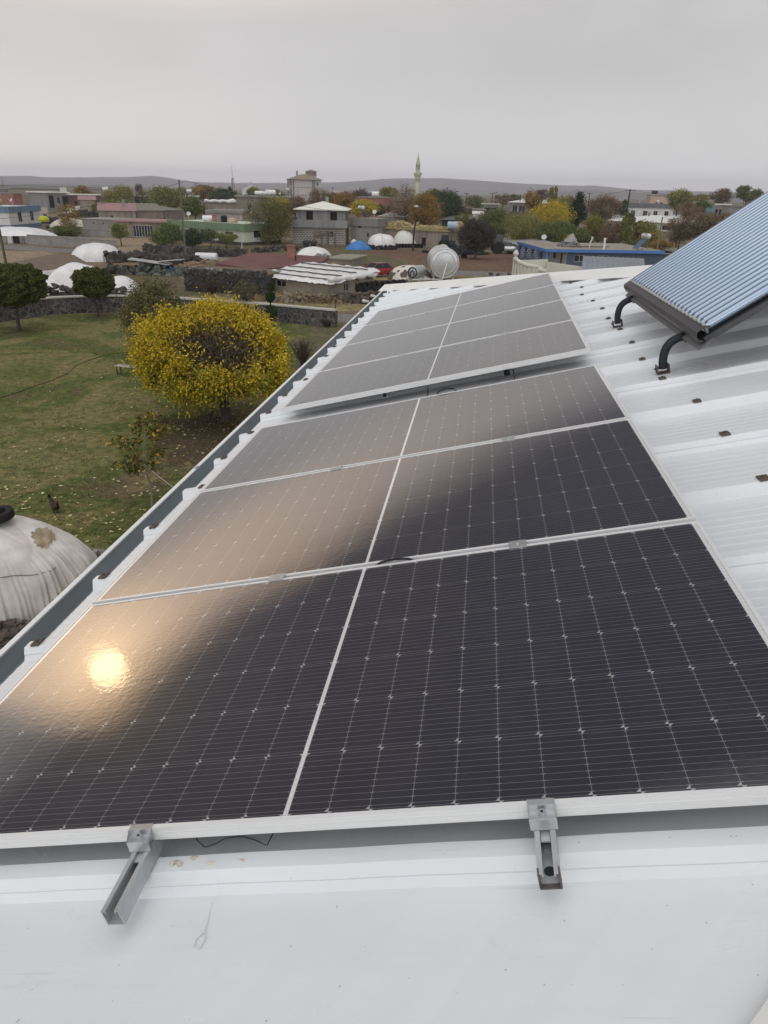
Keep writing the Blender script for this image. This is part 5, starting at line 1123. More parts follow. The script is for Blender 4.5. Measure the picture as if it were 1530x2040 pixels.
# tyres
def tyre(label, loc, rot, r=.33, w=.19, group=None):
    M_ = MB(); M_.lathe([(r*.58, -w*.42), (r*.80, -w*.5), (r*.97, -w*.42), (r, -w*.2), (r, w*.2), (r*.97, w*.42), (r*.80, w*.5), (r*.58, w*.42), (r*.62, 0), (r*.58, -w*.42)], 28)
    o = M_.build('tyre', mat('tyre_rubber', (.022, .022, .023), rough=.8, var=.4, scale=12, bump=.2, bscale=60), smooth=True); o.location = loc; o.rotation_euler = rot; return tag(o, label, 'tyre', group)
ty0 = None
for row in range(2):
    for i in range(17):
        q = g(706+i*5.9, 588-i*.35-row*0); q.z = .33+row*.42; q.y += row*.15
        if ty0 is None: ty0 = tyre('black tyre in the low wall of old tyres beyond the roof edge', q, (R(82), 0, .1), group='tyres in the tyre wall'); o = ty0
        else: o = ty0.copy(); COL.objects.link(o)
        o.location = q+Vector((random.uniform(-.08, .08), random.uniform(-.1, .1), random.uniform(-.06, .05))); o.rotation_euler = (R(80+random.uniform(-14, 14)), random.uniform(-.15, .15), .1+random.uniform(-.25, .25)); o.scale = (random.uniform(.9, 1.12),)*3
rubble_heap('debris_heap', 'dark littered heap of dung and rubbish beyond the roof corner', g(745, 600), 4.5, 1.8, .7, .35, mat('litter', (.06, .042, .034), rough=1, var=.5, scale=3, col2=(.11, .09, .075)), 330)
for i, (x, y) in enumerate(((726, 602), (742, 592), (760, 588))): M_ = MB(); M_.stone((0, 0, .1), .22, .6); M_.stone((.2, .1, .06), .14, .6); o = tag(M_.build('litter_bag', white_plastic, smooth='all'), ['white', 'small white', 'pale'][i]+' plastic rag on the dark heap, %s from the left' % ['first', 'second', 'third'][i], 'rag'); o.location = g(x, y, .5)
wf = empty('board_fence', g(730, 566), 0, 'pale board fence between the red car and the tyres', 'fence'); M_ = MB(); M_.b2(-1.9, 2.3, -.03, .03, .35, .45); M_.b2(-1.9, 2.3, -.03, .03, .8, .88); M_.build('board', wood, wf)
for x in (-1.9, .2, 2.3): M_ = MB(); M_.b2(x-.07, x+.07, .031, .15, 0, 1.25); M_.build('post', wood, wf)
# ---------------------------------------------------------------- right side
A, B = pd(1036, 483, 107), pd(1090, 503, 94.5)
pb = house('porch_house', 'flat roofed building with a bright blue fascia and an arched porch', A, B, 15, tan_w, h=2.05)
M4, Wd, Hh, dp = HM[pb.name]
bpy.data.objects.remove([o for o in pb.children if o.name.startswith('wall')][0])
# the porch takes the front three metres: wall stands back, pillars and arches in front
M_ = MB(); wall_face(M_, (-Wd/2+.2, 2.6, 0), (1, 0, 0), Wd-.4, Hh, (0, 1, 0), [(1.5, 2.5, .1, 1.7), (4, 5.4, .7, 1.7), (7, 8.4, .7, 1.7), (10, 11, .1, 1.7)])
M_.quad((-Wd/2+.2, 2.6, 0), (-Wd/2+.2, dp, 0), (-Wd/2+.2, dp, Hh), (-Wd/2+.2, 2.6, Hh)); M_.build('wall', white_w, pb)
for o_, kd in (((1.5, 2.5, .1, 1.7), 'd'), ((4, 5.4, .7, 1.7), 'w'), ((7, 8.4, .7, 1.7), 'w'), ((10, 11, .1, 1.7), 'd')): window_part(pb, (-Wd/2+.2, 2.6, 0), (1, 0, 0), (0, 1, 0), o_, kd)
M_ = MB(); M_.b2(-Wd/2-.25, Wd/2+.25, -.3, dp, Hh+.003, Hh+.20); M_.build('roof', flat_r, pb)
M_ = MB(); M_.b2(-Wd/2-.30, Wd/2+.30, -.36, -.303, Hh-.12, Hh+.24); M_.b2(Wd/2+.253, Wd/2+.31, -.30, dp, Hh-.12, Hh+.24); M_.build('fascia', blue_p, pb)
np_ = 4
for i in range(np_+1):
    x = -Wd/2+.1+(Wd-.2)*i/np_; M_ = MB(); M_.b2(x-.15, x+.15, -.15, .15, 0, Hh-.125); 
    if i < np_:
        w_ = (Wd-.2)/np_-.3; pts = [(x+.15+w_/2-w_/2*math.cos(a*math.pi/10), Hh-.75+.6*math.sin(a*math.pi/10)) for a in range(11)]
        for a in range(10):
            (xa, za), (xb, zb2) = pts[a], pts[a+1]; M_.add([(xa, -.1, za), (xb, -.1, zb2), (xb, -.1, Hh-.13), (xa, -.1, Hh-.13), (xa, .1, za), (xb, .1, zb2), (xb, .1, Hh-.13), (xa, .1, Hh-.13)], [(0, 1, 2, 3), (4, 7, 6, 5), (0, 4, 5, 1)])
    M_.build('pillar', blue_p if i % 1 == 0 else white_w, pb)
M_ = MB(); wall_face(M_, (Wd/2-.2, 2.6, 0), (0, 1, 0), dp-2.6, Hh, (-1, 0, 0), [(1.0, 2.4, .8, 1.6), (4.0, 5.4, .8, 1.6)]); M_.build('side_wall', mat('blue_grey_wall', (.085, .11, .155), rough=.8, var=.25), pb)
for o_ in ((1.0, 2.4, .8, 1.6), (4.0, 5.4, .8, 1.6)): window_part(pb, (Wd/2-.2, 2.6, 0), (0, 1, 0), (-1, 0, 0), o_, 'w')
sh = tag(rubble_heap('roof_heap', 'grey heap with a pitched cover on the blue edged flat roof', at_house(pb, .62, 4.5, dz=.2), 1.4, 1.0, 1.0, .4, mat('grey_heap', (.25, .245, .24), rough=.9, var=.5, scale=2), 60), None, 'heap')
M_ = MB(); M_.add([(-.9, -.6, .6), (.9, -.6, .5), (.2, 0, 1.7), (-.9, .8, .6), (.9, .8, .5)], [(0, 1, 2), (1, 4, 2), (4, 3, 2), (3, 0, 2)]); o = M_.build('pitched_cover', concrete, sh)
for i, (s, y, lb) in enumerate(((.75, 6.5, 'flue pipe leaning over on the blue edged flat roof'), (.93, 7.5, 'short pale flue standing on the blue edged flat roof'))):
    M_ = MB(); M_.tube([(0, 0, 0), (.05, 0, .5), (.25 if i == 0 else .02, .1, 1.2)], .11, 10); M_.tube([(.24 if i == 0 else .02, .1, 1.17), (.27 if i == 0 else .02, .1, 1.35)], .16, 10); o = M_.build('flue', white_plastic if i else galv, smooth=True); o.location = at_house(pb, s, y, dz=.2); tag(o, lb, 'flue')
M_ = MB(); M_.tube([(0, 0, .12), (4.5, .6, .14)], .06, 6); M_.tube([(.4, .5, .14), (5, -.3, .22)], .05, 6); o = tag(M_.build('roof_poles', wood), 'loose wooden poles lying on the blue edged flat roof', 'poles'); o.location = at_house(pb, .70, 4.0, dz=.2)
heater('solar heater with a round steel tank on the blue edged flat roof', at_house(pb, .90, 12.5, dz=.2), -1.25, .95)
# barrel roof and parapet of the neighbour
q0 = g(1158, 541, 3.2); r_ = ray(1215, 535); rz = math.atan2(-r_.x, r_.y)+.04; Lb = 122/pxm(1215, 535, math.hypot(q0.x, q0.y))
br_ = empty('barrel_shed', (q0.x, q0.y, 0), rz, 'shed with a curved silver grey sheet roof beyond the roof edge', 'shed'); sec = []
for i in range(15):
    a = math.pi*(i/14)*.5; sec.append((3.6*(1-math.cos(a)), 2.6+1.45*math.sin(a)))
M_ = MB(); n = 60
for i in range(n):
    x0, x1 = Lb*i/n, Lb*(i+1)/n; z0, z1 = (.04 if i % 5 == 0 else 0), (.04 if (i+1) % 5 == 0 else 0)
    for (ya, za), (yb_, zb2) in zip(sec, sec[1:]): M_.quad((x0, ya, za+z0), (x1, ya, za+z1), (x1, yb_, zb2+z1), (x0, yb_, zb2+z0))
for x in (0, Lb): M_.add([(x, y, z) for y, z in sec]+[(x, 3.6, 2.6)], [tuple(range(16))])
M_.build('roof', grey_r, br_); M_ = MB(); M_.b2(.05, Lb-.05, .02, 7, 0, 2.58); M_.build('wall', white_w, br_)
q0, q1 = g(1088, 549, 2.4), g(1157, 546, 2.4); ax = Vector((q1.x-q0.x, q1.y-q0.y, 0)); rz = math.atan2(ax.y, ax.x); Lb = ax.length; cream = mat('cream_balustrade', (.58, .56, .48), rough=.8, var=.12, scale=1)
bl = empty('terrace', (q0.x, q0.y, 0), rz, 'cream terrace with a curving balustrade left of the curved grey roof', 'terrace')
M_ = MB(); M_.b2(0, Lb, 0, 4.5, 0, 2.0); M_.build('terrace_base', cream, bl)
M_ = MB(); M_.b2(0, Lb, 4.3, 4.5, 2.003, 3.2); M_.b2(Lb-.2, Lb, 0, 4.29, 2.003, 3.0); M_.build('parapet', cream, bl)
M_ = MB(); M_.tube([(.1, 0, 2.7), (.1, 1.0, 2.75), (.7, 1.6, 2.8), (.9, 2.3, 2.85), (.2, 2.9, 2.95), (.1, 3.6, 3.1), (.15, 4.3, 3.3)], .16, 8)
for i in range(12): t_ = i/11; M_.tube([(.12+.6*math.sin(t_*3.14)**2, 4.2*t_, 2.0), (.12+.6*math.sin(t_*3.14)**2, 4.2*t_, 2.72+.3*t_)], .09, 6)
M_.build('balustrade', cream, bl, smooth=True)
M_ = MB(); M_.lathe([(.22, 0), (.22, .2), (.12, .3), (.25, .5), (.18, .72), (.03, .85)], 14, Matrix.Translation((.1, 4.3, 3.22))); M_.build('urn', cream, bl, smooth=True)
house('shed', 'low grey shed with a sloped lid roof right of the lamp post', pd(1312, 503, 128), pd(1366, 508, 122), 6, tan_w, roof=('shed', .3, .5, olive_r), cat='shed')
wall_line('dark_wall', 'dark blue grey wall behind the curved grey roof', [g(1262, 528), g(1360, 531)], 1.5, .3, mat('dark_blue_wall', (.05, .065, .085), rough=.8, var=.2), tan_w)
o = rubble_heap('white_heap', 'small white crumpled heap at the end of the blue edged building', g(1283, 514), .9, .7, .8, .35, white_plastic, 26)
house('house', 'house with a broad white roof and a dark balcony on the right', pd(1017, 402, 245), pd(1098, 405, 243), 9, grey_w, front=[(.06, .18, .45, .85), (.22, .38, .45, .85), (.5, .62, .45, .85)], roof=('hip', .7, 1.1, white_r))
M4, Wd, Hh, dp = HM[[k for k in HM][-1]]; M_ = MB(); M_.b2(-Wd/2, Wd*.1, -1.1, -.9, Hh*.32, Hh*.52); M_.b2(-Wd/2, Wd*.1, -1.1, -.003, Hh*.28, Hh*.32-.003); M_.build('balcony', mat('balcony_dark', (.07, .075, .075)), bpy.data.objects[list(HM)[-1]])
house('house', 'low flat slab roofed house left of the broad white roof', pd(962, 407, 250), pd(992, 408, 250), 7, grey_w, front=[(.1, .9, .3, .8, 'hole')], roof=('slab', .6, .25, cement))
house('house', 'small concrete house with one dark window below the hills', pd(884, 390, 320), pd(914, 391, 322), 8, grey_w, front=[(.62, .80, .45, .75, 'hole')], roof=('slab', .2, .2, concrete))
house('house', 'low brick house with a white slab among the trees', pd(942, 417, 215), pd(968, 419, 215), 6, brick_red, front=[(.1, .25, .2, .7, 'hole')], roof=('slab', .15, .2, concrete))
house('shed', 'small white roofed shed behind the bare dark tree', pd(942, 426, 190), pd(962, 427, 190), 5, pink_w, roof=('shed', .2, .5, white_r), cat='shed')
h21 = house('house', 'white house with four windows and a dark grey roof band', pd(1252, 405, 285), pd(1343, 408, 290), 10, white_w, front=[(.08, .18, .22, .62), (.35, .45, .22, .62), (.58, .67, .22, .62), (.82, .91, .22, .62)], roof=('parapet', .25, 1.3, paint('band_dark', (.16, .165, .18)), flat_r))
hw = house('hall', 'long hall with a very wide white hipped roof', pd(1214, 439, 218), pd(1412, 447, 208), 16, mint_w, front=[(.42, .5, .2, .7), (.56, .64, .2, .7), (.7, .78, .2, .7)], roof=('hip', .8, 1.5, white_r), cat='hall')
hb = house('house', 'pale pink house with a dark tank on its roof', pd(1297, 389, 400), pd(1334, 390, 402), 9, paint('apricot_render', (.50, .38, .31)), front=[(.3, .45, .3, .65), (.55, .7, .3, .65)], roof=('slab', .3, .3, concrete))
cistern('dark water tank on the pale pink house', at_house(hb, .25, 3, dz=.3), .2, 2.6, .8, mat('dark_tank', (.04, .04, .045)))
house('house', 'white house corner beside the power pole', pd(1222, 403, 300), pd(1249, 404, 300), 8, white_w, front=[(.15, .35, .3, .7)], roof=('hip', .5, 2.2, grey_w))
house('house', 'house with pale columns far on the right', pd(1426, 408, 265), pd(1456, 409, 265), 8, grey_w, front=[(.05, .22, .1, .8, 'hole'), (.3, .45, .1, .8, 'hole'), (.55, .9, .15, .7)], roof=('slab', .3, .3, white_r))
house('house', 'grey house in front of the columned house at far right', pd(1456, 412, 220), pd(1512, 414, 222), 8, grey_w, front=[(.1, .3, .3, .75), (.5, .65, .3, .75)], roof=('slab', .3, .4, olive_r))
house('house', 'brown flat roofed house at the far right skyline', pd(1488, 389, 320), pd(1560, 391, 320), 10, tan_w, front=[(.2, .3, .4, .7), (.5, .6, .4, .7)], roof=('slab', .4, .4, brown_r))
house('shed', 'turquoise shed far on the right', pd(1406, 405, 290), pd(1424, 406, 290), 6, mat('turquoise', (.14, .24, .26), var=.2), roof=('slab', .2, .15, concrete), cat='shed')
house('house', 'tiny flat house on the plain near the left hills', pd(118, 372, 520), pd(132, 373, 520), 8, white_w, roof=('slab', .3, .3, concrete))
house('house', 'small house between the orange trees and the mast', pd(432, 375, 420), pd(446, 376, 420), 8, grey_w, front=[(.3, .6, .3, .7, 'hole')], roof=('hip', .6, 1.2, mat('rust_roof', (.22, .15, .12))))
house('house', 'flat roofed house with a pale edge behind the olive tree', pd(262, 391, 300), pd(300, 392, 300), 8, grey_w, front=[(.2, .4, .3, .7)], roof=('slab', .4, .3, white_r))
house('house', 'flat roofed house right of the yellow olive tree', pd(356, 391, 290), pd(396, 392, 290), 8, tan_w, front=[(.2, .4, .3, .7)], roof=('slab', .4, .3, white_r))
cistern('round grey tank on a stand far off on the maroon walled shed', pd(212, 388, 292), .2, 2.0, .9, galv, .8)
cistern('grey tank above the flat roof by the tall road pole', pd(378, 391, 288), .2, 1.8, .8, galv, .8)
house('house', 'pale house far behind the red brick house', pd(735, 383, 380), pd(766, 384, 380), 8, grey_w, roof=('slab', .3, .3, white_r))
house('house', 'row house with a light roof on the horizon behind the brown trees', pd(655, 381, 420), pd(690, 382, 420), 8, pink_w, roof=('slab', .3, .3, white_r))
# farm machines and a silver drum beyond the bare tree
def machine(name, label, c, s, m_):
    t = empty(name, c, random.uniform(-.6, .6), label, 'machine'); M_ = MB(); M_.b2(-.9*s, .9*s, -.45*s, .45*s, .55*s, 1.15*s); M_.b2(-.9*s, -.1*s, -.42*s, .42*s, 1.153*s, 1.9*s); M_.tube([(.5*s, .2*s, 1.15*s), (.5*s, .2*s, 1.8*s)], .05, 6); M_.build('body', m_, t, bevel=.03)
    for x, r in ((-.55, .62), (.75, .38)):
        for y in (-.62, .62): M_ = MB(); M_.lathe([(r*.5*s, -.12), (r*s, -.12), (r*s, .12), (r*.5*s, .12)], 18, Matrix.Translation((x*s, y*s, r*s)) @ Matrix.Rotation(R(90), 4, 'X')); M_.build('wheel', black, t)
machine('tractor', 'dark machine parked right of the straw barn', g(892, 497), 1.15, mat('machine_dark', (.05, .055, .06)))
machine('tractor', 'dark tractor between the bare tree and the blue porch', g(1000, 505), 1.4, mat('machine_grey', (.10, .10, .10)))
tarp_heap('tarp_heap', 'low grey white cover beside the dark machine', g(876, 500), g(898, 500), 2.5, 1.3, tarp_c, seed=20, p=3)
cistern('pale blue tank on the end of the straw barn', pd(905, 462, 121), .1, 2.2, .6, mat('pale_blue_plastic', (.38, .45, .55), rough=.5))
cistern('orange brown drum next to the pale blue tank', pd(915, 463, 121), 1.4, 1.0, .62, mat('orange_drum', (.36, .22, .09), rough=.7))
cistern('bright silver drum lying by the blue porch building', g(1016, 506), .05, 1.9, .42, steel, .3)
rubble_heap('rubble_heap', 'dark heap between the barn and the bare tree', g(905, 505), 5, 2.5, 1.1, .45, mat('dark_scrap', (.045, .045, .05), rough=.8, var=.6, scale=2), 130)
tyre('single tyre lying near the foot of the bare tree', g(924, 514)+Vector((0, 0, .25)), (R(65), 0, .4), .45, .25)
rubble_wall('rubble_wall', 'scattered stones and tyres along the far verge beyond the roof hip', [(978, 552), (1020, 556), (1050, 556)], .5, .7, .35)
cistern('pale drum behind the long dark shed by the bare tree', g(1000, 489), .3, 2.0, .55, tarp_c)
house('shed', 'long dark stone shed left of the blue porch', pd(1000, 484, 125), pd(1038, 486, 113), 5, block_dark, roof=('shed', .2, .5, concrete), cat='shed')
house('shed', 'dark roofed shed behind the end of the straw barn', pd(880, 438, 160), pd(926, 440, 158), 6, mat('black_boards', (.05, .048, .048), var=.4), roof=('shed', .3, .6, mat('slate_roof', (.12, .12, .125))), cat='shed')

# ================================================================== trees
T = tree
T('tree', 'clipped dark green round tree at the left edge in front of the stone wall', 22, 527, 606, 122, 50, ((.050, .066, .014), (.085, .096, .022)), n=30000, leaf=.11, shape='ball', depthk=1)
T('tree', 'clipped dark green round tree before the large white sheeted heap', 186, 535, 590, 74, 54, ((.050, .064, .014), (.092, .100, .024)), n=13000, leaf=.11, shape='ball', depthk=1)
T('tree', 'sparse olive tree behind the big yellow tree', 306, 556, 712, 128, 40, ((.15, .138, .05), (.105, .096, .045)), n=15000, leaf=.08, clumps=80, spread=.24)
T('tree', 'thin pale tree in front of the black stone barn', 488, 552, 615, 52, 52, ((.12, .11, .05), (.085, .08, .042)), n=1500, leaf=.08, clumps=40, spread=.30)
for cx, yt, yb, w, d, lb, st in ((150, 412, 455, 46, 160, 'sparse orange tree before the cream covered heap', ORANGE),):
    T('tree', lb, cx-14, 404, 455, w, d, st, n=1500, leaf=.22, clumps=26, spread=.3)
SP = [  # label, centre x, top, bottom, width, distance, colours, shape
 ('small orange tree on the plain at the far left', 164, 371, 392, 32, 320, ORANGE, 'round'),
 ('tall olive tree left of centre skyline', 236, 369, 416, 58, 255, OLIVE, 'round'),
 ('low light green trees below the tall olive tree', 230, 397, 418, 62, 225, PALE, 'round'),
 ('dark green bush left of the light green trees', 202, 403, 424, 36, 205, GREEN, 'round'),
 ('broad yellow olive tree behind the olive roofed barns', 328, 372, 418, 74, 240, PALE, 'round'),
 ('bare purple brown tree left of the broad yellow olive tree', 283, 380, 415, 26, 260, PURPLE, 'round'),
 ('dark green tree at the right end of the barns', 388, 392, 432, 48, 185, GREEN, 'round'),
 ('orange tree on the skyline left of the mast', 405, 370, 396, 52, 300, ORANGE, 'round'),
 ('dark green trees at the foot of the mast', 446, 376, 404, 58, 285, DARK, 'round'),
 ('tiny dark conifer by the mast', 458, 370, 392, 13, 290, CONIF, 'cone'),
 ('green bush at the end of the small stone hut', 133, 448, 478, 54, 138, GREEN, 'round'),
 ('young pale green tree in the dirt yard before the garage', 238, 443, 474, 34, 119, PALE, 'round'),
 ('bushy green tree left of the road pole', 333, 445, 494, 66, 117, GREEN, 'round'),
 ('darker green tree right of the road pole', 383, 455, 492, 40, 117, DARK, 'round'),
 ('small green tree before the middle window of the green banded house', 419, 455, 482, 30, 118, GREEN, 'round'),
 ('small light green tree before the right window of the green banded house', 451, 463, 484, 40, 117, PALE, 'round'),
 ('big olive green tree between the two white houses', 535, 388, 482, 92, 124, ((.082, .085, .030), (.135, .12, .038)), 'round'),
 ('yellow tree behind the big olive green tree', 557, 396, 428, 44, 190, YELLOW, 'round'),
 ('pale green tree beside the gabled house', 505, 374, 396, 26, 270, PALE, 'round'),
 ('bare brown trees below the apartment block', 588, 388, 425, 50, 190, BROWN, 'round'),
 ('autumn brown tree left behind the white hipped roof', 640, 374, 420, 56, 175, BROWN, 'round'),
 ('rust orange tree behind the white hipped roof', 688, 383, 425, 46, 172, ORANGE, 'round'),
 ('yellow green tree right behind the white hipped roof', 726, 398, 432, 52, 160, YELLOW, 'round'),
 ('bare purple tree before the far slope', 722, 375, 402, 40, 230, PURPLE, 'round'),
 ('dark green bush below the red brick house', 757, 408, 432, 24, 165, DARK, 'round'),
 ('tall half bare tree under the minaret', 806, 369, 458, 78, 150, BROWN, 'round'),
 ('orange brown tree right of the half bare tree', 848, 388, 460, 62, 144, ORANGE, 'round'),
 ('yellow olive tree behind the half bare tree', 775, 372, 400, 36, 220, OLIVE, 'round'),
 ('light green tree right of the minaret', 862, 376, 405, 36, 200, PALE, 'round'),
 ('large dark green tree right of the minaret', 888, 380, 442, 62, 168, DARK, 'round'),
 ('round yellow green bush by the dark shed', 921, 424, 448, 26, 150, PALE, 'round'),
 ('dark reddish tree left of the slab roofed house', 930, 408, 432, 22, 200, PURPLE, 'round'),
 ('green tree left of the slab roofed house', 954, 389, 416, 48, 290, GREEN, 'round'),
 ('brownish tree on the skyline behind the slab roofed house', 1003, 384, 408, 36, 320, BROWN, 'round'),
 ('round green tree on the skyline left of the white roof', 1024, 386, 402, 24, 330, GREEN, 'round'),
 ('dark green tree at the front of the grove', 985, 415, 478, 72, 134, GREEN, 'round'),
 ('olive green tree in the middle of the grove', 1046, 422, 484, 84, 126, OLIVE, 'round'),
 ('bright yellow tree standing out of the grove', 1098, 402, 465, 86, 140, YELLOW, 'round'),
 ('orange topped tree by the broad white roof', 1060, 378, 425, 30, 190, ORANGE, 'round'),
 ('thin tall olive tree above the grove', 1101, 363, 412, 24, 195, OLIVE, 'column'),
 ('bare purple trees behind the broad white roof', 1080, 376, 400, 36, 230, PURPLE, 'round'),
 ('green understorey tree at the right of the grove', 1108, 440, 492, 78, 122, GREEN, 'round'),
 ('dark conifer with several tops', 1152, 384, 450, 48, 158, CONIF, 'cone'),
 ('green tree left behind the dark conifer', 1128, 388, 425, 36, 190, OLIVE, 'round'),
 ('grey brown tree right of the dark conifer', 1202, 388, 440, 64, 172, BROWN, 'round'),
 ('yellow shrub tree below the grey brown tree', 1184, 432, 482, 52, 134, ((.19, .155, .035), (.13, .12, .04)), 'round'),
 ('small bright yellow bush behind the blue edged roof', 1133, 467, 488, 26, 120, YELLOW, 'round'),
 ('second small yellow bush behind the grey roof heap', 1082, 474, 486, 14, 124, YELLOW, 'round'),
 ('green tree between the yellow bushes', 1160, 455, 492, 44, 122, GREEN, 'round'),
 ('brown autumn tree before the wide white roof', 1222, 440, 492, 56, 130, BROWN, 'round'),
 ('pale green columnar poplar before the wide white roof', 1251, 413, 492, 28, 126, PALE, 'column'),
 ('olive tree right of the columnar poplar', 1289, 443, 498, 58, 128, OLIVE, 'round'),
 ('dark dome shaped bush at the eave of the wide white roof', 1272, 440, 458, 22, 150, DARK, 'dome'),
 ('low grey green shrub right of the round steel tank', 1264, 480, 502, 44, 118, GREEN, 'round'),
 ('dark green tree beside the white house corner', 1242, 400, 430, 22, 230, DARK, 'round'),
 ('olive tree right of the house with four windows', 1352, 378, 418, 50, 250, OLIVE, 'round'),
 ('brown bare tree behind the wide white roof', 1374, 400, 440, 44, 215, BROWN, 'round'),
 ('dark green tree by the turquoise shed', 1400, 400, 424, 32, 235, GREEN, 'round'),
 ('half bare tan tree before the wide white roof', 1352, 428, 486, 54, 138, BROWN, 'round'),
 ('half bare brown tree near the blue collector tubes', 1398, 430, 480, 60, 136, ((.135, .10, .07), (.12, .105, .05)), 'round'),
 ('yellow brown shrubs below the half bare trees', 1320, 478, 500, 44, 124, ORANGE, 'round'),
 ('brown orchard trees before the columned house', 1432, 420, 452, 90, 190, BROWN, 'round'),
 ('yellow green tree meeting the edge of the collector', 1438, 438, 492, 62, 140, PALE, 'round'),
 ('grey round tree on the right skyline', 1436, 374, 406, 42, 330, BROWN, 'round'),
 ('dark green tree leaning right on the skyline', 1490, 369, 398, 46, 320, GREEN, 'round'),
 ('distant olive tree beside the pale pink house', 1395, 386, 402, 30, 380, OLIVE, 'round'),
 ('brown tree group left of the far brick house', 660, 385, 415, 40, 210, ((.14, .105, .055), (.11, .10, .045)), 'round'),
 ('tree row far behind the apartment block on the left', 545, 378, 396, 40, 330, OLIVE, 'round'),
 ('faint olive tree on the skyline left of the road pole', 365, 373, 395, 30, 330, OLIVE, 'round'),
 ('faint bare tree in the fields at the left', 276, 366, 388, 16, 360, PURPLE, 'round'),
]
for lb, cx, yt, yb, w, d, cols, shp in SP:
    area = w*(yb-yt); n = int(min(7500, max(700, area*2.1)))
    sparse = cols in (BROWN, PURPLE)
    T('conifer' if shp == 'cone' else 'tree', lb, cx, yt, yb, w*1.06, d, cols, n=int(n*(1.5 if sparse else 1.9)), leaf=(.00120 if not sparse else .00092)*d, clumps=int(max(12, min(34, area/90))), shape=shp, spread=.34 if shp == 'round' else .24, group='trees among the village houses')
# bare dark tree: a dense fan of twigs
def twig_tree(name, label, cx, yt, yb, w, d, n, col, rad=.02, ground_y=None, bias=.55):
    c = g(*ground_y) if ground_y else pd(cx, yb, d); d = math.hypot(c.x, c.y); zt = pd(cx, yt, d).z; zb = max(.3, pd(cx, yb, d).z); rx = w/2/pxm(cx, (yt+yb)/2, d)
    root = empty(name, (c.x, c.y, 0), 0, label, 'tree'); M_ = MB(); r0 = rx*.045; M_.tube([(0, 0, -.1), (.02, 0, zb*.6), (0, .03, zb+.2*(zt-zb))], [r0*1.3, r0, r0*.8], 8)
    ends = []
    for k in range(16):
        a = k*2.4; e = Vector((rx*.55*math.cos(a)*random.uniform(.4, 1), rx*.55*math.sin(a)*random.uniform(.4, 1), zb+(zt-zb)*random.uniform(.35, .75))); s = Vector((0, 0, zb*random.uniform(.6, 1.2)))
        M_.tube([s, s.lerp(e, .5)+Vector((0, 0, .1*rx)), e], [r0*.5, r0*.35, r0*.15], 5); ends.append(e)
    M_.build('trunk', bark, root)
    hz = (zt-zb)/2; zc = (zt+zb)/2; a = rng.normal(size=(n, 3)); a /= np.linalg.norm(a, axis=1)[:, None]; rr = rng.uniform(.15, 1, n)**bias
    S = a*rr[:, None]*np.array([rx, rx, hz])+np.array([0, 0, zc]); D = a*np.array([1, 1, .8])+rng.normal(size=(n, 3))*.5+np.array([0, 0, .5]); D /= np.linalg.norm(D, axis=1)[:, None]
    Ls = rng.uniform(.25, .6, n)[:, None]*rx*.35; E_ = S+D*Ls*.5; S = S-D*Ls*.5; sd_ = np.cross(D, rng.normal(size=(n, 3))); sd_ /= np.linalg.norm(sd_, axis=1)[:, None]; wv = sd_*rad
    V = np.stack([S-wv, S+wv, E_+wv*.4, E_-wv*.4], 1).reshape(-1, 3); raw_mesh('crown', V, np.arange(4*n).reshape(-1, 4), leafmat(*col), root); return root, (rx, hz, zc)
twig_tree('tree', 'bare dark round tree in the red field beyond the steel tank', 948, 437, 502, 78, 107, 5200, BARE, rad=.045, ground_y=(946, 516))
# the big yellow tree with its worn, twiggy face
yc = g(450, 837); dY = math.hypot(yc.x, yc.y); zt = pd(430, 612, dY).z; rx = 300/2/pxm(425, 715, dY)
YT = empty('tree', (yc.x, yc.y, 0), 0, 'big globe shaped yellow tree on the lawn with a bare twiggy patch', 'tree')
off = pd(424, 715, dY); ox, oy = off.x-yc.x, off.y-yc.y; zb = .86; hz = (zt-zb)/2; zc = (zt+zb)/2
M_ = MB(); M_.tube([(.12, 0, -.1), (.03, 0, .25), (0, 0, .7), (-.05, .05, 1.4), (-.1, .05, 2.2)], [.33, .22, .19, .16, .10], 10)
for k in range(34):
    a = k*2.4; el_ = random.uniform(.1, 1.2); e = Vector((ox+rx*.8*math.cos(a)*math.cos(el_), oy+rx*.8*math.sin(a)*math.cos(el_), 1.2+(zt-1.5)*math.sin(el_)*.95)); s = Vector((0, 0, random.uniform(.7, 1.5)))
    M_.tube([s, s.lerp(e, .35)+Vector((0, 0, .25)), s.lerp(e, .7)+Vector((0, 0, .2)), e], [.075, .055, .035, .012], 5)
M_.build('trunk', bark, YT)
view = np.array([-yc.x, -yc.y, H-zc]); view /= np.linalg.norm(view); right_ = np.array([-view[1], view[0], 0]); right_ /= np.linalg.norm(right_); upv = np.cross(view, right_)
K = 520; a = rng.normal(size=(K, 3)); a[:, 2] += .12; a /= np.linalg.norm(a, axis=1)[:, None]; sq = ((np.abs(a)**2.25).sum(1))**(-1/2.25)
su, sv, sw = a@right_, a@upv, a@view
u_ = (su-.15)/.70; v_ = (sv-.25)/.50; inbare = (u_**2+v_**2 < 1+.35*np.sin(a[:, 0]*9)*np.sin(a[:, 2]*8+1)) & (sw > -.15)
lobe = (((su-.55)**2+(sv+.30)**2 < .10) | ((su+.15)**2+(sv+.62)**2 < .13))
rr = (.89+.085*rng.normal(size=K))*sq; rr = np.where(lobe & ~inbare, rr*np.where(su > .2, 1.27, 1.13), rr); rr *= 1+.07*np.sin(a[:, 0]*5+1)*np.sin(a[:, 1]*4)
rr *= .885
Cn = a*rr[:, None]*np.array([rx, rx*.95, hz])
under = (sv < -.45) & (np.abs(su-.12) < .20); keep = ~((a[:, 2] < -.55) & (rng.random(K) < .55)) & ~(under & (rng.random(K) < .8))
PS, MS = [], []
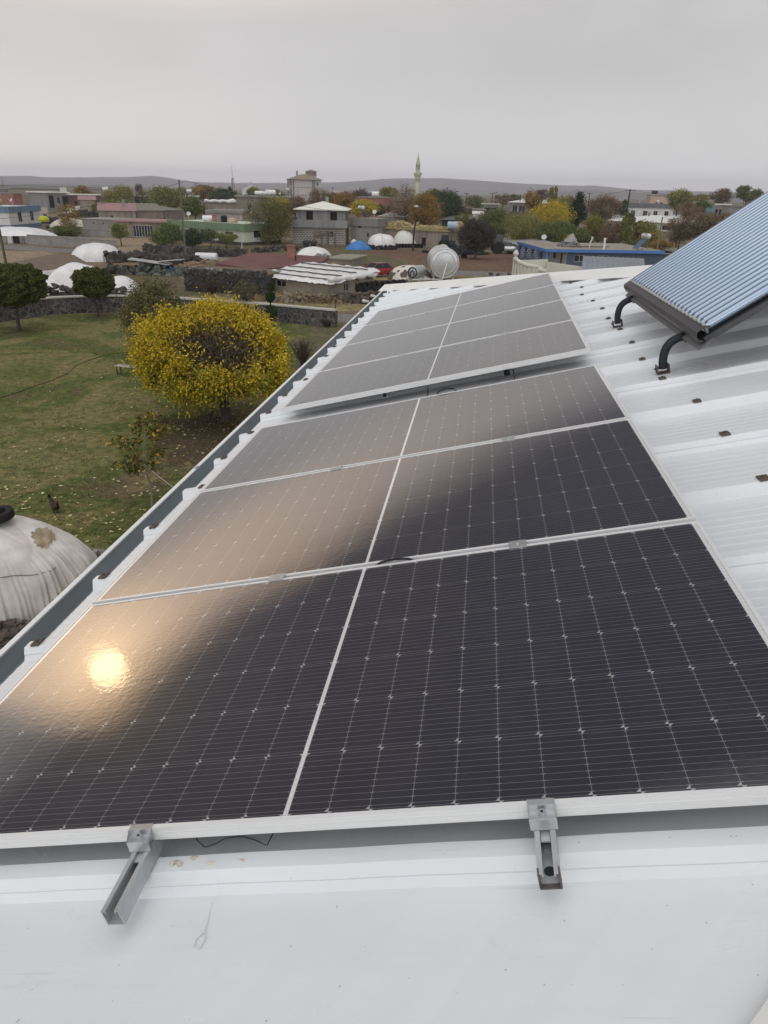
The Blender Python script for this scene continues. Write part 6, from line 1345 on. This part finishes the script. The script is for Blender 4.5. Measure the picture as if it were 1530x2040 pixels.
for k in range(K):
    if not keep[k]: continue
    if inbare[k]:
        if rng.random() < .66: continue
        nk, sg = int(rng.integers(8, 45)), .20
    else: nk, sg = int(rng.integers(130, 340)), rng.uniform(.13, .25)
    q = Cn[k]+rng.normal(size=(nk, 3))*np.array([sg, sg, sg*1.05]); q += a[k]*np.abs(rng.normal(size=(nk, 1)))*.05
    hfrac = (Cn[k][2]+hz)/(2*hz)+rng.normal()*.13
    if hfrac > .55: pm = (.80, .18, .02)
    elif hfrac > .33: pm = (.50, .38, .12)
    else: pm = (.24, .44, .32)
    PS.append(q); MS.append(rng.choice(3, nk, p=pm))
# long shoots standing out of the clipped outline
for k in range(150):
    b_ = rng.normal(size=3); b_[2] = abs(b_[2])*.8; b_ /= np.linalg.norm(b_); q0 = b_*np.array([rx, rx*.95, hz])*.90
    if ((b_@right_-.10)/.7)**2+((b_@upv-.24)/.5)**2 < 1 and b_@view > 0: continue
    t_ = rng.random(14)[:, None]; PS.append(q0+(b_*.2+np.array([0, 0, .22]))*t_*rng.uniform(.4, 1.0)+rng.normal(size=(14, 3))*.035); MS.append(rng.choice(3, 14, p=(.8, .18, .02)))
S = np.concatenate(PS)+np.array([ox, oy, zc]); mi = np.concatenate(MS); k = S[:, 2] > .45; S, mi = S[k], mi[k]
V, Q_ = leaf_quads(S, .064, 1.7)
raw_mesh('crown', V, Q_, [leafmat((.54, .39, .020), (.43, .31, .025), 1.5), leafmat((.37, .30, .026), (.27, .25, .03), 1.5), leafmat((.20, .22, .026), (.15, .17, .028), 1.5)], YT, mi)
n = 15000; a = rng.normal(size=(n, 3)); a /= np.linalg.norm(a, axis=1)[:, None]; rr = rng.uniform(.1, 1, n)**.4*.90
S = a*rr[:, None]*np.array([rx, rx*.95, hz])+np.array([ox, oy, zc]); S[:, 2] = np.maximum(S[:, 2], 1.0); D = a*np.array([1, 1, .7])+rng.normal(size=(n, 3))*.45+np.array([0, 0, .35]); D /= np.linalg.norm(D, axis=1)[:, None]
Ls = rng.uniform(.15, .42, n)[:, None]; sd_ = np.cross(D, rng.normal(size=(n, 3))); sd_ /= np.linalg.norm(sd_, axis=1)[:, None]; wv = sd_*.009
V = np.stack([S-D*Ls-wv, S-D*Ls+wv, S+D*Ls*.6+wv*.4, S+D*Ls*.6-wv*.4], 1).reshape(-1, 3); raw_mesh('twigs', V, np.arange(4*n).reshape(-1, 4), leafmat((.14, .108, .08), (.20, .155, .11), 1.0), YT)
# walnut sapling near the eave
wc = g(303, 1008); dW = math.hypot(wc.x, wc.y); WT = empty('sapling', (wc.x, wc.y, 0), 0, 'thin sapling with large drooping leaves by the gutter, tied with a cord', 'sapling')
def rel(px, py, dd=0.0): q = pd(px, py, dW+dd); return Vector((q.x-wc.x, q.y-wc.y, q.z))
tr = [Vector((0, 0, -.05)), rel(302, 975), rel(292, 945), rel(286, 915), rel(288, 880), rel(298, 840)]
barkp = mat('pale_bark', (.26, .23, .18), rough=.9, var=.2, scale=4)
M_ = MB(); M_.tube(tr, [.035, .032, .028, .022, .016, .008], 7); bp = []
for (x0, y0_, x1, y1_) in ((288, 915, 238, 925), (287, 905, 325, 900), (288, 890, 245, 882), (290, 875, 318, 860), (292, 862, 268, 850), (297, 845, 301, 833), (288, 920, 262, 940), (287, 910, 228, 878), (290, 880, 330, 848), (287, 915, 310, 930)):
    s = rel(x0, y0_); e = rel(x1, y1_, random.uniform(-.6, .6)); M_.tube([s, s.lerp(e, .5)+Vector((0, 0, .06)), e], [.012, .009, .004], 5); bp += [s.lerp(e, t_)+Vector((0, 0, .06*(1-abs(2*t_-1)))) for t_ in (.35, .5, .65, .8, .92, 1.0)]
M_.build('trunk', barkp, WT)
P = np.repeat(np.array([tuple(p) for p in bp]), 15, 0); P = P+rng.normal(size=P.shape)*np.array([.12, .12, .09]); V, Q_ = leaf_quads(P, .085, 2.0); k = rng.random(len(P)); mi = np.where(k < .62, 0, np.where(k < .9, 1, 2))
raw_mesh('crown', V, Q_, [leafmat((.095, .105, .030), (.14, .13, .04), 2), leafmat((.36, .24, .03), (.25, .19, .04), 2), leafmat((.17, .115, .04), (.13, .09, .04), 2)], WT, mi)
e_ = pd(352, 976, dW-2.2); M_ = MB(); M_.tube([rel(287, 925)+wc*1, rel(287, 925).lerp(Vector((e_.x-wc.x, e_.y-wc.y, e_.z)), .5)+wc-Vector((0, 0, .02)), Vector((e_.x, e_.y, e_.z))], .010, 5)
tag(M_.build('cord', mat('cord_pale', (.42, .38, .30), rough=.9)), 'pale cord stretched from the sapling to the eave', 'cord')
# clipped spiral shrub and bare bushes
sc_ = pd(539, 605, 49); zt_ = pd(538, 561, 49).z; sp_ = empty('topiary', (sc_.x, sc_.y, 0), 0, 'dark green shrub clipped in two balls behind the wall end', 'shrub'); Ps = []
for (zf, r_, h_) in ((.30, .42, .50), (.66, .34, .38), (.88, .24, .28)):
    q = rng.normal(size=(1600, 3)); q /= np.linalg.norm(q, axis=1)[:, None]; q *= (1-np.abs(rng.normal(size=1600))*.18)[:, None]; Ps.append(q*np.array([r_, r_, h_])+np.array([.03*math.sin(zf*9), 0, zf*zt_]))
V, Q_ = leaf_quads(np.concatenate(Ps), .075, 1.4); raw_mesh('crown', V, Q_, leafmat((.022, .045, .020), (.045, .070, .026), 2), sp_); M_ = MB(); M_.tube([(0, 0, -.1), (0, 0, zt_*.9)], .05, 6); M_.build('trunk', bark, sp_)
def bush(label, base, w, h, n, col, name='bare_bush'):
    M_ = MB()
    for k in range(n):
        a = random.uniform(0, 6.28); e = Vector((math.cos(a)*w*random.random(), math.sin(a)*w*random.random(), h*random.uniform(.5, 1))); M_.tube([(random.gauss(0, .08), random.gauss(0, .08), 0), e*.5+Vector((0, 0, h*.12)), e], [.014, .010, .004], 3)
        for _ in range(4): s = e*random.uniform(.4, .9); M_.tube([s, s+Vector((random.gauss(0, .15), random.gauss(0, .15), random.uniform(.05, .3)))], [.007, .003], 3)
    o = M_.build(name, mat('bush_'+name, col, rough=1, var=.4, scale=3)); o.location = base; return tag(o, label, 'bush')
bush('bare brown bush between the yellow tree and the gutter', g(604, 735), .9, 1.7, 90, (.085, .062, .052))
bush('low brown weeds at the end of the stone wall', g(650, 652), .5, .5, 60, (.16, .12, .08))
bush('thin brown scrub behind the lawn wall', g(420, 585), 1.6, 1.3, 90, (.17, .13, .09))
bush('tall brown scrub in the weedy yard left of the black barn', g(315, 588), 2.2, 1.3, 120, (.16, .115, .085))

# ================================================================== garden things
bn = empty('bench', g(262, 748), R(-8), 'small pale garden bench half hidden by the yellow tree', 'bench'); M_ = MB()
for i in range(3): M_.b2(-.75, .75, -.19+i*.13, -.08+i*.13, .43, .46)
M_.build('seat', mat('bench_top', (.42, .38, .35), rough=.7, var=.2), bn)
for x in (-.68, .68):
    for y in (-.15, .15): M_ = MB(); M_.b2(x-.022, x+.022, y-.022, y+.022, 0, .428); M_.build('leg', mat('bench_leg', (.07, .06, .055)), bn)
M_ = MB(); M_.tube([g(-60, 812)+Vector((0, 0, .03)), g(20, 788)+Vector((0, 0, .03)), g(70, 770)+Vector((0, 0, .03)), g(105, 758)+Vector((0, 0, .03)), g(135, 745)+Vector((0, 0, .03)), g(150, 730)+Vector((0, 0, .03)), g(175, 719)+Vector((0, 0, .03)), g(215, 707)+Vector((0, 0, .03)), g(262, 700)+Vector((0, 0, .03))], .015, 6)
tag(M_.build('hose', mat('hose_dark', (.085, .065, .045), rough=.8), smooth='all'), 'dark hose trailing over the lawn', 'hose')
# hen: one continuous skin, tail up
def hen():
    c = g(112, 1022); me = bpy.data.meshes.new('hen'); o = bpy.data.objects.new('hen', me); COL.objects.link(o); bm = bmesh.new(); sk = bm.verts.layers.skin.verify()
    P = [((-.14, 0, .24), .075), ((-.02, 0, .21), .115), ((.10, 0, .21), .10), ((.17, 0, .27), .055), ((.20, 0, .35), .036), ((.215, 0, .40), .038), ((.25, 0, .395), .016), ((-.20, 0, .34), .05), ((-.23, 0, .42), .03), ((0, .05, .12), .035), ((.0, .055, .05), .014), ((.01, .055, .008), .012), ((.06, .055, .008), .008), ((0, -.05, .12), .035), ((0, -.055, .05), .014), ((.01, -.055, .008), .012), ((.06, -.055, .008), .008)]
    vs = [bm.verts.new(p) for p, r_ in P]
    for a, b_ in ((0, 1), (1, 2), (2, 3), (3, 4), (4, 5), (5, 6), (0, 7), (7, 8), (1, 9), (9, 10), (10, 11), (11, 12), (1, 13), (13, 14), (14, 15), (15, 16)): bm.edges.new((vs[a], vs[b_]))
    for v, (p, r_) in zip(vs, P): v[sk].radius = (r_, r_*.85)
    vs[1][sk].use_root = True; bm.to_mesh(me); bm.free(); o.modifiers.new('skin', 'SKIN'); s = o.modifiers.new('sub', 'SUBSURF'); s.levels = s.render_levels = 2
    me.materials.append(mat('hen_feathers', (.022, .018, .016), rough=.8, var=.5, scale=9, col2=(.075, .035, .018), bump=.4, bscale=60)); o.location = c; o.rotation_euler = (0, 0, R(-35)); tag(o, 'dark brown hen pecking about on the lawn behind the white mound', 'hen')
    M_ = MB(); M_.stone((.225, 0, .438), .022, 1.2); M_.stone((.245, 0, .37), .012, 1.4); M_.build('comb', mat('comb_red', (.30, .03, .025)), o)
    M_ = MB()
    for k in range(7): a = -.6+k*.2; M_.add([(-.20, .01*k-.03, .36), (-.26, .012*k-.036, .52-.02*abs(k-3)), (-.34, .012*k-.036, .46-.02*abs(k-3))], [(0, 1, 2)])
    M_.build('tail_feathers', mat('tail_black', (.02, .02, .022), rough=.6), o)
    return o
hen()
# the sheeted mound beside the house, with its tyre, rope, torn patch and the stones it stands in
M_ = None; ctr = g(40, 1215)
mound_m = mat('dirty_tarp', (.76, .735, .715), rough=.7, var=.2, scale=2.2, col2=(.52, .475, .42), bump=.45, bscale=5, contrast=.8)
md = empty('sheeted_mound', (-10.5, 12.25, 0), R(8), 'large dirty white sheeted mound beside the house with a torn brown patch', 'covered heap')
n, k = 520, 60; vs = []; MW, MD, MHt = 2.35, 1.25, 1.95
for j in range(k+1):
    s = j/k
    for i in range(n):
        a = 2*math.pi*i/n; ca, sa = math.cos(a), math.sin(a); p = 2.35; rr = (abs(ca)**p+abs(sa)**p)**(-1/p)
        ph = s*math.pi/2; rad = math.sin(ph)**.80; z = MHt*max(0.0, math.cos(ph))**.58*(1-.10*rad*ca)
        pl = max(0, s-.50)*.040*(1+.8*math.sin(3*a+.5)*math.sin(5*a))*(math.sin(37*a+5*math.sin(4*a)+2*math.sin(9*a))+.8*math.sin(83*a+4*math.sin(7*a))+.5*math.sin(131*a)) if s > .50 else 0
        wob = 1+.03*math.sin(3*a+1)+.03*math.sin(5*a+.3)+.012*math.sin(11*a+2)*s
        x, y = ca*rr*rad*MW*wob*(1+pl), sa*rr*rad*MD*wob*(1+pl); z += .07*math.sin(x*2.1+1)*math.cos(y*2.6)*(1-s)+.03*math.sin(x*5+y*4)*(1-s)-.022*(1-abs(math.sin(x*3.1+y*2.2+.6*math.sin(y*4))))**4-.018*(1-abs(math.sin(x*1.7-y*3.4+.8*math.sin(x*3))))**5; dr = .020*math.sin(9*a+5*s)*math.sin(5*s*3)+.014*math.sin(17*a-7*s); x *= 1+dr*s; y *= 1+dr*s
        vs.append((x, y, max(.02, z)))
M_ = MB(); M_.add(vs, [(j*n+i, j*n+(i+1) % n, (j+1)*n+(i+1) % n, (j+1)*n+i) for j in range(k) for i in range(n)]); M_.build('sheet', mound_m, md, smooth='all')
MV = np.array(vs)
def on_mound(x, y):
    d2 = (MV[:, 0]-x)**2+(MV[:, 1]-y)**2; k = np.argsort(d2)[:10]; w_ = 1/(d2[k]+1e-4); return Vector((x, y, float((MV[k, 2]*w_).sum()/w_.sum())))
def rope_mesh(P, rad):
    M_ = MB(); M_.tube(P, rad, 6); return M_.build('rope', mat('rope_tan', (.26, .22, .17), rough=1, var=.3, scale=20), md, smooth='all')
P = [on_mound(-1.75+2.35*i/40, -.55+1.25*i/40)+Vector((0, 0, .008)) for i in range(41)]; rope_mesh(P, .012)
jr = int(k*.74); P = []
for i in range(int(n*.50), int(n*.93), 6): q = Vector(vs[jr*n+i]); P.append(q+Vector((q.x*.006, q.y*.012, .02*math.sin(i*.05))))
rope_mesh(P, .009)
# torn patch: crumpled brown lining showing
q = on_mound(1.55, -.15); M_ = MB(); n_ = 14; vs = []
for j in range(n_):
    for i in range(n_):
        x, y = 1.58+(i/(n_-1)-.5)*.50, -.12+(j/(n_-1)-.5)*.62; p = on_mound(x, y); vs.append((x, y, p.z+.018+.022*math.sin(x*31+y*14)+.012*random.random()))
M_.add(vs, [(j*n_+i, j*n_+i+1, (j+1)*n_+i+1, (j+1)*n_+i) for j in range(n_-1) for i in range(n_-1) if ((i-6.5)/6.5)**2+((j-6.5)/6.5)**2 < .55+.4*random.random()])
M_.build('torn_patch', mat('torn_lining', (.40, .33, .22), rough=.95, var=.35, scale=5, col2=(.24, .19, .13)), md, smooth='all')
tyre('black car tyre lying on top of the large sheeted mound', g(-4, 1030, 1.99)+Vector((0, 0, .04)), (R(4), R(-6), 0), .33, .19)
bk = empty('cracked_block', g(128, 1186, .35), R(25), 'cracked pale block with a dark hollow leaning on the sheeted mound', 'block'); M_ = MB()
M_.add([(-.22, -.2, -.35), (.26, -.24, -.35), (.30, .22, -.35), (-.2, .2, -.35), (-.20, -.18, .20), (.22, -.20, .26), (.27, .20, .22), (-.16, .18, .28)], [(0, 1, 2, 3), (4, 5, 6, 7), (0, 1, 5, 4), (1, 2, 6, 5), (2, 3, 7, 6), (3, 0, 4, 7)]); M_.build('block_body', mat('pale_block', (.40, .35, .25), rough=.95, var=.3, scale=5, bump=.4), bk, bevel=.03)
M_ = MB(); M_.stone((-.1, -.235, -.02), .12, .9); M_.build('hollow', dark_in, bk)
rubble_heap('rubble_heap', 'heap of dark earth and stones at the near foot of the sheeted mound', g(20, 1290), 1.6, .9, .35, .13, mat('dark_rubble', (.075, .05, .04), rough=1, var=.5, scale=6, col2=(.13, .11, .09)), 240)
rubble_heap('rubble_heap', 'small stones beside the mound close to the gutter', g(190, 1130), .7, 1.0, .2, .09, concrete, 110)
# fallen leaves: nobody could count them
n = 16000; X = rng.uniform(-26, -2.5, n); Y = 9+rng.random(n)**1.5*34
dx, dy = X+12.5, Y-15.5; wgt = np.exp(-(dx/5.5)**2-(dy/5.0)**2)*1.0+.7*np.exp(-((X+8.5)/4.5)**2-((Y-26)/5)**2)+.05
patchy = .5+.5*np.sin(X*1.3+np.sin(Y*.9)*1.5)*np.sin(Y*1.1+X*.4); k = rng.random(n) < wgt*(.35+.65*patchy); X, Y = X[k], Y[k]; n = len(X)
V, Q_ = leaf_quads(np.stack([X, Y, np.full(n, .022)], 1), .082, 1.5, flat=.90); V[:, 2] = np.clip(V[:, 2], .012, .06)
mi = np.where(rng.random(n) < .45, 0, np.where(rng.random(n) < .6, 1, 2))
o = raw_mesh('fallen_leaves', V, Q_, [leafmat((.62, .54, .30), (.50, .42, .20)), leafmat((.30, .24, .10), (.22, .17, .08)), leafmat((.22, .155, .09), (.17, .125, .07))], None, mi); tag(o, 'fallen leaves scattered over the lawn', 'leaves', kind='stuff')
# short grass tufts give the lawn its nap
n = 60000; X = rng.uniform(-34, -2.6, n); Y = 9+rng.random(n)**1.3*38; tuft = np.sin(X*.7+1)*np.sin(Y*.6)+.6*np.sin(X*1.9+Y*1.3)+rng.normal(size=n)*.5; k = (tuft > -.1) & ~((np.abs(X+10.5) < 2.4) & (np.abs(Y-12.25) < 1.3)); X, Y = X[k], Y[k]; n = len(X)
a = rng.uniform(0, 6.28, n); h_ = rng.uniform(.03, .085, n); ww = rng.uniform(.012, .03, n); lean = rng.normal(size=(n, 2))*.03
B1 = np.stack([X-np.cos(a)*ww, Y-np.sin(a)*ww, np.zeros(n)], 1); B2 = np.stack([X+np.cos(a)*ww, Y+np.sin(a)*ww, np.zeros(n)], 1); B3 = np.stack([X+lean[:, 0], Y+lean[:, 1], h_], 1)
V = np.stack([B1, B2, B3], 1).reshape(-1, 3); o = raw_mesh('grass', V, np.arange(3*n).reshape(-1, 3), [leafmat((.105, .135, .038), (.145, .14, .055), .25), leafmat((.20, .175, .08), (.15, .14, .055), .3)], None, (rng.random(n) < .4).astype(int), tri=True); tag(o, 'short worn grass of the lawn', 'grass', kind='stuff')

# ================================================================== poles and wires
pole('utility_pole', 'mossy wooden pole at the left edge before the white tent', g(12, 525), (2, 433), .13, mat('green_wood', (.10, .095, .055), rough=.9, var=.3))
pole('utility_pole', 'tall thin pole by the road in front of the green banded house', g(371, 517), (362, 358), .11, mat('grey_wood', (.15, .135, .12), rough=.9, var=.3), lamp=False)
t, hz = pole('utility_pole', 'dark pole leaning right beside the cream dome', g(823, 500), (828, 428), .13, mat('dark_wood', (.045, .04, .038), rough=.9), tilt=.07)
M_ = MB(); M_.lathe([(.05, 0), (.35, .1), (.38, .2), (.1, .28)], 14, Matrix.Translation((.25, -.1, 6.2))); o = M_.build('lamp', white_plastic, t)
pole('lamp_post', 'tan lamp post behind the blue edged building', g(1303, 530), (1313, 432), .10, mat('tan_post', (.22, .18, .12), rough=.8), lamp=True)
pole('utility_pole', 'dark brown pole close to the collector tubes', g(1345, 527), (1352, 448), .09, mat('dark_wood', (.045, .04, .038), rough=.9))
pole('power_pole', 'dark power pole with a crossarm against the hill on the right', pd(1249, 420, 205).xy.to_3d(), (1253, 377), .20, mat('dark_wood', (.045, .04, .038)), arm=2.6, group='power poles')
for x, y, d, lb in ((663, 373, 420, 'first power pole right of the apartment block'), (698, 379, 420, 'second power pole right of the apartment block'), (729, 374, 460, 'third power pole right of the apartment block, the thinnest'), (980, 384, 300, 'dark power pole above the slab roofed house'), (1036, 388, 245, 'dark power pole before the broad white roof'), (391, 366, 420, 'grey power pole in the fields left of the orange tree'), (415, 368, 520, 'faint power pole before the left hills'), (987, 382, 360, 'thin power pole just right of the darker one'), (929, 384, 330, 'thin power pole left of the green skyline tree'), (12, 352, 700, 'faint pole on the plain at the far left'), (1173, 384, 300, 'thin pole right of the dark conifer')):
    pole('power_pole', lb, pd(x, 400, d).xy.to_3d(), (x, y), .16, mat('dark_wood', (.045, .04, .038)), arm=2.2 if d < 480 else 1.5, group='power poles')
ms = empty('radio_mast', pd(466, 400, 330).xy.to_3d(), 0, 'slender lattice radio mast on the skyline', 'mast'); top = pd(463, 331, 330).z; M_ = MB()
for a in range(3):
    c0 = Vector((.75*math.cos(a*2.094), .75*math.sin(a*2.094), 0)); M_.tube([c0, c0*.6+Vector((0, 0, top*.72))], .13, 5)
for i in range(12): z = top*.72*i/12; M_.tube([(.7*math.cos(i*2.1), .7*math.sin(i*2.1), z), (.6*math.cos(i*2.1+2.1), .6*math.sin(i*2.1+2.1), z+top*.06)], .07, 4)
M_.build('lattice', mat('mast_grey', (.22, .22, .22), rough=.6), ms); M_ = MB(); M_.tube([(0, 0, top*.70), (0, 0, top)], [.10, .05], 5); M_.build('antenna', mat('mast_grey', (.22, .22, .22)), ms)
pole('iron_post', 'thin dark iron post at the end of the stone wall', g(669, 650), (670, 602), .035, mat('dark_iron', (.03, .03, .03)))
pole('iron_post', 'grey standpipe by the corner of the green banded house', g(483, 506), (485, 470), .07, galv)
# spectators' seats aside: a car parked up by the white house
def far_car(label, c, rz, col):
    t = empty('parked_car', c, rz, label, 'car'); M_ = MB(); M_.extrude([(-2.1, .35), (-2.1, .8), (-1.5, .95), (1.0, .95), (2.0, .75), (2.1, .4)], -.82, .82, axis=1); M_.build('body', mat('car_'+col, (.55, .56, .58), rough=.3), t, bevel=.05)
    M_ = MB(); M_.extrude([(-1.5, .955), (-1.0, 1.42), (.2, 1.42), (.9, .955)], -.70, .70, axis=1); M_.build('windows', pane_m, t)
    for x in (-1.3, 1.3):
        for y in (-.75, .75): M_ = MB(); M_.lathe([(.15, -.1), (.32, -.1), (.32, .1), (.15, .1)], 16, Matrix.Translation((x, y, .32)) @ Matrix.Rotation(R(90), 4, 'X')); M_.build('wheel', black, t)
far_car('silver car parked at the right end of the house with four windows', g(1349, 432), .4, 'silver')

# low field walls on the plain
for lb, px_, h_ in (('long dark field wall on the plain under the left hills', [(-60, 371), (60, 371), (140, 373), (230, 376)], 1.6), ('second field wall on the plain, nearer than the first', [(-40, 377), (50, 377.5), (120, 379)], 1.4), ('short dark field wall left of the tall olive tree', [(150, 377), (200, 378.5), (215, 379)], 1.3), ('field wall behind the small house on the plain', [(40, 367.5), (130, 368.5), (250, 371)], 2.0)):
    P = [g(x, y) for x, y in px_]; wall_line('field_wall', lb, P, h_, 1.0, basalt_loose, None, 'field walls on the plain')
# old tyres holding down the cream dome
for i in range(9):
    q = g(790+i*6.2, 493.5); o = ty0.copy(); COL.objects.link(o); o.location = q+Vector((0, -.4, .32)); o.rotation_euler = (R(70+random.uniform(-12, 12)), 0, random.uniform(-.4, .4)); o.scale = (1.1,)*3; tag(o, 'black tyre at the foot of the cream dome by the leaning pole', 'tyre', 'tyres along the cream dome')
# satellite dishes, chimneys and wires
dish_m = mat('dish_white', (.62, .62, .60), rough=.5)
def dish(label, loc, rz):
    t = empty('satellite_dish', loc, rz, label, 'satellite dish'); M_ = MB(); M_.tube([(0, 0, 0), (0, 0, .9)], .04, 6); M_.build('mount', galv, t)
    M_ = MB(); Mx = Matrix.Translation((0, -.1, 1.05)) @ Matrix.Rotation(R(60), 4, 'X'); M_.lathe([(.03, 0), (.22, .03), (.34, .09), (.35, .10), (.22, .05), (.03, .02)], 18, Mx); M_.build('bowl', dish_m, t, smooth=True)
    M_ = MB(); M_.tube([(0, -.2, .7), (0, -.75, 1.25)], .025, 5); M_.build('feed_arm', galv, t)
for lb, hs, s_, y_ in (('white dish on the green banded roof', h8, .15, 2.0), ('white dish on the white and blue house', h1, .55, 2.5), ('white dish on the roof of the house with four windows', h21, .7, 3), ('white dish on the broad olive hall', hh, .8, 3), ('white dish at the left end of the blue edged roof', pb, .35, 2.0), ('white dish on the grey annex roof', an, .75, 1.5)): dish(lb, at_house(hs, s_, y_, dz=.05), random.uniform(-.8, .8))
for hs, s_, y_ in ((h5, .7, 4), (h21, .3, 4), (h2, .6, 5), (hw, .3, 7)):
    M4, Wd, Hh, dp = HM[hs.name]; M_ = MB(); x = (s_-.5)*Wd; M_.b2(x-.25, x+.25, y_-.25, y_+.25, Hh+.3, Hh+2.2 if hs is not h2 else Hh+4.6); M_.build('chimney', grey_w, hs)
def wire(label, a, c, sag):
    M_ = MB(); M_.tube([a.lerp(c, i/14)+Vector((0, 0, -4*sag*(i/14)*(1-i/14))) for i in range(15)], .028, 4); tag(M_.build('wire', mat('wire_dark', (.05, .05, .05))), label, 'wire', 'overhead wires')
pa, pc_ = pd(371, 360, math.hypot(*g(371, 517).xy)), pd(828, 430, math.hypot(*g(823, 500).xy)); wire('thin wire from the tall road pole towards the dark leaning pole', pa, pc_, 1.0)
wire('thin wire from the tall road pole off to the left edge', pa, pd(-60, 440, 100), .8)
wire('thin wire from the power pole across the hill to the left', pd(1253, 379, 205), pd(1036, 391, 245), 1.2); wire('thin wire from the power pole to the right edge', pd(1253, 379, 205), pd(1600, 388, 200), 1.0)

# ================================================================== haze over the plain
M_ = MB(); M_.b2(-5200, 5200, -290, 5900, -1.5, 112)
hz_ = M_.build('haze', bpy.data.materials.new('haze')); hm = hz_.data.materials[0]; hm.use_nodes = True; t = hm.node_tree; t.nodes.clear()
vp = t.nodes.new('ShaderNodeVolumePrincipled'); vp.inputs['Color'].default_value = (.885, .88, .985, 1); vp.inputs['Density'].default_value = 2.0e-4; vp.inputs['Anisotropy'].default_value = 0.0
ou = t.nodes.new('ShaderNodeOutputMaterial'); t.links.new(vp.outputs[0], ou.inputs['Volume']); tag(hz_, kind='stuff')
